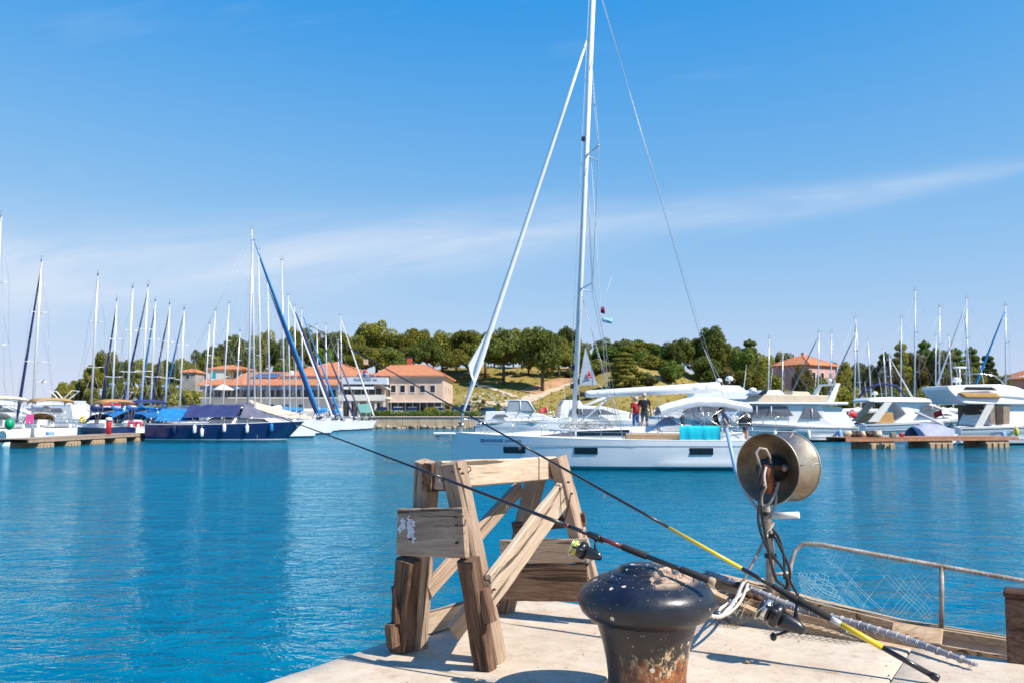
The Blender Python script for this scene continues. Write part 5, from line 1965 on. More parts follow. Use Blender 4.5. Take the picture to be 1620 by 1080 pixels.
profile_block(t, 'saloon_door', [(-6.05, 1.5), (-5.5, 1.5), (-5.3, 3.45), (-5.9, 3.45)], 1.7, 1.6, 'tackle')
side_panel(t, 'saloon_curtain', [(-6.2, 1.7), (-4.75, 1.75), (-4.65, 3.3), (-6.2, 3.3)], lambda x, z: 2.0, 'ponwood', .06)
side_panel(t, 'curtain_panel', [(-5.75, 1.72), (-5.25, 1.74), (-5.2, 3.28), (-5.75, 3.28)], lambda x, z: 2.06, 'tackle', .06)
profile_block(t, 'flybridge', [(-8.4, 3.75), (-7.7, 3.45), (-3.0, 3.4), (2.0, 3.55), (3.6, 3.75), (1.9, 4.35), (-2.6, 4.4), (-4.0, 4.9), (-5.4, 5.1), (-9.2, 4.95)], 2.2, 1.95, 'gel', taper=[(-9, .92), (-6, 1), (-2, 1), (4, .6)], curve=4)
profile_block(t, 'flybridge_recess', [(-8.1, 3.98), (-5.2, 3.95), (-5.7, 4.4), (-8.5, 4.4)], 2.21, 2.12, 'canvasochre')
side_panel(t, 'arch_opening', [(-8.2, 4.62), (-5.6, 4.6), (-6.0, 4.86), (-8.0, 4.88)], lambda x, z: 2.06, 'glass', .04)
profile_block(t, 'flybridge_cushion', [(-2.2, 4.35), (1.6, 4.3), (1.1, 4.6), (-1.8, 4.7)], 1.7, 1.5, 'canvastan')
for k in range(5):
    MB().box((-7.2 + k * .28, -1.75, 1.75 + k * .38), (.3, .8, .08)).build('stair_tread', 'gel2', t)
MB().prism([V((-7.5, -2.2, 1.5)), V((-6.9, -2.2, 1.5)), V((-5.9, -2.2, 3.4)), V((-6.5, -2.2, 3.4))], (0, .08, 0)).build('stair_side', 'gel2', t)
radar_dome(t, -7.2, .4, 5.35, .34)
MB().tube([V((-7.4, -.4, 5.0)), V((-7.4, -.4, 6.6))], .05, 6).build('aerial_post', 'gel', t)
MB().tube([V((-7.9, -.4, 6.6)), V((-6.9, -.4, 6.6))], .09, 6).build('radar_scanner', 'gel', t)
for q_ in ([(-3.3, -1.7, 4.4), (-2.6, -1.6, 5.7), (-1.0, -1.6, 6.0), (1.8, -1.6, 6.05), (3.0, -1.6, 5.2)], [(-3.3, 1.7, 4.4), (-2.6, 1.6, 5.7), (-1.0, 1.6, 6.0), (1.8, 1.6, 6.05), (3.0, 1.6, 5.2)],
           [(-1.2, -1.6, 5.97), (-2.2, -1.7, 4.45)], [(-4.6, -1.8, 4.9), (-5.4, -1.7, 5.8), (-6.4, -1.7, 6.0), (-8.0, -1.7, 6.0)]):
    MB().tube([V(v) for v in q_], .035, 6).build('bimini_frame', 'steel', t)
rail(t, st, 1, 7.5, 6)
strake(t, st, -8.5, 8, .9)
strake(t, st, -8.5, 7.6, .6, 'mastg', .025)
profile_block(t, 'flybridge_windscreen', [(1.2, 4.3), (2.0, 4.2), (1.3, 4.75), (.9, 4.75)], 1.75, 1.5, 'glass')
side_panel(t, 'gold_stripe', [(-6.5, 1.02), (6, 1.42), (6, 1.46), (-6.5, 1.06)], lambda x, z: interp([(-9, 2.4), (0, 2.46), (4, 2.0), (7, 1.0)], x), 'glassgrey', .015)
fender(t, -4.6, -2.62, .75, 'yellow', .7, .15)
for x in (-5.6, -.9):
    fender(t, x, -2.62, .3, 'ltblue', .85, .17)
# passerelle and covered tender in between
p = at(1478, 690, 64.5)
tt = thing('covered_tender', 'small boat under a blue grey tarpaulin between the big yacht and the pontoon', 'boat', (p.x, p.y, 0), R(12))
m_ = MB()
hull(m_, 3.9, 1.7, .75, .6, n=10)
m_.build('hull', ['gel', 'navy', 'antidark', 'deck', 'gel'], tt)
rings = []
for i in range(8):
    q = i / 7
    x = lerp(-1.9, 1.7, q)
    hb, z = .85 * (1 - q ** 3) + .05, .62
    hh = .75 + .85 * math.sin(math.pi * (.25 + q * .6)) + .06 * math.sin(i * 4)
    rings.append([V((x, hb * 1.04 * k, lerp(.6, hh, (1 - abs(k) ** 1.6)))) for k in (-1, -.75, -.4, 0, .4, .75, 1)])
MT['tarp'] = pm('blue_grey_tarpaulin', (0.28, 0.31, 0.42), 0.7, var=0.15, scale=2, bump=.6, bscale=3)
MB().loft(rings, 0, False, False).build('tarpaulin', 'tarp', tt)
gw = MB()
a, b = at(1449, 651, 64), at(1492, 671, 62.5)
gw.box((0, 0, 0), ((b - a).length, .42, .12), bev=.03)
o = gw.build('gangway', 'mastg', None, (a + b) / 2)
o.rotation_euler = (b - a).to_track_quat('X', 'Z').to_euler()
tag(o, 'grey folding gangway slanting down towards the covered tender', 'gangway')
# blue motor boats glimpsed behind
t = thing('motor_boat', 'small boat with blue canvas cover glimpsed between the two motor yachts', 'boat', (at(1475, 660, 92).x, 92, 0), R(170))
mhull(t, 7.5, 2.7, 1.5, 1.1)
profile_block(t, 'canvas_cover', [(-3, 1.2), (2.2, 1.4), (1.2, 2.5), (-2.4, 2.3)], 1.2, .8, 'canvasnavy')
profile_block(t, 'windscreen', [(1.2, 1.5), (2.4, 1.5), (1.4, 2.3), (1.0, 2.3)], 1.0, .8, 'glass')

# ---- cruisers seen over the deck of the white yacht
Y4 = 78
t = thing('motor_yacht', 'white motor cruiser with framed windscreen and grey rubbing strake left of the white mast', 'motor yacht',
          (at(838, 690, Y4).x - .6, Y4, 0), R(-2), GY)
st = mhull(t, 8.2, 3.0, 1.9, 1.45)
h4 = lambda x, z: lerp(1.25, 1.05, (z - 1.6) / .8) * interp([(-5, 1), (0, 1), (3.2, .45)], x)
profile_block(t, 'deckhouse', [(-3.4, 1.3), (3.0, 1.75), (1.8, 2.2), (.2, 2.5), (-3.2, 2.45)], 1.3, 1.1, 'gel', taper=[(-5, 1), (0, 1), (3.2, .45)])
side_panel(t, 'window', [(-2.6, 1.95), (-1.2, 1.95), (-1.5, 2.2), (-2.3, 2.2)], h4, 'glassgrey', .04)
side_panel(t, 'rubbing_strake', [(-4, 1.28), (1, 1.42), (3.2, 1.62), (3.2, 1.72), (1, 1.54), (-4, 1.40)], lambda x, z: interp([(-5, 1.42), (0, 1.46), (1, 1.36), (2.2, 1.0), (3.3, .45)], x), 'glassgrey', .06)
ws = profile_block(t, 'windscreen', [(-1.4, 2.42), (1.1, 2.45), (.5, 3.35), (-1.2, 3.4)], 1.1, .9, 'clear')
for s_ in (-1, 1):
    m_ = MB()
    m_.tube([V((-1.4, s_ * 1.12, 2.42)), V((-1.2, s_ * .93, 3.42)), V((.5, s_ * .93, 3.38)), V((1.1, s_ * 1.12, 2.45))], .05, 5)
    m_.tube([V((-.2, s_ * 1.12, 2.44)), V((-.2, s_ * .93, 3.4))], .05, 5)
    m_.build('windscreen_frame', 'gel', t)
rail(t, st, -1, 3.6, 5)

t = thing('motor_yacht', 'low white sports cruiser lying behind the two standing men', 'motor yacht', (at(960, 690, 80).x, 80, 0), R(4), GY)
st = mhull(t, 10.5, 3.4, 1.8, 1.5)
profile_block(t, 'deckhouse', [(-4.5, 1.5), (4.0, 1.7), (2.2, 2.3), (-.5, 2.9), (-4.3, 3.0)], 1.45, 1.2, 'gel', taper=[(-5, 1), (0, 1), (4.2, .45)])
side_panel(t, 'window', [(-3.6, 2.15), (.8, 2.15), (-.6, 2.65), (-3.4, 2.7)], lambda x, z: 1.42 - (z - 1.5) * .14, 'glassgrey', .03)
profile_block(t, 'cover', [(-4.3, 2.95), (-2.2, 2.9), (-2.6, 3.5), (-4.0, 3.45)], 1.1, .8, 'canvaslight')
MB().tube([V((-3.0, 0, 2.6)), V((1.0, 0, 4.1))], [.12, .14], 8).build('folded_crane', 'canvaslight', t)
rail(t, st, -2, 4.6, 6)
t = thing('motor_yacht', 'white flybridge cruiser with twin radar domes half hidden by the bimini', 'motor yacht', (at(1110, 690, 84).x, 84, 0), R(178), GY)
st = mhull(t, 14, 4.4, 2.1, 1.5)
profile_block(t, 'deckhouse', [(-5.5, 1.4), (5, 1.7), (3, 2.8), (1.2, 3.5), (-4.5, 3.6)], 1.95, 1.6, 'gel', taper=[(-6, 1), (2, 1), (5.2, .5)])
side_panel(t, 'window', [(-3.5, 2.3), (2.3, 2.3), (1.0, 3.1), (-3.2, 3.1)], lambda x, z: 1.9 - (z - 1.4) * .16, 'glassgrey', .04)
profile_block(t, 'flybridge', [(-5.2, 3.55), (1.4, 3.5), (.6, 4.4), (-4.8, 4.4)], 1.75, 1.6, 'gel')
profile_block(t, 'flybridge_cover', [(-4.0, 4.35), (-.4, 4.35), (-1.2, 4.9), (-3.4, 4.85)], 1.4, 1.0, 'canvaswhite')
radar_dome(t, -2.6, .5, 5.3, .36)
radar_dome(t, -1.8, -.4, 5.2, .30)
rail(t, st, -1, 6.3, 7)

# ---- motor yachts far behind on the left
for k, (px, L_, rz, lb) in enumerate(((12, 13, R(8), 'white motor yacht far behind at the left edge, under a pale hardtop'), (66, 14, R(176), 'long low white motor yacht behind the ochre biminis'),
                                       (128, 11, R(5), 'white cruiser with dark cabin opening behind the bare grey mast'), (170, 10, R(172), 'rounded white cruiser with a red stripe at the foot of the left headland'))):
    Yk = 108 + k * 3
    t = thing('motor_yacht', lb, 'motor yacht', (at(px, 640, Yk).x, Yk, 0), rz, 'motor yachts far behind on the left')
    st = mhull(t, L_, L_ * .3, 1.9, 1.5, n=12)
    profile_block(t, 'deckhouse', [(-.38 * L_, 1.5), (.30 * L_, 1.8), (.16 * L_, 2.6), (.04 * L_, 3.2), (-.34 * L_, 3.25)], L_ * .13, L_ * .11, 'gel', taper=[(-6, 1), (1, 1), (4.5, .5)])
    side_panel(t, 'window', [(-.28 * L_, 2.3), (.14 * L_, 2.35), (.05 * L_, 2.85), (-.26 * L_, 2.85)], lambda x, z: L_ * .127, 'glassgrey', .05)
    profile_block(t, 'flybridge', [(-.34 * L_, 3.2), (.06 * L_, 3.2), (.0, 3.7), (-.36 * L_, 3.75)], L_ * .115, L_ * .1, 'gel' if k != 3 else 'red')
    MB().tube([V((-.2 * L_, .6, 3.7)), V((-.3 * L_, .6, 5.0)), V((-.32 * L_, -.6, 5.0)), V((-.2 * L_, -.6, 3.7))], .07, 6).build('radar_arch', 'gel', t)

# ================================================================ THE WHITE YACHT
YC = 39.2
YL = 13.3
xs = at(1193, 690, 38.4).x
xb = at(712, 690, YC).x
YL = xs - xb
yc = thing('white_yacht', 'large white sailing yacht under way with grey bimini, turquoise towel and crew on deck', 'sailing boat', ((xs + xb) / 2, YC, 0), R(175.5))


def yx(px, Y=YC):
    """pixel column -> yacht x (bow positive)"""
    return -(at(px, 690, Y).x - (xs + xb) / 2)


m_ = MB()
yst = hull(m_, YL, 4.15, 1.50, 1.22, stern=.86, rake=.012, n=34, draft=.5, power=2.15, flare=.93)
m_.build('hull', ['gel', 'anti', 'anti', 'deck', 'gel'], yc)
near = lambda x, k=.94: -st_at(yst, x)[0] * k          # helper: port side is y<0 towards... see below
# the boat is turned round, so its +y side faces the camera
def side(x, z, out=.012):
    hb, zs = st_at(yst, x)
    f_ = z / zs
    k62 = lerp(.995, lerp(1, .93, .35), smooth(.38, .42, (x + YL / 2) / YL))
    k = lerp(lerp(1, .93, .8), k62, min(1, max(0, (f_ - .3) / .32))) if f_ < .62 else lerp(k62, 1, (f_ - .62) / .38)
    return V((x, hb * k + out, z))


def hullpanel(name, x0, x1, z0, z1, mat_, out=.012, n=6, th=.02, par=None):
    rings = []
    for i in range(n + 1):
        x = lerp(x0, x1, i / n)
        rings.append([side(x, z0, out), side(x, z1, out), side(x, z1, out + th), side(x, z0, out + th)])
    return MB().loft(rings, 0, True, True, False).build(name, mat_, par or yc)


for pa, pb in ((799, 835), (914, 951), (1094, 1131)):
    Yn = YC - 1.9
    hullpanel('hull_window', yx(pa, Yn if pa > 850 else YC - 1.2), yx(pb, Yn if pa > 850 else YC - 1.3), .66, .94, 'glass', .006, 4, .012)
hullpanel('hull_stripe', yx(765, 38.6), yx(1184, 37.4), 1.0, 1.032, 'mastg', .010, 28, .008)
hullpanel('rubbing_strake', YL / 2 - .2, -YL / 2 + .1, 1.18, 1.2, 'canvaslight', .0, 30, .01) if False else None
# boat's name
MT['navytext'] = pm('dark_blue_lettering', (0.02, 0.08, 0.26), 0.4, var=.03)
for s_, px0, sz in (('SEAWAVE', 760, .235), ('2759 RO', 801, .20)):
    me = text_mesh(s_, sz, .003, .006)
    me.materials.append(MT['navytext'])
    x0 = yx(px0, YC - 1.0)
    pa, pb = side(x0, 1.05, .02), side(x0 - 1.1, 1.05, .02)
    for v_ in me.vertices:                      # wrap the letters round the flare of the bow
        q = x0 - v_.co.x
        s3 = side(q, 1.12 + v_.co.y * .8, .012)
        v_.co = (q, s3.y - v_.co.z, s3.z)
    link('lettering', me, yc)
# deck saloon and coachroof
cr = cabin_mb(-2.4, YL * .38, 1.45, .55, 1.30, .52, .12).build('coachroof', 'gel', yc)


def cab(x, q, out=.014):
    t_ = max(0, (x + 2.4) / (YL * .38 + 2.4))
    wv = lerp(1.45, .55, t_)
    h = lerp(.52, .12, t_ ** 1.5)
    k, zz = (1, .25) if q == 0 else (.9, .82)
    return V((x, wv * k + out, 1.30 + h * zz))


for xa, xc, mt_ in ((yx(1000, 37.8), yx(917, 37.8), 'glass'), (yx(914, 37.8), yx(842, 37.8), 'glassgrey')):
    n = 6
    rings = []
    for i in range(n + 1):
        x = lerp(xa, xc, i / n)
        e = .9 if mt_ == 'glass' else (1 - i / n) * .9 + .04
        a, b = cab(x, 0), cab(x, 1)
        rings.append([a, lerp(a, b, e), lerp(a, b, e) + V((0, .012, 0)), a + V((0, .012, 0))])
    MB().loft(rings, 0, True, True, False).build('saloon_window', mt_, cr)
# teak cockpit coaming, cockpit well and seats
for s_ in (-1, 1):
    MB().box((yx(1036, 38), s_ * 1.55, 1.36), (2.4, .25, .34), bev=.05).build('cockpit_coaming', 'teak', yc)
    MB().box((-YL / 2 + 2.4, s_ * 1.35, 1.40), (3.6, .5, .36), bev=.06).build('cockpit_seat', 'gel', yc)
MB().box((-YL / 2 + .25, 0, 1.25), (.3, 3.2, .28), bev=.05).build('transom_bench', 'gel', yc)
for s_ in (-1, 1):
    m_ = MB()
    xw = -YL / 2 + 1.1
    for k in range(18):
        a0, a1 = k * math.pi / 9, (k + 1) * math.pi / 9
        m_.tube([V((xw, s_ * .95 + .42 * math.cos(a0), 1.75 + .42 * math.sin(a0))), V((xw, s_ * .95 + .42 * math.cos(a1), 1.75 + .42 * math.sin(a1)))], .02, 5)
    for k in range(3):
        a0 = k * math.pi / 3
        m_.tube([V((xw, s_ * .95 + .42 * math.cos(a0), 1.75 + .42 * math.sin(a0))), V((xw, s_ * .95 - .42 * math.cos(a0), 1.75 - .42 * math.sin(a0)))], .012, 4)
    m_.box((xw + .12, s_ * .95, 1.55), (.2, .24, .7), bev=.04)
    m_.build('steering_wheel', 'steel', yc)
# mast, boom, rig
zt = at(944, -14, YC).z
mfoot = V((yx(908), 0, 1.55))
mtop = V((yx(944.5), 0, zt))
mo = MB().tube([mfoot, lerp(mfoot, mtop, .5), mtop], [.165, .16, .14], 16, flat=.75).build('mast', 'mastw', yc)
MB().box(mtop + V((-.15, 0, .05)), (.6, .12, .16), bev=.03).build('masthead_fitting', 'black', mo)
tips = []
for (px, py, L_) in ((927, 246, 1.25), (921, 458, 1.5)):
    z = at(px, py, YC).z
    b = V((lerp(mfoot.x, mtop.x, (z - 1.55) / (zt - 1.55)), 0, z))
    for s_ in (1, -1):
        q = b + V((-.55, s_ * L_, .10))
        MB().tube([b, q], [.055, .035], 8, flat=.6).build('spreader', 'alu', mo)
        tips.append((s_, q))
tips.sort(key=lambda a_: a_[1].z)
for f_, o_ in ((.655, 0), (.10, .18), (.14, .0)):
    p = lerp(mfoot, mtop, f_)
    MB().box(p + V((.17, .05, 0)), (.16, .14, .22), bev=.03).build('mast_fitting', 'black', mo)
for f_ in (.045, .075, .11):
    p = lerp(mfoot, mtop, f_)
    MB().box(p + V((-.12, .11, 0)), (.08, .08, .26), bev=.02).build('mast_cleat', 'black', mo)
m_ = MB()
hb, zd = st_at(yst, yx(983))
for s_ in (1, -1):
    cp = V((yx(983), s_ * hb * .93, zd))
    ts = [q for k, q in tips if k == s_]
    m_.tube([cp, ts[0], ts[1], lerp(mfoot, mtop, .86)], .011, 5)
    m_.tube([cp, lerp(mfoot, mtop, (at(921, 458, YC).z - 1.55) / (zt - 1.55))], .011, 5)
    m_.tube([ts[0], lerp(mfoot, mtop, (at(927, 246, YC).z - 1.55) / (zt - 1.55))], .009, 5)
m_.build('shroud', 'wire', yc)
m_ = MB()
split = V((yx(1112), 0, at(1112, 548, YC).z))
pts = [mtop + V((-.3, 0, 0)), V((yx(985), 0, at(985, 110, YC).z)), V((yx(1020), 0, at(1020, 232, YC).z)), V((yx(1065), 0, at(1065, 378, YC).z)), split]
m_.tube([mtop + V((-.3, 0, 0)), split], .011, 5)
for s_ in (-1, 1):
    m_.tube([split, V((-YL / 2 + .25, s_ * 1.3, 1.3))], .010, 5)
m_.build('backstay', 'wire', yc)
# topping lift and halyards beside the mast
m_ = MB()
m_.tube([mtop + V((-.25, 0, 0)), V((yx(1135), .0, at(1135, 612, YC).z))], .006, 4)
m_.tube([lerp(mfoot, mtop, .98) + V((.2, .1, 0)), mfoot + V((.24, .1, .2))], .008, 4)
m_.tube([lerp(mfoot, mtop, .6) + V((-.25, .05, 0)), V((yx(962), .35, 1.9))], .008, 4)
m_.build('halyard', 'rope', yc)
# furled headsail
fa, fb_ = V((yx(727), 0, at(727, 664, YC).z)), V((yx(934), 0, at(934, 62, YC).z))
fs_ = MB()
ts = (0, .04, .09, .15, .22, .5, .8, 1)
fs_.tube([lerp(fa, fb_, q) for q in ts], [.05, .06, .11, .145, .125, .10, .08, .05], 9)
fo = fs_.build('furled_headsail', 'canvaswhite', yc)
a = lerp(fa, fb_, .08)
m_ = MB()
clew = V((yx(748), .12, at(748, 603, YC).z))
base = [lerp(fa, fb_, q) for q in (.08, .13, .19, .26)]
m_.add([base[0], base[1], base[2], base[3], clew + V((0, .05, 0)), clew + V((.15, -.05, .35)), clew + V((.22, .06, .75)), base[3]],
       [(0, 4, 1), (1, 4, 5), (1, 5, 2), (2, 5, 6), (2, 6, 3)], 0, True)
m_.add([v + V((0, -.06, 0)) for v in (base[0], base[1], base[2], base[3], clew + V((.05, .02, .05)), clew + V((.2, -.05, .4)), clew + V((.27, .06, .75)))],
       [(0, 1, 4), (1, 5, 4), (1, 2, 5), (2, 6, 5), (2, 3, 6)], 0, True)
m_.build('sail_clew', 'canvaswhite', fo, fix=False)
MB().lathe([(.0, 0), (.13, 0), (.13, .04), (.05, .06), (.05, .14), (.13, .16), (.13, .2), (0, .2)], 12, M4.Translation(fa - V((0, 0, .3)))).build('furling_drum', 'black', fo)
m_ = MB()
m_.tube([clew, V((yx(800), .9, 2.6)), V((yx(880), 1.3, 1.5))], .009, 4)
m_.build('sheet', 'rope', fo)
# corner of the mainsail showing behind the mast
m_ = MB()
ca, cb_, cc = V((yx(927), -.02, at(927, 548, YC).z)), V((yx(946), .05, at(946, 608, YC).z)), V((yx(916), -.02, at(916, 609, YC).z))
cd = V((yx(937), .03, at(937, 578, YC).z))
m_.add([ca, cd, cb_, cc, ca + V((0, -.03, 0)), cd + V((0, -.03, 0)), cb_ + V((0, -.03, 0)), cc + V((0, -.03, 0))], [(0, 1, 2, 3), (7, 6, 5, 4), (0, 4, 5, 1), (1, 5, 6, 2), (2, 6, 7, 3), (3, 7, 4, 0)])
ms = m_.build('mainsail_corner', 'canvaslight', yc)
em = MB()
ec = V((yx(932.5), .06, at(932, 590, YC).z))
em.prism([ec + V((-.09, 0, -.12)), ec + V((.09, 0, -.12)), ec + V((.0, 0, .14))], (0, .015, 0))
em.box(ec + V((0, .01, -.17)), (.26, .015, .04))
em.build('sail_emblem', 'red', ms)
MB().tube([cb_ + V((0, 0, .05)), V((yx(975), .2, at(975, 638, YC).z)), V((yx(985), .5, 1.8))], .012, 4).build('reefing_line', 'rope', ms)
# boom with in-boom sail bundle
ba, bb = V((yx(926), 0, at(926, 623, YC).z)), V((yx(1138), 0, at(1138, 612, YC).z))
bo = MB()
bo.tube([lerp(ba, bb, q) for q in (0, .01, .04, .5, .97, 1)], [.08, .13, .15, .175, .205, .15], 12, flat=1.12)
bo = bo.build('boom', 'mastw', yc)
me = text_mesh('Elv', .2, .003, .004)
me.materials.append(MT['ltblue'])
q = link('boom_lettering', me, bo, (yx(1094), .265, lerp(ba, bb, .8).z - .08))
q.rotation_euler = (R(90), R(-2.5), R(180))
MB().box(ba + V((.12, 0, 0)), (.22, .16, .2), bev=.03).build('gooseneck', 'black', bo)
m_ = MB()
m_.tube([lerp(ba, bb, .22), mfoot + V((-.2, 0, .35))], .05, 7)
m_.build('vang', 'alu', bo)
m_ = MB()
m_.tube([V((yx(1040), .3, 1.8)), lerp(ba, bb, .55), V((yx(1048), -.3, 1.8))], .012, 4)
m_.build('mainsheet', 'rope', bo)
# deck gear
lifelines(yst, -YL / 2 + .3, YL / 2 - 1.6, 9, .62, .010).build('lifeline', 'steel', yc)
pulpit(yst, YL).build('pulpit', 'steel', yc)
bs = MB()
bs.box((YL / 2 + .28, 0, 1.47), (1.0, .5, .1), bev=.03)
bs.prism([V((YL / 2 + .1, -.08, 1.42)), V((YL / 2 + .55, -.08, 1.42)), V((YL / 2 + .35, -.08, 1.18)), V((YL / 2 + .05, -.08, 1.25))], (0, .16, 0))
bs.build('bowsprit', 'gel', yc)
an = MB()
an.tube([V((YL / 2 + .65, 0, 1.36)), V((YL / 2 + .2, 0, 1.28))], .035, 6)
an.prism([V((YL / 2 + .72, -.16, 1.38)), V((YL / 2 + .72, .16, 1.38)), V((YL / 2 + .38, .12, 1.12)), V((YL / 2 + .38, -.12, 1.12))], (.03, 0, -.05))
an.tube([V((YL / 2 + .2, 0, 1.26)), V((YL / 2 - .04, 0, .95))], .015, 5)
an.build('anchor', 'mastg', yc)
m_ = MB()
for (x, y) in ((yx(880, 39), .5), (yx(870, 39), -.4)):
    m_.box((x, y, 1.62), (.55, .55, .05), bev=.02)
m_.build('deck_hatch', 'glassgrey', yc)
rl = MB()
rg = random.Random(4)
for k in range(9):
    x = yx(895 + k * 9, 38.2)
    rl.tube([V((x + .2 * math.cos(a_), .9 + .12 * math.sin(a_ * 2), 1.82 + .1 * math.sin(a_))) for a_ in [q * .9 for q in range(8)]], .018, 5)
rl.build('coiled_lines', 'greyrope', yc)
for k, px in enumerate((930, 968, 1012, 1060)):
    MB().lathe([(.0, 0), (.11, 0), (.09, .06), (.08, .16), (.11, .2), (.0, .21)], 10, M4.Translation((yx(px, 38.4), .75, 1.78))).build('winch', 'steel', yc)
MB().box((yx(1065, 38), .4, 1.72), (1.7, 1.9, .32), rot=M4.Rotation(R(4), 3, 'Y'), bev=.08).build('sprayhood_folded', 'canvaslight', yc)
sp = sprayhood(yx(1062, 38.4) - .2, 1.15, 1.62, .62, .85).build('sprayhood', 'tarp', yc)
# bimini
rings = []
xa, xc = yx(1046, 38.2), yx(1186, 38.2)
for i in range(11):
    q = i / 10
    x = lerp(xa, xc, q)
    zr = interp([(0, 2.66), (.12, 2.84), (.35, 3.06), (.6, 3.08), (.8, 2.98), (1, 2.80)], q)
    rings.append([V((x, 1.6 * k, zr - .22 * abs(k) ** 2.2 + .015 * math.sin(i * 2.1))) for k in (-1, -.9, -.7, -.35, 0, .35, .7, .9, 1)])
bt = MB().loft(rings, 0, False, False).build('bimini', 'canvaswhite', yc)
for k in (0, 8):
    sg = 1 if k else -1
    MB().loft([[r_[k], r_[k] + V((0, sg * .02, -.12)), r_[k] + V((0, sg * .01, -.20 - .03 * math.sin(i * 2.3)))] for i, r_ in enumerate(rings)], 0, False, False).build('valance', 'canvaslight', bt)
for q0, q1 in ((.04, .42), (.45, .5), (.95, .55), (.30, .85), (.7, .2)):
    x0_, x1_ = lerp(xa, xc, q0), lerp(xa, xc, q1)
    zr = interp([(0, 2.45), (.35, 2.8), (.6, 2.8), (1, 2.45)], q0)
    for s_ in (-1, 1):
        MB().tube([V((x1_, s_ * 1.6, 1.35)), V((x0_, s_ * 1.56, zr - .1))], .017, 5).build('bimini_frame', 'steel', yc)
m_ = MB()
m_.tube([V((-YL / 2 + .2, 1.6, 1.25)), V((-YL / 2 + .15, 1.6, 1.95)), V((-YL / 2 + 1.4, 1.7, 1.95))], .02, 5)
m_.tube([V((-YL / 2 + .2, -1.6, 1.25)), V((-YL / 2 + .15, -1.6, 1.95)), V((-YL / 2 + 1.4, -1.7, 1.95))], .02, 5)
m_.build('pushpit', 'steel', yc)
MB().box((-YL / 2 + .5, 1.25, 2.0), (.55, .18, .42), bev=.05).build('instrument_pod', 'black', yc)
M0 = yc.matrix_basis.copy() if False else M4.Translation(yc.location) @ M4.Rotation(R(175.5), 4, 'Z')


def on_yacht(px, dy, z, Y=YC):
    return M0 @ V((yx(px, YC - dy), dy, z))


# towel over the guard rail
xa, xc = yx(1078, 37.5), yx(1141, 37.5)
rings = []
for i in range(15):
    q = i / 14
    x = lerp(xa, xc, q)
    hb, z = st_at(yst, x)
    y = hb * .95
    f_ = .024 * math.sin(i * 2.3) + .014 * math.sin(i * 5.1)
    rings.append([V((x, y + .05 + f_, z + .02 + .04 * math.sin(i * .5) + .01 * math.sin(i * 2.6))), V((x, y + .06 + f_ * 1.4, z + .25)), V((x, y + .045 + f_ * .6, z + .52)), V((x, y, z + .64)), V((x, y - .05 - f_, z + .5)), V((x, y - .06, z + .2))])
tw = MB().loft(rings, 0, False, False)
tw.v = [tuple(M0 @ V(v)) for v in tw.v]
tag(tw.build('turquoise_towel', 'turq'), 'turquoise towel draped over the guard rail of the white yacht', 'towel')
# courtesy flags under the lower spreader
MT['flagcyan'] = pm('cyan_flag', (0.22, 0.52, 0.68), .8, var=.2, scale=6)


def flag(name, label, px, py, wpx, hpx, mat_, tilt=0.0):
    m_ = MB()
    rings = []
    c = at(px, py, YC - .9)
    w_, h_ = wpx / FPX * YC, hpx / FPX * YC
    for i in range(7):
        q = i / 6
        yv = .05 * math.sin(q * 5)
        x = -w_ / 2 + w_ * q
        rings.append([V((x, yv, h_ / 2 - tilt * q * h_)), V((x, yv, -h_ / 2 - tilt * q * h_)), V((x, yv + .006, -h_ / 2 - tilt * q * h_)), V((x, yv + .006, h_ / 2 - tilt * q * h_))])
    m_.loft(rings)
    o = m_.build(name, mat_, None, c)
    return tag(o, label, 'flag', 'flags flying below the spreader of the white yacht')


f1 = flag('small_flag', 'small red flag with dark canton flying above the pale blue flag', 953.5, 490, 6.5, 10, 'red', .2)
MB().box((.0, -.03, .06), (.09, .012, .12)).build('canton', 'navytext', f1)
f2 = flag('small_flag', 'pale blue pennant with a white line flying below the red flag', 960.5, 505, 15, 8, 'flagcyan', .45)
MB().tube([V((-.2, -.03, .05)), V((.0, .0, -.02)), V((.2, -.05, -.12))], .018, 4).build('flag_line', 'gel', f2)
m_ = MB()
m_.tube([at(968, 438, YC - .9), at(953, 480, YC - .9), at(958, 512, YC - .9), at(962, 680, YC - .9)], .006, 4)
tag(m_.build('flag_halyard', 'rope'), 'thin line from the spreader to the deck carrying the two small flags', 'line')

# ================================================================ PEOPLE
MT['skin'] = pm('tan_skin', (0.52, 0.30, 0.20), .6, var=.08)  # warm tan skin tone with slight random variation
MT['hairdark'] = pm('dark_brown_hair', (0.018, 0.011, 0.008), .6, var=.3)
MT['hairgrey'] = pm('grey_hair', (0.42, 0.38, 0.34), .7, var=.15)
MT['clblack'] = pm('black_cotton', (0.014, 0.014, 0.017), .9, var=.2)
MT['clred'] = pm('dark_red_cotton', (0.30, 0.012, 0.022), .9, var=.15)
MT['cljeans'] = pm('blue_denim', (0.05, 0.11, 0.27), .9, var=.2)
MT['clgrey'] = pm('grey_lilac_cotton', (0.26, 0.24, 0.31), .9, var=.12)
MT['clcream'] = pm('cream_cotton', (0.60, 0.56, 0.50), .9, var=.08)
MT['clkhaki'] = pm('grey_green_shorts', (0.07, 0.08, 0.085), .9, var=.12)


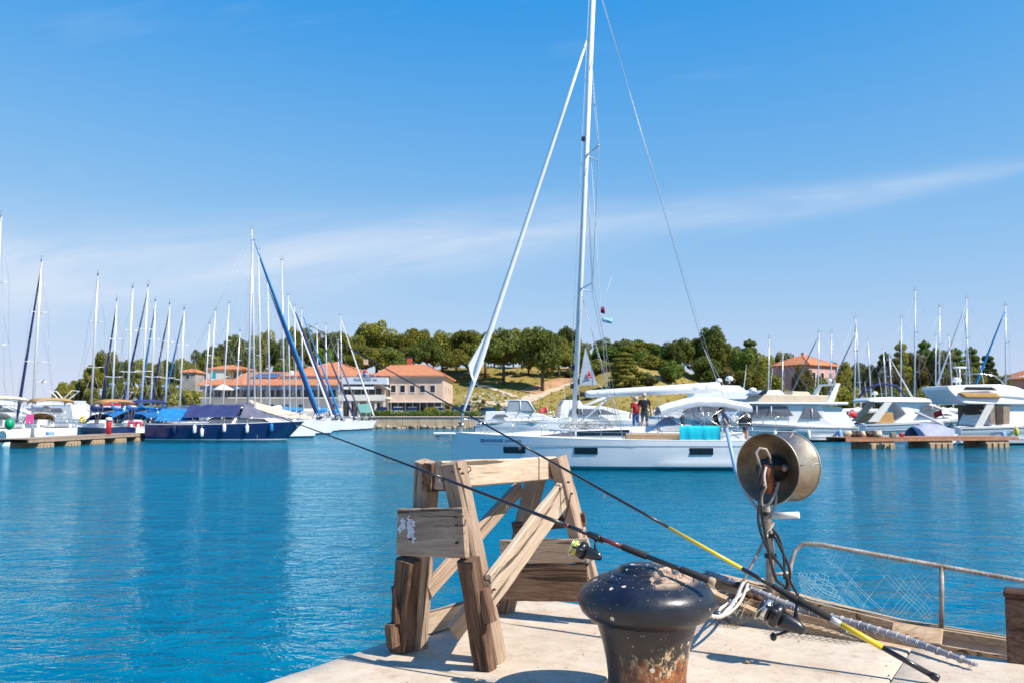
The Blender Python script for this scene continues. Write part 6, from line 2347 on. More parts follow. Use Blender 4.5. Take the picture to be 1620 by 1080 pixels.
def person(label, loc, rz, pose, mats, hair, group='crew on the white yacht', long_hair=False):
    """pose: joint positions in metres, +x forward (the way the person faces), origin between the feet. One skinned body; clothes are its faces' materials."""
    J = pose
    order = ['pelvis', 'waist', 'chest', 'neck', 'head', 'crownp', 'sl', 'el', 'wl', 'hl', 'sr', 'er', 'wr', 'hr', 'pl', 'kl', 'al', 'tl', 'pr', 'kr', 'ar', 'tr']
    par = {'waist': 'pelvis', 'chest': 'waist', 'neck': 'chest', 'head': 'neck', 'crownp': 'head', 'sl': 'chest', 'el': 'sl', 'wl': 'el', 'hl': 'wl', 'sr': 'chest', 'er': 'sr', 'wr': 'er', 'hr': 'wr',
           'pl': 'pelvis', 'kl': 'pl', 'al': 'kl', 'tl': 'al', 'pr': 'pelvis', 'kr': 'pr', 'ar': 'kr', 'tr': 'ar'}
    rad = {'pelvis': (.15, .12), 'waist': (.14, .11), 'chest': (.165, .125), 'neck': (.058, .058), 'head': (.088, .10), 'crownp': (.07, .08), 's': (.075, .075), 'e': (.045, .045), 'w': (.033, .033), 'h': (.042, .025),
           'p': (.10, .10), 'k': (.062, .062), 'a': (.043, .043), 't': (.042, .03)}
    me = bpy.data.meshes.new('person')
    idx = {n: i for i, n in enumerate(order)}
    me.from_pydata([J[n] for n in order], [(idx[c], idx[p_]) for c, p_ in par.items()], [])
    o = bpy.data.objects.new('person', me)
    col.objects.link(o)
    md = o.modifiers.new('skin', 'SKIN')
    md.use_smooth_shade = True
    sub = o.modifiers.new('sub', 'SUBSURF')
    sub.levels = sub.render_levels = 2
    for n in order:
        k = rad.get(n) or rad[n[0]]
        me.skin_vertices[0].data[idx[n]].radius = k
    me.skin_vertices[0].data[idx['pelvis']].use_root = True
    dg = bpy.context.evaluated_depsgraph_get()
    m2 = bpy.data.meshes.new_from_object(o.evaluated_get(dg))
    bpy.data.objects.remove(o)
    # clothing by nearest bone
    bones = [(c, V(J[c]), V(J[p_])) for c, p_ in par.items()]
    for mm in ('skin', mats[0], mats[1], mats[2]):
        m2.materials.append(MT[mm])
    for pl in m2.polygons:
        c = pl.center
        best, bn, bt = 9, '', 0
        for n, a, b in bones:
            d = a - b
            q = max(0, min(1, (c - b).dot(d) / max(1e-6, d.length_squared)))
            dist = (c - (b + d * q)).length - (.06 if n in ('waist', 'chest') else .0)
            if dist < best:
                best, bn, bt = dist, n, q
        mi = 0
        if bn in ('waist', 'chest', 'sl', 'sr') or (bn in ('el', 'er') and bt < mats[3]):
            mi = 1
        if bn in ('pl', 'pr') or (bn in ('kl', 'kr') and bt < mats[4]) or (bn == 'waist' and bt < .25) or (mats[4] > 1 and bn in ('kl', 'kr', 'al', 'ar')):
            mi = 2
        if bn in ('tl', 'tr'):
            mi = 3
        pl.material_index = mi
        pl.use_smooth = True
    root = link('person', m2, None, loc)
    root.rotation_euler = (0, 0, rz)
    tag(root, label, 'person', group)
    hd, nk = V(J['head']), V(J['neck'])
    up = (V(J['crownp']) - nk).normalized()
    fw = V((1, 0, 0))
    fw = (fw - up * fw.dot(up)).normalized()
    lt = up.cross(fw)
    rot = M4((fw, lt, up)).transposed()
    hm = MB()
    hm.blob(hd + up * .045 - fw * .025, (.108, .098, .112), 14, 9, 0, .15, 3, rot)
    if long_hair:
        hm.blob(hd - up * .10 - fw * .075, (.06, .095, .17), 12, 8, 0, .2, 5, rot)
    hm.build('hair', hair, root)
    fm = MB()
    fm.blob(hd + fw * .105 - up * .015, (.018, .014, .024), 6, 5, 0, 0, 0, rot)
    for s_ in (-1, 1):
        fm.blob(hd + lt * s_ * .098 - up * .01, (.022, .012, .032), 6, 5, 0, 0, 0, rot)
    fm.build('face_features', 'skin', root)
    em_ = MB()
    for s_ in (-1, 1):
        em_.blob(hd + fw * .092 + lt * s_ * .034 + up * .012, (.012, .014, .009), 6, 4, 0, 0, 0, rot)
    em_.blob(hd + fw * .092 - up * .055, (.010, .024, .006), 6, 4, 0, 0, 0, rot)
    em_.build('eyes_and_mouth', 'hairdark', root)
    # five fingers on each hand
    for h_, w__ in (('hl', 'wl'), ('hr', 'wr')):
        hp, wp = V(J[h_]), V(J[w__])
        d = (hp - wp).normalized()
        sd = d.cross(V((0, 0, 1)))
        sd = sd.normalized() if sd.length > .2 else V((1, 0, 0))
        fg = MB()
        for k in range(4):
            b = hp + sd * (.03 - .02 * k) * .9
            fg.tube([b - d * .01, b + d * .045, b + d * (.075 - .006 * abs(k - 1)) + d.cross(sd) * .015], [.010, .009, .006], 5)
        fg.tube([hp - d * .03 + sd * .03, hp + sd * .058 + d * .01, hp + sd * .06 + d * .035], [.011, .010, .007], 5)
        fg.build('fingers', 'skin', root)
    return root


def stand(h=1.75, arm=None, legs=.10):
    k = h / 1.75
    J = dict(pelvis=(0, 0, .95), waist=(.0, 0, 1.08), chest=(-.01, 0, 1.32), neck=(0, 0, 1.50), head=(.025, 0, 1.61), crownp=(.02, 0, 1.70),
             sl=(0, .19, 1.42), el=(-.02, .25, 1.14), wl=(.06, .27, .90), hl=(.08, .27, .82), sr=(0, -.19, 1.42), er=(-.02, -.25, 1.14), wr=(.06, -.27, .90), hr=(.08, -.27, .82),
             pl=(0, .095, .90), kl=(.02, legs, .50), al=(0, legs + .01, .08), tl=(.13, legs + .03, .035), pr=(0, -.095, .90), kr=(.02, -legs, .50), ar=(0, -legs - .01, .08), tr=(.13, -legs - .03, .035))
    if arm:
        J.update(arm)
    return {n: tuple(c * k for c in v) for n, v in J.items()}


# two men standing on deck with their backs to the camera
person('man in black shirt and dark shorts standing on deck with his back to the camera', on_yacht(1022, .9, 1.45), R(80),
       stand(1.8, dict(el=(.10, .27, 1.16), wl=(.28, .20, 1.08), hl=(.35, .17, 1.08))), ('clblack', 'clkhaki', 'skin', .75, .8), 'hairgrey')
person('person in dark red shirt and jeans standing beside the man in black', on_yacht(1007, .35, 1.40), R(115),
       stand(1.7, dict(er=(.12, -.27, 1.16), wr=(.3, -.22, 1.1), hr=(.36, -.2, 1.1))), ('clred', 'cljeans', 'clcream', .75, 1.2), 'hairgrey')
# seated in the cockpit
def seat_pose(lean=0.0, arm=None):
    J = dict(pelvis=(0, 0, .47), waist=(.0 + lean * .3, 0, .60), chest=(lean * .8, 0, .84), neck=(lean * 1.15, 0, 1.02), head=(lean * 1.3 + .03, 0, 1.13), crownp=(lean * 1.35 + .02, 0, 1.22),
             sl=(lean, .18, .94), el=(lean + .08, .25, .68), wl=(lean + .30, .22, .62), hl=(lean + .38, .20, .62), sr=(lean, -.18, .94), er=(lean + .08, -.25, .68), wr=(lean + .30, -.22, .62), hr=(lean + .38, -.20, .62),
             pl=(.06, .10, .45), kl=(.46, .12, .47), al=(.44, .12, .08), tl=(.57, .13, .035), pr=(.06, -.10, .45), kr=(.46, -.12, .47), ar=(.44, -.12, .08), tr=(.57, -.13, .035))
    if arm:
        J.update(arm)
    return J


person('dark haired woman in black top reaching forward in the cockpit', on_yacht(1136, .3, 1.08), R(185), seat_pose(.12, dict(el=(.34, .22, .80), wl=(.56, .16, .84), hl=(.64, .14, .86))),
       ('clblack', 'cljeans', 'skin', .4, .6), 'hairdark', long_hair=True)
person('dark haired person in grey lilac shirt standing bent in the cockpit', on_yacht(1150, 1.2, 1.05), R(160),
       stand(1.62, dict(chest=(.1, 0, 1.28), neck=(.17, 0, 1.45), head=(.22, 0, 1.55), crownp=(.24, 0, 1.64), sl=(.12, .18, 1.38), sr=(.12, -.18, 1.38), el=(.05, .28, 1.12), wl=(-.1, .34, .92), hl=(-.14, .36, .86))),
       ('clgrey', 'clgrey', 'skin', .8, .6), 'hairdark')
person('person in cream shirt at the stern, partly hidden by the net hauler drum', on_yacht(1178, .7, 1.05), R(200), stand(1.55), ('clcream', 'cljeans', 'skin', .5, .6), 'hairdark')
person('sunbathing person whose head shows above the turquoise towel', on_yacht(1084, .5, .98), R(10), seat_pose(-.1), ('clcream', 'cljeans', 'skin', .1, .5), 'hairgrey')


# ---- aerials, ensigns and window bars on the motor yachts
def aerial(parent, x, y, z, h, lean=-.15):
    MB().tube([V((x, y, z)), V((x + lean * h, y, z + h))], [.022, .010], 5).build('aerial', 'gel', parent)


def ensign(parent, x, z, mat_):
    st_ = MB().tube([V((x, 0, z)), V((x - .35, 0, z + 1.3))], .018, 5).build('ensign_staff', 'gel', parent)
    rings = []
    for i in range(6):
        q = i / 5
        yv = .07 * math.sin(q * 5)
        rings.append([V((x - .33 - .7 * q, yv, z + 1.25 - .25 * q)), V((x - .2 - .7 * q, yv, z + .8 - .3 * q)), V((x - .2 - .7 * q, yv + .01, z + .8 - .3 * q)), V((x - .33 - .7 * q, yv + .01, z + 1.25 - .25 * q))])
    MB().loft(rings).build('ensign', mat_, st_)


yachts = [o for o in col.objects if o.parent is None and o.name.startswith('motor_yacht')]
specs = {
    'white classic': ([(.2, 1.2, 3.8, 2.2), (-4.6, -1.2, 3.7, 1.8)], (-6.8, 1.3, 'red'), [(.4, 2.05, 2.87), (1.6, 2.04, 2.87), (-3.0, 1.92, 2.7)], 1.93),
    'white hardtop': ([(-4.6, .9, 3.7, 1.6), (-4.0, -.9, 3.7, 2.0)], (-6.1, 1.4, 'canvasnavy'), [(.5, 2.02, 2.36), (.4, 2.55, 3.0)], 1.68),
    'large white': ([(-6.6, 1.0, 5.0, 2.2), (-6.0, -1.2, 5.0, 1.6)], (-8.4, 1.7, 'red'), [(-.6, 2.25, 2.82), (1.2, 2.4, 2.84), (.6, 3.03, 3.5)], 2.08),
    'white flybridge': ([(-3.8, .8, 4.4, 2.4), (-4.2, -.8, 4.4, 1.8)], (-6.9, 1.6, 'canvasnavy'), [(-1.5, 2.3, 3.1), (.4, 2.3, 3.1)], 1.88),
    'low white': ([(-3.6, .6, 3.0, 1.8)], (-5.1, 1.6, 'red'), [(-2.4, 2.15, 2.68), (-.8, 2.15, 2.62)], 1.42),
}
for y_ in yachts:
    for key, (aer, ens, bars, hw) in specs.items():
        if y_['label'].startswith(key):
            for a_ in aer:
                aerial(y_, *a_)
            ensign(y_, *ens)
            for (x, z0_, z1_) in bars:
                for s_ in (-1, 1):
                    MB().tube([V((x, s_ * (hw + .05), z0_)), V((x - .05, s_ * (hw - .04), z1_))], .035, 5).build('window_bar', 'gel', y_)
# ================================================================ FOREGROUND
MT['woodgrey'] = wood('weathered_grey_wood', (0.14, 0.086, 0.055), (0.36, 0.255, 0.178), (0.56, 0.44, 0.335), .5)
MT['woodtan'] = wood('sun_bleached_wood', (0.24, 0.165, 0.105), (0.50, 0.375, 0.265), (0.68, 0.56, 0.44), .3)
MT['woodbrown'] = wood('dark_brown_rotten_wood', (0.045, 0.025, 0.016), (0.14, 0.075, 0.045), (0.32, 0.22, 0.155), .75)
MT['nail'] = pm('rusty_iron', (0.08, 0.035, 0.02), .8, .3, var=.4, scale=30)
MT['chippaint'] = pm('flaking_white_paint', (0.68, 0.68, 0.68), .8, var=.1, scale=20)


def timber(name, parent, p0, p1, wid, th, nrm, mat_, seed=0, end=.0, n=14, taper=(1, 1), skew=(0, 0)):
    """a sawn board from p0 to p1 with worn arrises; nrm is the direction of its thickness"""
    p0, p1, nrm = V(p0), V(p1), V(nrm)
    L = (p1 - p0).length
    ex = (p1 - p0).normalized()
    ez = (nrm - ex * nrm.dot(ex)).normalized()
    ey = ez.cross(ex)
    c = min(.008, th * .18)
    rings = []
    for i in range(n + 1):
        t = i / n
        x = L * t
        k = lerp(taper[0], taper[1], t)
        hw, ht = wid / 2 * k, th / 2
        wob = V((0, mnoise.noise(V((t * 2.3, seed, 0))) * .006, mnoise.noise(V((t * 2.3, 0, seed))) * .004))
        ring = []
        pts = [(-hw + c, -ht), (0, -ht), (hw - c, -ht), (hw, -ht + c), (hw, ht - c), (hw - c, ht), (0, ht), (-hw + c, ht), (-hw, ht - c), (-hw, -ht + c)]
        for q, (y, z) in enumerate(pts):
            j = mnoise.noise(V((t * 9 + seed, y * 40, z * 40 + seed))) * .0028
            sk = (skew[0] if i == 0 else skew[1] if i == n else 0) * (y / hw)
            ragged = mnoise.noise(V((y * 60, z * 60, seed + i))) * .008 if i in (0, n) else 0
            kk = 1 + j / max(.02, hw)
            if mnoise.noise(V((t * 4.1, q * .9, seed * 1.7))) > .42 and q in (2, 3, 8, 9):
                kk *= .93
            ring.append(V((x + sk + ragged, y * kk, z * kk)) + wob)
        rings.append(ring)
    m_ = MB()
    m_.loft(rings, 0, True, True, False)
    me = m_.mesh(name, [mat_])
    fix_normals(me)
    o = link(name, me, parent)
    mm = M4((ex, ey, ez)).transposed().to_4x4()
    mm.translation = p0 - (parent.location if parent else V())
    o.matrix_local = mm
    return o


def curve_pts(pts, n=6):
    P_ = [V(p) for p in pts]
    P_ = [P_[0] * 2 - P_[1]] + P_ + [P_[-1] * 2 - P_[-2]]
    out_ = []
    for i in range(1, len(P_) - 2):
        for k in range(n):
            t = k / n
            a, b, c, d = P_[i - 1], P_[i], P_[i + 1], P_[i + 2]
            out_.append(.5 * ((2 * b) + (c - a) * t + (2 * a - 5 * b + 4 * c - d) * t * t + (3 * b - a - 3 * c + d) * t ** 3))
    out_.append(P_[-2])
    return out_


# ---- sawhorse
SO = V((0.0, 4.56, 1.3))
sh_ = thing('sawhorse', 'weathered wooden sawhorse standing at the corner of the stone quay', 'sawhorse', SO)
A0, A1 = at(700, 730, 4.13), at(868, 722, 4.97)
Mb0, Mb1 = gz(714, 1046), gz(890, 976)


def fr(u, h, s, r):
    """sawhorse frame: u along the ridge (0 near, 1 far), h 0 ground..1 top, s across, r outward along the ridge"""
    b, a = lerp(Mb0, Mb1, u), lerp(A0, A1, u)
    return lerp(b, a, h) + E1 * s + RR * r


def to(px, py, Y):
    return at(px, py, Y)


ridge = (A1 - A0).normalized()
# ridge board
timber('ridge_board', sh_, A0 + V((0, 0, -.060)) - ridge * .03, A1 + V((0, 0, -.062)) + ridge * .05, .128, .05, E1, 'woodtan', 3)
timber('ridge_block', sh_, A0 + V((0, 0, -.07)) - ridge * .06 - E1 * .045, A0 + V((0, 0, -.075)) + ridge * .07 - E1 * .045, .13, .05, E1, 'woodbrown', 9, n=4)
# near frame legs
L1f, L2f = gz(657, 1024), gz(783, 1046)
L1t, L2t = A0 - E1 * .085 + V((0, 0, -.005)), A0 + E1 * .062 + V((0, 0, .0))
timber('leg', sh_, L1f, L1t, .095, .085, RR, 'woodgrey', 11)
timber('leg', sh_, L2f, L2t, .085, .10, RR, 'woodgrey', 12)
timber('leg_splice', sh_, gz(634, 1029) + V((0, 0, .0)), lerp(L1f, L1t, .50) - RR * .085 - E1 * .01, .098, .085, RR, 'woodbrown', 13)
timber('leg_splice', sh_, gz(768, 1058) + V((0, 0, .0)), to(741, 884, 3.93), .085, .075, RR, 'woodbrown', 14)
# far frame legs
R2f, R1f = gz(951, 985), gz(798, 968)
R2t, R1t = A1 + E1 * .055 + V((0, 0, .0)), A1 - E1 * .06 + V((0, 0, -.04))
timber('leg', sh_, R2f, R2t, .095, .075, E1, 'woodgrey', 15)
timber('leg', sh_, R1f, R1t, .085, .095, RR, 'woodgrey', 16)
# boards across the frames
bl0, bl1 = to(632, 840, 4.17), to(737, 842, 3.92)
bd = timber('end_board', sh_, bl0, bl1, .215, .032, RR, 'woodgrey', 21, skew=(-.012, .0))
sp_ = MB()
rg = random.Random(2)
for k in range(22):
    cx_, cy_ = .055 + rg.gauss(0, .022), -.035 + rg.gauss(0, .018)
    if k > 12:
        cx_, cy_ = .085 + rg.gauss(0, .012), .01 + rg.gauss(0, .022)
    r_ = rg.uniform(.006, .02)
    pts = [V((cx_ + r_ * (1 + .5 * math.sin(q * 2.3 + k)) * math.cos(q * math.pi / 5), cy_ + r_ * (1 + .5 * math.cos(q * 1.7 + k)) * math.sin(q * math.pi / 5), -.0175 - k * .00008)) for q in range(10)]
    sp_.add(pts, [tuple(range(10))])
sp_.build('paint_splash', 'chippaint', bd, fix=False)
r0, r1 = to(793, 890, 5.04), to(930, 888, 4.86)
timber('end_board', sh_, r0 + V((0, 0, -.105)), r1 + V((0, 0, -.11)), .20, .03, RR, 'woodbrown', 23)
timber('end_board', sh_, r0 + V((0, 0, .065)) , r1 + V((0, 0, .06)), .13, .03, RR, 'woodgrey', 24, taper=(1, 1.02))
timber('end_board', sh_, to(812, 834, 5.06), to(926, 820, 4.93), .07, .03, RR, 'woodbrown', 26)
# diagonal braces
timber('brace', sh_, to(772, 938, 3.97), to(888, 783, 4.82), .150, .035, E1, 'woodtan', 31, skew=(.03, .0))
timber('brace', sh_, to(716, 1000, 4.33), to(800, 905, 4.5), .105, .036, E1, 'woodtan', 32)
timber('brace', sh_, to(676, 934, 4.33), to(822, 770, 5.02), .085, .032, E1, 'woodgrey', 33)
timber('spacer_block', sh_, to(776, 983, 3.95), to(764, 930, 3.95), .05, .05, RR, 'woodbrown', 34, n=5)
# ground rail and lumps of old timber on the outer leg
timber('ground_rail', sh_, gz(668, 1006) + V((0, 0, .062)), gz(797, 966) + V((0, 0, .062)), .115, .035, E1, 'woodtan', 41)
timber('old_timber', sh_, to(622, 1022, 4.27), to(619, 985, 4.27), .05, .055, RR, 'woodbrown', 42, n=5)
timber('old_timber', sh_, to(630, 985, 4.27), to(627, 926, 4.27), .03, .05, RR, 'woodbrown', 43, n=5)
nl = MB().lathe([(0, .004), (.005, .004), (.0055, 0), (.0055, -.01)], 8).mesh('nail', ['nail'])
for (px, py, Y) in ((649, 818, 4.083), (648, 852, 4.083), (721, 817, 3.915), (722, 830, 3.914), (722, 858, 3.912), (781, 932, 3.963), (787, 957, 3.955), (885, 772, 4.75), (905, 780, 4.78), (900, 762, 4.8), (716, 745, 3.98), (731, 748, 3.98), (726, 741, 3.98)):
    o = link('nail', nl, sh_, at(px, py, Y) - SO)
    o.rotation_euler = (RR * -1 if Y < 4.3 else E1).to_track_quat('Z', 'Y').to_euler()
m_ = MB()
hk = at(738, 741, 4.13) - SO
m_.tube([hk + V((.0, 0, .012)), hk + V((.018, -.02, .010)), hk + V((.022, -.022, -.004)), hk + V((.008, -.02, -.014)), hk + V((-.005, -.015, -.012))], .003, 6)
m_.build('bent_nail', 'nail', sh_)
m_ = MB()
a, b = at(903, 779, 4.70) - SO, at(893, 822, 4.72) - SO
m_.tube([a, lerp(a, b, .5) + V((.004, 0, 0)), b], .0035, 5)
m_.build('wire', 'nail', sh_)

# ---- bollard
def bollard_mat():
    m, t, b = new_mat('black_painted_rusty_iron')
    tcn = N(t, 'ShaderNodeTexCoord')
    sep = N(t, 'ShaderNodeSeparateXYZ')
    t.links.new(tcn.outputs['Object'], sep.inputs[0])
    z = sep.outputs[2]

    def nz(scale, detail, rough=.6, st=None):
        v = tcn.outputs['Object']
        if st:
            mp = N(t, 'ShaderNodeMapping')
            mp.inputs['Scale'].default_value = st
            t.links.new(v, mp.inputs[0])
            v = mp.outputs[0]
        n = N(t, 'ShaderNodeTexNoise', ins={'Scale': scale, 'Detail': detail, 'Roughness': rough})
        t.links.new(v, n.inputs['Vector'])
        return n.outputs[0]

    def mapr(x, a, b_, c=0, d=1):
        n = N(t, 'ShaderNodeMapRange', ins={'From Min': a, 'From Max': b_, 'To Min': c, 'To Max': d})
        t.links.new(x, n.inputs[0])
        return n.outputs[0]

    def mix(fac, a, b_):
        n = N(t, 'ShaderNodeMix', data_type='RGBA')
        t.links.new(fac, n.inputs['Factor'])
        for s_, k in ((a, 'A'), (b_, 'B')):
            if isinstance(s_, tuple):
                n.inputs[k].default_value = (*s_, 1)
            else:
                t.links.new(s_, n.inputs[k])
        return n.outputs['Result']
    n1, n2, n3 = nz(7, 8, .7), nz(26, 6, .7, (1, 1, .45)), nz(44, 6, .7, (1, 1, .5))
    paint = mix(mapr(n1, .35, .65), (0.008, 0.010, 0.017), (0.020, 0.024, 0.036))
    # brownish grime film on the shaft
    paint = mix(math_n(t, 'MULTIPLY', mapr(z, .34, .26), mapr(n1, .35, .6, .15, .55)), paint, (0.07, 0.042, 0.022))
    # rust: rises from the foot, ragged edge
    hgt = math_n(t, 'ADD', z, math_n(t, 'ADD', math_n(t, 'MULTIPLY', math_n(t, 'SUBTRACT', n1, .5), .42), math_n(t, 'MULTIPLY', math_n(t, 'SUBTRACT', n2, .5), .32)))
    face = mapr(math_n(t, 'ADD', math_n(t, 'MULTIPLY', sep.outputs[0], .55), math_n(t, 'MULTIPLY', sep.outputs[1], -.9)), .02, .17)
    rust = math_n(t, 'MULTIPLY', mapr(hgt, .185, .165), face)
    edge = math_n(t, 'MULTIPLY', math_n(t, 'MULTIPLY', mapr(hgt, .225, .205), mapr(n3, .46, .54)), face)
    rc = mix(mapr(n2, .35, .65), (0.10, 0.030, 0.012), (0.52, 0.16, 0.035))
    rc = mix(mapr(hgt, .05, .16), (0.16, 0.05, 0.025), rc)
    c = mix(edge, paint, (0.62, 0.46, 0.27))
    c = mix(rust, c, rc)
    c = mix(math_n(t, 'MULTIPLY', rust, mapr(n3, .58, .64)), c, (0.62, 0.50, 0.33))
    # worn, rubbed crown
    top = math_n(t, 'MULTIPLY', mapr(z, .478, .50), mapr(math_n(t, 'ADD', n1, math_n(t, 'ADD', math_n(t, 'MULTIPLY', n2, .5), math_n(t, 'MULTIPLY', sep.outputs[0], 1.1))), .80, .86))
    c = mix(top, c, mix(mapr(n2, .4, .6), (0.24, 0.13, 0.08), (0.52, 0.38, 0.26)))
    # chips and bird spots
    vor = N(t, 'ShaderNodeTexVoronoi', ins={'Scale': 20.0, 'Randomness': 1.0})
    t.links.new(tcn.outputs['Object'], vor.inputs['Vector'])
    sepc = N(t, 'ShaderNodeSeparateColor')
    t.links.new(vor.outputs['Color'], sepc.inputs[0])
    chip = math_n(t, 'MULTIPLY', mapr(math_n(t, 'SUBTRACT', math_n(t, 'ADD', vor.outputs['Distance'], math_n(t, 'MULTIPLY', n3, .22)), math_n(t, 'MULTIPLY', sepc.outputs[0], .16)), .165, .14), mapr(sepc.outputs[1], .74, .75))
    c = mix(chip, c, (0.62, 0.57, 0.50))
    v2 = N(t, 'ShaderNodeTexVoronoi', ins={'Scale': 85.0, 'Randomness': 1.0})
    t.links.new(tcn.outputs['Object'], v2.inputs['Vector'])
    s2 = N(t, 'ShaderNodeSeparateColor')
    t.links.new(v2.outputs['Color'], s2.inputs[0])
    dot = math_n(t, 'MULTIPLY', mapr(math_n(t, 'ADD', v2.outputs['Distance'], math_n(t, 'MULTIPLY', math_n(t, 'SUBTRACT', .56, n1), .9)), .26, .18), mapr(math_n(t, 'ADD', s2.outputs[1], math_n(t, 'MULTIPLY', mapr(z, .40, .50), .12)), .84, .85))
    c = mix(math_n(t, 'MULTIPLY', dot, .75), c, (0.45, 0.42, 0.40))
    t.links.new(c, b.inputs['Base Color'])
    rough = math_n(t, 'ADD', math_n(t, 'MULTIPLY', math_n(t, 'MAXIMUM', math_n(t, 'MAXIMUM', rust, chip), math_n(t, 'MAXIMUM', edge, top)), .5), mapr(n1, .3, .7, .24, .48))
    t.links.new(rough, b.inputs['Roughness'])
    bp = N(t, 'ShaderNodeBump', ins={'Strength': 0.5, 'Distance': 0.004})
    t.links.new(math_n(t, 'ADD', math_n(t, 'MULTIPLY', math_n(t, 'ADD', rust, math_n(t, 'ADD', edge, chip)), -.6), math_n(t, 'ADD', math_n(t, 'MULTIPLY', n2, .5), math_n(t, 'MULTIPLY', n1, .8))), bp.inputs['Height'])
    t.links.new(bp.outputs[0], b.inputs['Normal'])
    return m


MT['bollard'] = bollard_mat()
BO = gz(1024, 1113)
bo_ = thing('bollard', 'black painted iron mooring bollard with rusty foot on the stone quay', 'bollard', BO)
body = MB().lathe([(.0, .005), (.235, .005), (.24, .03), (.21, .045), (.165, .055), (.155, .075), (.153, .11), (.160, .17), (.172, .23), (.186, .28), (.194, .305), (.197, .318), (.2, .325)], 56).build('shaft', 'bollard', bo_)
MB().lathe([(.190, .322), (.203, .326), (.215, .331), (.235, .341), (.256, .361), (.268, .386), (.2715, .408), (.267, .430), (.254, .450), (.236, .465), (.212, .478), (.194, .486), (.191, .4875), (.1885, .481), (.185, .481), (.183, .492), (.165, .499), (.150, .505), (.147, .5065), (.1445, .500), (.141, .500), (.139, .510),
                   (.126, .513), (.113, .516), (.109, .519), (.107, .527), (.103, .533), (.098, .535), (.095, .534), (.093, .537), (.07, .543), (.035, .546), (0, .547)], 72).build('cap', 'bollard', bo_)

# ---- rods
MT['rodblack'] = pm('black_carbon_rod', (0.016, 0.015, 0.016), .3, var=.2, coat=.4)
MT['rodyellow'] = pm('yellow_painted_rod', (0.72, 0.52, 0.02), .3, var=.08, coat=.4)
MT['foam'] = pm('black_foam_grip', (0.022, 0.020, 0.021), .85, var=.25, scale=60, bump=.3, bscale=200)
MT['rodred'] = pm('dark_red_winding', (0.14, 0.02, 0.015), .3, var=.2, coat=.5)
MT['silver'] = pm('bright_aluminium', (0.72, 0.72, 0.70), .25, .85, var=.05)
MT['gold'] = pm('gold_anodised_metal', (0.70, 0.58, 0.22), .25, .85, var=.06)
MT['line'] = pm('yellow_green_fishing_line', (0.42, 0.46, 0.10), .5, var=.1)
MT['reelblack'] = pm('black_reel_body', (0.014, 0.014, 0.016), .3, var=.2, coat=.3)
MT['cork'] = pm('tan_butt_ring', (0.42, 0.30, 0.2), .8, var=.15, scale=60)


def reel(parent, P, ax, dn, sd, spoolm, linem, s=1.0, crank=1):
    """a spinning reel hung under the rod at P; ax points to the rod tip, dn hangs down, sd sideways (crank side)"""
    ax, dn, sd = ax.normalized(), dn.normalized(), sd.normalized()
    m3 = M4((sd, dn, ax)).transposed()            # local z = spool axis towards the tip

    def L(x, y, z):
        return P + (m3 @ V((x, y, z))) * s

    def cyl(prof, z0, off, n=18):
        mat_ = M4.Translation(L(*off)) @ m3.to_4x4() @ M4.Scale(s, 4)
        return MB().lathe([(r_, z_ + z0) for r_, z_ in prof], n, mat_)
    root = MB()
    root.tube([L(0, .008, .035), L(0, .010, -.035)], .006 * s, 8)
    root.tube([L(0, .010, -.002), L(0, .035, -.008), L(0, .058, -.022)], [.008 * s, .0065 * s, .010 * s], 8, flat=.7)
    rr = root.build('reel', 'reelblack', parent)
    b = MB()
    rg_ = [(.0, -.062, .072, .004), (.0, -.055, .070, .014), (.0, -.035, .068, .020), (.0, -.012, .070, .024), (.0, .008, .070, .027), (.0, .018, .070, .026)]
    rings = []
    for (x, z, y, r_) in rg_:
        rings.append([L(x + r_ * .66 * math.cos(q * math.pi / 6), y + r_ * .92 * math.sin(q * math.pi / 6), z * (.85 if z < 0 else 1)) for q in range(12)])
    b.loft(rings)
    b.build('gear_housing', 'reelblack', rr)
    cyl([(0, 0), (.030, 0), (.0365, .006), (.0375, .020), (.033, .028), (.028, .030), (0, .030)], .018, (0, .070, 0)).build('rotor', 'reelblack', rr)
    cyl([(0, 0), (.033, 0), (.034, .004), (.028, .006), (.028, .022), (.034, .024), (.034, .028), (.024, .034), (.008, .036), (0, .036)], .050, (0, .070, 0)).build('spool', spoolm, rr)
    cyl([(.0285, 0), (.0305, .002), (.0305, .013), (.0285, .015)], .0565, (0, .070, 0)).build('wound_line', linem, rr)
    bl_ = MB()
    bl_.tube([L(.040, .070, .03), L(.042, .072, .066), L(.032, .096, .078), L(0, .110, .080), L(-.032, .096, .078), L(-.042, .070, .066), L(-.040, .070, .03)], .0016 * s, 6)
    bl_.build('bail_wire', 'silver', rr)
    for q in (-1, 1):
        MB().tube([L(q * .039, .070, .016), L(q * .042, .070, .064)], [.006 * s, .0045 * s], 8).build('bail_arm', 'reelblack', rr)
    h = MB()
    h.tube([L(.018 * crank, .074, -.012), L(.042 * crank, .076, -.012)], .006 * s, 8)
    h.tube([L(.042 * crank, .076, -.012), L(.050 * crank, .098, .006), L(.052 * crank, .112, .020)], [.006 * s, .004 * s, .004 * s], 8)
    h.build('crank', 'silver' if spoolm == 'gold' else 'reelblack', rr)
    k = MB()
    d = sd * crank
    k.blob(L(.066 * crank, .114, .022), (.010 * s, .010 * s, .012 * s), 10, 7)
    k.build('crank_knob', 'reelblack', rr)
    return rr


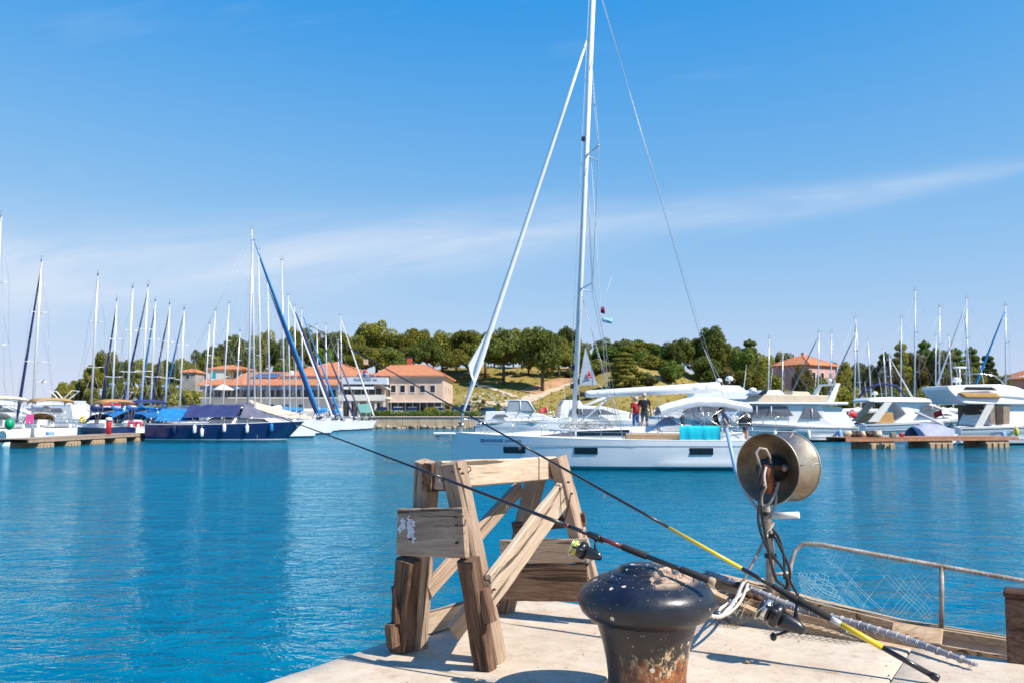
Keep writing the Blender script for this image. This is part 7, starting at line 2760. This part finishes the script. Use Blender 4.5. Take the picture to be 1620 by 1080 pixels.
def rod(name, label, P0, P1, segs, guides, sag=0.0):
    """P0 butt, P1 tip. segs: (t0, t1, r0, r1, material, part name)"""
    P0, P1 = V(P0), V(P1)
    t = thing(name, label, 'fishing rod', P0)
    d = P1 - P0
    L = d.length

    def pt(q):
        return d * q + V((0, 0, -sag * max(0, q - .4) ** 2))
    for (t0, t1, r0, r1, mt_, nm) in segs:
        n = max(1, int((t1 - t0) / .04))
        q = [lerp(t0, t1, k / n) for k in range(n + 1)]
        if nm in ('grip', 'butt_cap', 'reel_seat'):
            ts = [t0, t0 + .002, t1 - .002, t1]
            m_ = MB().tube([pt(k) for k in ts], [r0 * .8, r0, r1, r1 * .8], 12)
        else:
            m_ = MB().tube([pt(k) for k in q], [lerp(r0, r1, k / n) for k in range(n + 1)], 10)
        m_.build(nm, mt_, t)
    ax = d.normalized()
    sdv = ax.cross(V((0, 0, 1))).normalized()
    dn = ax.cross(sdv)
    if dn.z > 0:
        dn = -dn
    for (q, r_) in guides:
        m_ = MB()
        c = pt(q) + dn * (r_ + .010)
        m_.tube([c + (dn * math.cos(a_) + sdv * math.sin(a_)) * r_ for a_ in [k * math.pi / 6 for k in range(13)]], .0014, 5)
        m_.tube([pt(q) + ax * .02, c - dn * r_], .0016, 4)
        m_.tube([pt(q) - ax * .02, c - dn * r_], .0016, 4)
        m_.build('line_guide', 'wire', t)
    return t, ax, dn, sdv, pt


# upper rod: butt on the quay at the right, lying over the far end of the sawhorse
B1 = gz(1486, 1074, 1.325)
T1a = at(868, 727, 4.80)
k_ = 1.95
T1 = B1 + (T1a - B1) * k_
Ln = (T1 - B1).length


def qcol(P0, P1, px):
    """fraction along a rod at which it crosses a picture column"""
    k = (px - CX) / FPX

    def f(q):
        p_ = lerp(P0, P1, q)
        dpt = (p_ - V((0, 0, EYE))).dot(_f)
        return p_.x / dpt - k
    lo, hi = 0.0, 1.0
    for _ in range(50):
        mid = (lo + hi) / 2
        if (f(lo) > 0) == (f(mid) > 0):
            lo = mid
        else:
            hi = mid
    return lo


def segs_(P0, P1, rows_):
    out_ = []
    for (pa, pb, r0, r1, mt_, nm) in rows_:
        out_.append((0 if pa is None else qcol(P0, P1, pa), 1.0 if pb is None else qcol(P0, P1, pb), r0, r1, mt_, nm))
    return out_


t1_, ax, dn, sdv, pt = rod('fishing_rod', 'long black fishing rod with yellow sections leaning from the quay over the sawhorse', B1, T1, segs_(B1, T1, [
    (None, 1472, .0165, .0165, 'rodblack', 'butt_cap'), (1472, 1396, .0125, .0115, 'rodblack', 'blank'), (1396, 1330, .0135, .0130, 'rodyellow', 'blank'),
    (1330, 1315, .0135, .0135, 'canvaslight', 'blank'), (1315, 1262, .0160, .0175, 'foam', 'grip'), (1262, 1222, .0175, .0135, 'foam', 'grip'), (1222, 1174, .0115, .0105, 'rodblack', 'blank'),
    (1174, 1058, .0098, .008, 'rodyellow', 'blank'), (1058, 850, .0080, .0058, 'rodblack', 'blank'), (850, None, .0056, .0016, 'rodblack', 'blank')]),
    [(.42, .012), (.56, .010), (.68, .008), (.79, .006), (.89, .005), (.995, .004)])
cv = V((-.10, -.45, -.9))
reel(t1_, pt(qcol(B1, T1, 1264)), ax, cv - ax * cv.dot(ax), ax.cross(cv) * -1, 'reelblack', 'silver', 1.6, 1)

# lower rod: resting on the bollard and the near end of the sawhorse
P_a, P_b = at(1062, 893, 3.47), at(682, 742, 3.96)
d_ = P_b - P_a
Q0, Q1 = P_a - d_ * .155, P_a + d_ * 1.90
Q1.z -= .03
t2_, ax, dn, sdv, pt = rod('fishing_rod', 'shorter black fishing rod resting on the bollard with a gold spooled reel', Q0, Q1, segs_(Q0, Q1, [
    (None, 1121, .0150, .0150, 'cork', 'butt_cap'), (1121, 1076, .0148, .0135, 'foam', 'grip'), (1076, 1024, .0098, .0098, 'rodblack', 'reel_seat'), (1024, 984, .0145, .0135, 'foam', 'grip'),
    (984, 950, .0098, .0098, 'rodred', 'winding'), (950, 930, .0135, .0130, 'rodblack', 'reel_seat'), (930, 900, .0092, .0088, 'rodblack', 'blank'), (900, 893, .0094, .0092, 'rodred', 'winding'), (893, 700, .0085, .0058, 'rodblack', 'blank'), (700, None, .0056, .0014, 'rodblack', 'blank')]),
    [(.39, .011), (.54, .009), (.67, .007), (.80, .006), (.90, .005), (.995, .004)], .03)
cv = V((-.05, -.25, -1.0))
reel(t2_, pt(qcol(Q0, Q1, 943)), ax, cv - ax * cv.dot(ax), ax.cross(cv) * -1, 'gold', 'line', 1.0, 1)

# ---- moored fishing boat: only its bow shows above the edge of the quay
MT['brass'] = pm('tarnished_steel_sheave', (0.42, 0.33, 0.23), .45, .75, var=.3, scale=7, c2=(0.58, 0.49, 0.38), bump=.15, bscale=30)
MT['brassin'] = pm('brown_sheave_inside', (0.22, 0.145, 0.085), .45, .55, var=.35, scale=7, c2=(0.36, 0.25, 0.15), bump=.2, bscale=30)  # inner face of the dish, browner and darker than the outer metal
MT['rustpipe'] = pm('rusty_galvanised_pipe', (0.32, 0.24, 0.17), .6, .3, var=.35, scale=9, c2=(0.54, 0.49, 0.44), bump=.3, bscale=60)
MT['rust'] = pm('orange_rust', (0.28, 0.085, 0.03), .85, .1, var=.5, scale=14, bump=.6, bscale=50)
MT['hose'] = pm('black_rubber_hose', (0.030, 0.028, 0.028), .5, var=.3, scale=20)
MT['greyhose'] = pm('grey_braided_hose', (0.24, 0.23, 0.21), .5, var=.25, scale=20)
MT['pvcgrey'] = pm('blue_grey_plastic_pipe', (0.25, 0.27, 0.34), .45, var=.25, scale=6, c2=(0.42, 0.38, 0.36))
MT['pvcblue'] = pm('sky_blue_plastic_tube', (0.25, 0.42, 0.72), .35, var=.1)
MT['boatwood'] = wood('flaking_boat_timber', (0.16, 0.09, 0.045), (0.42, 0.28, 0.16), (0.62, 0.50, 0.36), .5)
MT['boatwhite'] = pm('worn_white_boat_paint', (0.58, 0.56, 0.53), .6, var=.2, scale=4)
MT['netm'] = pm('pale_net_twine', (0.50, 0.62, 0.60), .9, var=.15)
MT['netd'] = pm('dark_net_twine', (0.12, 0.10, 0.07), .9, var=.3)


def fp(a, off, z):
    p = QC + E1 * a + RR * off
    return V((p.x, p.y, z))


fb_t = thing('fishing_boat', 'small old fishing boat moored along the quay with net hauler, lashed pipe and bent rail', 'boat', (0, 0, 0))
# plan of the gunwales, bow at a=1.08; off = distance from the edge of the quay
NEARG = [(1.06, .38, 1.46), (1.22, .13, 1.40), (1.5, .07, 1.335), (2.0, .05, 1.27), (2.6, .05, 1.225), (3.3, .05, 1.19), (4.2, .06, 1.18), (5.2, .1, 1.18)]
FARG = [(1.06, .40, 1.46), (1.30, .48, 1.42), (1.65, .56, 1.34), (2.1, .64, 1.26), (2.7, .70, 1.22), (3.3, .76, 1.20), (4.2, .8, 1.18), (5.2, .8, 1.18)]
ng, fg = [fp(*q) for q in NEARG], [fp(*q) for q in FARG]
m_ = MB()
rings = []
for a_, b_ in zip(ng, fg):
    c = (a_ + b_) / 2
    w_ = (b_ - a_) / 2
    rings.append([a_, lerp(a_, c, .12) + V((0, 0, -.55)), lerp(a_, c, .4) + V((0, 0, -1.1)), c + V((0, 0, -1.6)), lerp(b_, c, .4) + V((0, 0, -1.1)), lerp(b_, c, .12) + V((0, 0, -.55)), b_])
m_.loft(rings, 0, False, False)
m_.build('hull', 'boatwhite', fb_t)
for i in range(9):                                     # foredeck planks
    q0, q1 = i / 9 + .008, (i + 1) / 9 - .008
    ringsp = []
    for a_, b_ in zip(ng, fg):
        s0, s1 = lerp(a_, b_, q0) + V((0, 0, -.085)), lerp(a_, b_, q1) + V((0, 0, -.085))
        ringsp.append([s0, s1, s1 + V((0, 0, -.02)), s0 + V((0, 0, -.02))])
    MB().loft(ringsp, 0, True, True, False).build('deck_plank', 'boatwood' if i % 3 else 'woodgrey', fb_t)
for g_, nm in ((ng, 'gunwale'), (fg, 'gunwale')):
    ringsg = [[p + V((0, 0, .0)) + RR * -.035, p + RR * .035, p + RR * .035 + V((0, 0, .03)), p + RR * -.035 + V((0, 0, .03))] for p in g_]
    MB().loft(ringsg, 0, True, True, False).build(nm, 'boatwood', fb_t)
for k, dz in enumerate((-.06, -.12)):
    ringsg = [[p + V((0, 0, dz)) + RR * (.03 if True else 0), p + V((0, 0, dz + .035)) + RR * .03, p + V((0, 0, dz + .035)) + RR * .055, p + V((0, 0, dz)) + RR * .055] for p in [fp(a_, o_ - .14 - k * .09, z_ + .06) for a_, o_, z_ in FARG]]
    MB().loft(ringsg, 0, True, True, False).build('inner_stringer', 'boatwood', fb_t)
# lashed pipe on the near gunwale
pp = [at(1118, 906, 5.38), at(1180, 928, 5.14), gz(1262, 962, 1.385), gz(1350, 985, 1.365), gz(1440, 1013, 1.345), gz(1545, 1051, 1.328)]
pp[0].z += 0
pipe = MB().tube(curve_pts(pp, 5), [.0195] * 20 + [.019, .018, .016, .014, .012, .009], 12).build('lashed_pipe', 'pvcgrey', fb_t)
tot = len(pp) - 1
lm = None
for k in range(30):
    q = (k + .5) / 30 * tot
    i = min(int(q), tot - 1)
    p = lerp(pp[i], pp[i + 1], q - i)
    dr = (pp[i + 1] - pp[i]).normalized()
    sx_ = dr.cross(V((0, 0, 1))).normalized()
    sy_ = dr.cross(sx_)
    ms_ = MB()
    nt_ = 1 if k % 4 else 2
    for e in range(nt_):
        c = p + dr * (e * .008)
        ms_.tube([c + (sx_ * math.cos(a_) + sy_ * math.sin(a_)) * (.0212 if k < 24 else .017) + dr * (.018 * a_ / 6.28) for a_ in [h * math.pi / 5 for h in range(11)]], .0022, 5)
    ms_.build('lashing', 'rope', pipe, fix=False)
# bent guard rail on the far gunwale
rp0 = at(1246, 932, 5.18)
rl_ = [at(1247, 934, 5.16), at(1251, 892, 5.17), at(1258, 870, 5.18), at(1272, 859, 5.17), at(1300, 861, 5.13), at(1400, 879, 5.00), at(1490, 895, 4.92), at(1625, 919, 4.76), at(1760, 945, 4.6), fp(3.75, .74, 1.49), fp(3.95, .77, 1.44), fp(4.02, .78, 1.36), fp(4.02, .78, 1.19)]
ro = MB().tube(rl_, .0125, 10).build('guard_rail', 'rustpipe', fb_t)
st_ = MB().tube([at(1490, 895, 4.92), at(1489, 992, 4.92)], .013, 10).build('rail_post', 'rustpipe', fb_t)
MB().tube([at(1250, 905, 5.17), at(1224, 908, 5.15)], .009, 8).build('rail_bracket', 'rustpipe', fb_t)
for k in range(64):
    q = k / 63 * 3.9 + 3.2
    i = min(int(q), 7)
    p = lerp(rl_[i], rl_[i + 1], q - i)
    dr = (rl_[i + 1] - rl_[i]).normalized()
    sx_ = dr.cross(V((0, 0, 1))).normalized()
    sy_ = dr.cross(sx_)
    ms_ = MB().tube([p + (sx_ * math.cos(a_) + sy_ * math.sin(a_)) * .0132 + dr * (.02 * a_ / 6.28) for a_ in [h * math.pi / 4 for h in range(9)]], .0013, 4)
    ms_.build('lashing', 'greyrope' if k % 3 else 'rope', ro, fix=False)
# hauler
HP = at(1219, 960, 5.14)
hz = at(1219, 735, 5.14).z
nh = MB().tube([HP + V((0, 0, -.15)), at(1219, 880, 5.14), at(1213, 815, 5.14), at(1213, 770, 5.14)], [.026, .026, .024, .023], 14).build('net_hauler', 'rustpipe', fb_t)
C1 = at(1214, 741, 5.02)                         # centre of the near rim
axd = V((.74, .67, .02)).normalized()             # the axle runs away to the right
q_ = axd.to_track_quat('Z', 'Y').to_matrix().to_4x4()
mat1 = M4.Translation(C1) @ q_
prof = [(.205, .0), (.200, -.004), (.196, .002), (.150, .050), (.085, .095), (.055, .100), (.0, .100)]
MB().lathe([(.03, .098), (.085, .092), (.150, .048), (.193, .003), (.197, -.003), (.2, -.004), (.203, .001), (.198, .006), (.155, .055), (.088, .101), (.08, .12)], 48, mat1, mrow=lambda i, j: 0 if i < 4 else 1).build('drum_flange', ['brassin', 'brass'], nh)
C2 = C1 + axd * .235
mat2 = M4.Translation(C2) @ q_
MB().lathe([(.08, -.12), (.088, -.105), (.150, -.055), (.190, -.003), (.195, .001), (.1975, -.002), (.193, -.010), (.153, -.062), (.09, -.11)], 48, mat2).build('drum_flange', 'brass', nh)
MB().lathe([(.0805, .10), (.0805, .14)], 24, mat1).build('drum_core', 'brass', nh)
for k in range(5):
    a_ = k * 2 * math.pi / 5 + .5
    MB().tube([mat2 @ V((.10 * math.cos(a_), .10 * math.sin(a_), -.108)), mat2 @ V((.194 * math.cos(a_), .194 * math.sin(a_), -.010))], .0035, 6).build('flange_rib', 'rustpipe', nh)
MB().tube([mat2 @ V((.197 * math.cos(a_), .197 * math.sin(a_), -.003)) for a_ in [k * math.pi / 24 for k in range(49)]], .0045, 6).build('rim_bead', 'rustpipe', nh)
m_ = MB()
m_.lathe([(0, -.03), (.055, -.03), (.06, -.02), (.06, .06), (.075, .07), (.075, .098)], 20, mat1)
m_.build('hydraulic_motor', 'black', nh)
m_ = MB()
c_ = at(1217, 748, 4.98)
m_.tube([c_ + V((0, 0, -.11)), c_ + V((0, 0, .03))], .023, 10)
m_.tube([c_ + V((-.05, 0, -.085)), c_ + V((.06, 0, -.075))], .014, 8)
m_.tube([c_ + V((-.03, 0, .035)), c_ + V((.075, 0, .03))], .014, 8)
m_.tube([c_ + V((-.005, .0, .03)), c_ + V((-.005, .06, .03))], .018, 8)
m_.box(c_ + V((0, .03, -.03)), (.07, .05, .12), bev=.01)
m_.build('valve_block', 'rust', nh)
MB().blob(c_ + V((.085, 0, .03)), (.02, .02, .02), 10, 7).build('valve_knob', 'rustpipe', nh)
m_ = MB()
m_.tube([at(1204, 742, 4.98), at(1199, 725, 4.97), at(1196, 715, 4.97), at(1202, 708, 4.97), at(1212, 710, 4.97), at(1218, 722, 4.97), at(1222, 742, 4.98)], .0075, 8)
m_.build('crank_pipe', 'rustpipe', nh)
MB().tube([at(1222, 815, 5.06), at(1264, 814, 4.98)], [.0185, .0185], 14).build('handle_stub', 'fender', nh)
MB().tube([at(1224, 826, 5.13), at(1196, 880, 5.09), at(1165, 940, 5.02)], .009, 10).build('stay_rod', 'rustpipe', nh)
MB().tube([at(1149, 676, 5.25), at(1163, 742, 5.22), at(1180, 780, 5.2), at(1204, 812, 5.17)], .011, 8).build('blue_tube', 'pvcblue', nh)
hoses = [
    ('hose', .0085, [(1203, 735, 4.97), (1200, 760, 4.96), (1203, 800, 4.98), (1210, 840, 5.02), (1219, 885, 5.05), (1228, 915, 5.06), (1240, 926, 5.08)]),
    ('hose', .008, [(1207, 765, 4.96), (1202, 790, 4.95), (1200, 825, 4.98), (1211, 860, 5.02), (1224, 880, 5.08), (1240, 902, 5.1), (1245, 925, 5.1), (1236, 935, 5.1)]),
    ('greyhose', .008, [(1232, 762, 4.96), (1228, 775, 4.95), (1218, 795, 4.95), (1207, 800, 4.97), (1205, 785, 4.97), (1212, 768, 4.96)]),
    ('greyhose', .007, [(1227, 770, 4.96), (1228, 790, 4.95), (1222, 808, 4.96), (1208, 822, 5.0), (1202, 835, 5.02)]),
    ('hose', .0085, [(1225, 846, 5.09), (1236, 868, 5.1), (1248, 895, 5.1), (1252, 920, 5.08), (1262, 940, 5.0)]),
    ('hose', .0075, [(1222, 835, 5.1), (1232, 850, 5.1), (1240, 880, 5.1), (1241, 915, 5.1)]),
    ('rope', .007, [(1212, 738, 4.95), (1209, 752, 4.94), (1211, 768, 4.94)]),
]


for mt_, r_, ps in hoses:
    MB().tube(curve_pts([at(*p) for p in ps]), r_, 8).build('hose', mt_, nh)
for py in (812, 846, 878):
    p = at(1215 if py < 820 else 1219, py, 5.14)
    MB().lathe([(.031, -.012), (.034, -.01), (.034, .01), (.031, .012)], 14, M4.Translation(p)).build('hose_clamp', 'black', nh)
# fittings on the fore deck
m_ = MB()
for (px, py, Y) in ((1168, 925, 5.1), (1184, 940, 5.0), (1165, 945, 5.02), (1200, 945, 5.02)):
    p = at(px, py, Y)
    m_.blob(p, (.03, .03, .02), 8, 5, 0, .6, px)
m_.build('deck_gear', 'nail', fb_t)
MB().box(at(1450, 1002, 4.62) + V((0, 0, .0)), (.24, .12, .012), rot=M4.Rotation(-.55, 3, 'Z') @ M4.Rotation(.5, 3, 'X'), bev=.004).build('loose_board', 'boatwood', fb_t)
MB().tube([at(1334, 990, 4.70), at(1334, 1016, 4.70)], .02, 10).build('short_peg', 'rustpipe', fb_t)


def net(name, label_, corner, nu, nv, r_, mat_, sagz=.03, parent=None, seed=0, skipf=.0):
    """a diamond mesh of thin twine stretched over four corners"""
    A, B_, C, D = [V(c) for c in corner]
    rg = random.Random(seed)

    def S(u, v):
        p = lerp(lerp(A, B_, u), lerp(D, C, u), v)
        return p + V((.012 * mnoise.noise(V((u * 4, v * 4, seed))), .012 * mnoise.noise(V((u * 4, v * 4, seed + 9))), -sagz * math.sin(math.pi * u) * math.sin(math.pi * v) + .012 * mnoise.noise(V((u * 3, v * 3, seed + 4)))))
    m_ = MB()
    for i in range(nu + nv):
        for sg in (0, 1):
            pts = []
            for k in range(nv + 1):
                u = (i - nv + k) / nu if sg == 0 else (i - k) / nu
                if 0 <= u <= 1:
                    pts.append(S(u, k / nv))
            if len(pts) > 1 and rg.random() > skipf:
                m_.tube(pts, r_, 3, 0, False)
    o = m_.build(name, mat_, parent, fix=False)
    o['kind'] = 'stuff'
    return o


net('net', '', [at(1262, 905, 5.14), at(1305, 905, 5.1), at(1345, 962, 4.98), at(1268, 948, 5.1)], 8, 8, .0011, 'netm', .02, fb_t, 1, .05)
net('net', '', [at(1300, 866, 5.12), at(1480, 898, 4.93), at(1480, 985, 4.93), at(1345, 958, 4.99)], 20, 10, .0006, 'netm', .03, fb_t, 2, .6)
net('net', '', [fp(1.50, .10, 1.39), fp(2.1, .08, 1.32), fp(1.98, -.12, 1.308), fp(1.60, -.14, 1.308)], 12, 6, .0015, 'netd', .0, fb_t, 3)
net('net', '', [fp(1.18, .20, 1.43), fp(1.50, .10, 1.37), fp(1.42, -.10, 1.312), fp(1.2, -.04, 1.315)], 9, 7, .0016, 'netd', .03, fb_t, 5)
m_ = MB()
rg = random.Random(9)
for k in range(13):
    a0 = rg.uniform(1.18, 1.5)
    pts = [fp(a0 + rg.gauss(0, .05), .20 - .25 * q + rg.gauss(0, .02), 1.42 - .09 * q + rg.uniform(-.01, .02)) for q in (0, .3, .6, .9)]
    m_.tube(curve_pts(pts, 3), .0022, 4)
m_.build('tangled_twine', 'greyrope', fb_t)['kind'] = 'stuff'

# mooring rope from the bollard to the boat, in a slack loop
def rope_tube(pts, r_, turns=60):
    c = curve_pts(pts, 10)
    m_ = MB()
    L = 0
    for ph in (0, math.pi * 2 / 3, math.pi * 4 / 3):
        q = []
        acc = 0
        for i, p in enumerate(c):
            d = (c[min(i + 1, len(c) - 1)] - c[max(0, i - 1)]).normalized()
            if i:
                acc += (p - c[i - 1]).length
            s_ = d.cross(V((0, 0, 1)))
            s_ = s_.normalized() if s_.length > .05 else V((1, 0, 0))
            u_ = d.cross(s_)
            a_ = acc * turns + ph
            q.append(p + (s_ * math.cos(a_) + u_ * math.sin(a_)) * r_ * .55)
        m_.tube(q, r_ * .62, 6)
    return m_


ra = BO + V((.17, .10, .30))
m_ = rope_tube([ra, BO + V((.24, .05, .33)), BO + V((.33, .16, .30)), at(1150, 965, 3.95), at(1163, 950, 4.35), at(1174, 925, 4.95), at(1181, 918, 5.12), at(1184, 926, 5.16)], .0085)
tag(m_.build('mooring_rope', 'rope'), 'off white mooring rope running from the bollard to the bow of the fishing boat', 'rope')
m_ = rope_tube([at(1184, 922, 5.12), at(1172, 950, 4.8), at(1155, 968, 4.5), at(1141, 973, 4.3), at(1140, 962, 4.4), at(1166, 945, 4.85), at(1186, 930, 5.13)], .0075)
tag(m_.build('mooring_rope', 'rope'), 'loose bight of pale rope hanging from the bow of the fishing boat', 'rope')
# low timber post at the right edge
P = gz(1616, 1050)
ps = thing('wooden_post', 'short brown timber post with dark iron cap at the right edge of the quay', 'post', P)
MB().box((0.02, .03, .145), (.115, .115, .31), rot=M4.Rotation(-.55, 3, 'Z'), bev=.012).build('shaft', 'woodbrown', ps)
MB().box((0.02, .03, .312), (.125, .125, .03), rot=M4.Rotation(-.55, 3, 'Z'), bev=.008).build('cap', 'nail', ps)

# grit and crumbs of stone on the quay
m_ = MB()
rg = random.Random(21)
for k in range(170):
    a_, b_ = rg.uniform(.1, 3.4), rg.uniform(.05, 3.2)
    s = rg.choice((.003, .004, .005, .007)) * rg.uniform(.7, 1.3)
    m_.blob(qp(a_, b_, 1.302 + s * .3), (s, s * .8, s * .6), 5, 3, k % 2, .5, k)
tag(m_.build('grit', ['joint', 'palerock']), 'fine grit and stone crumbs scattered over the quay slabs', 'grit', kind='stuff')
p_ = gz(1182, 1046, 1.306)
tag(MB().blob((0, 0, 0), (.016, .011, .008), 8, 5, 0, .4, 3).build('pebble', 'joint', None, p_), 'single dark pebble on the quay right of the bollard', 'pebble')
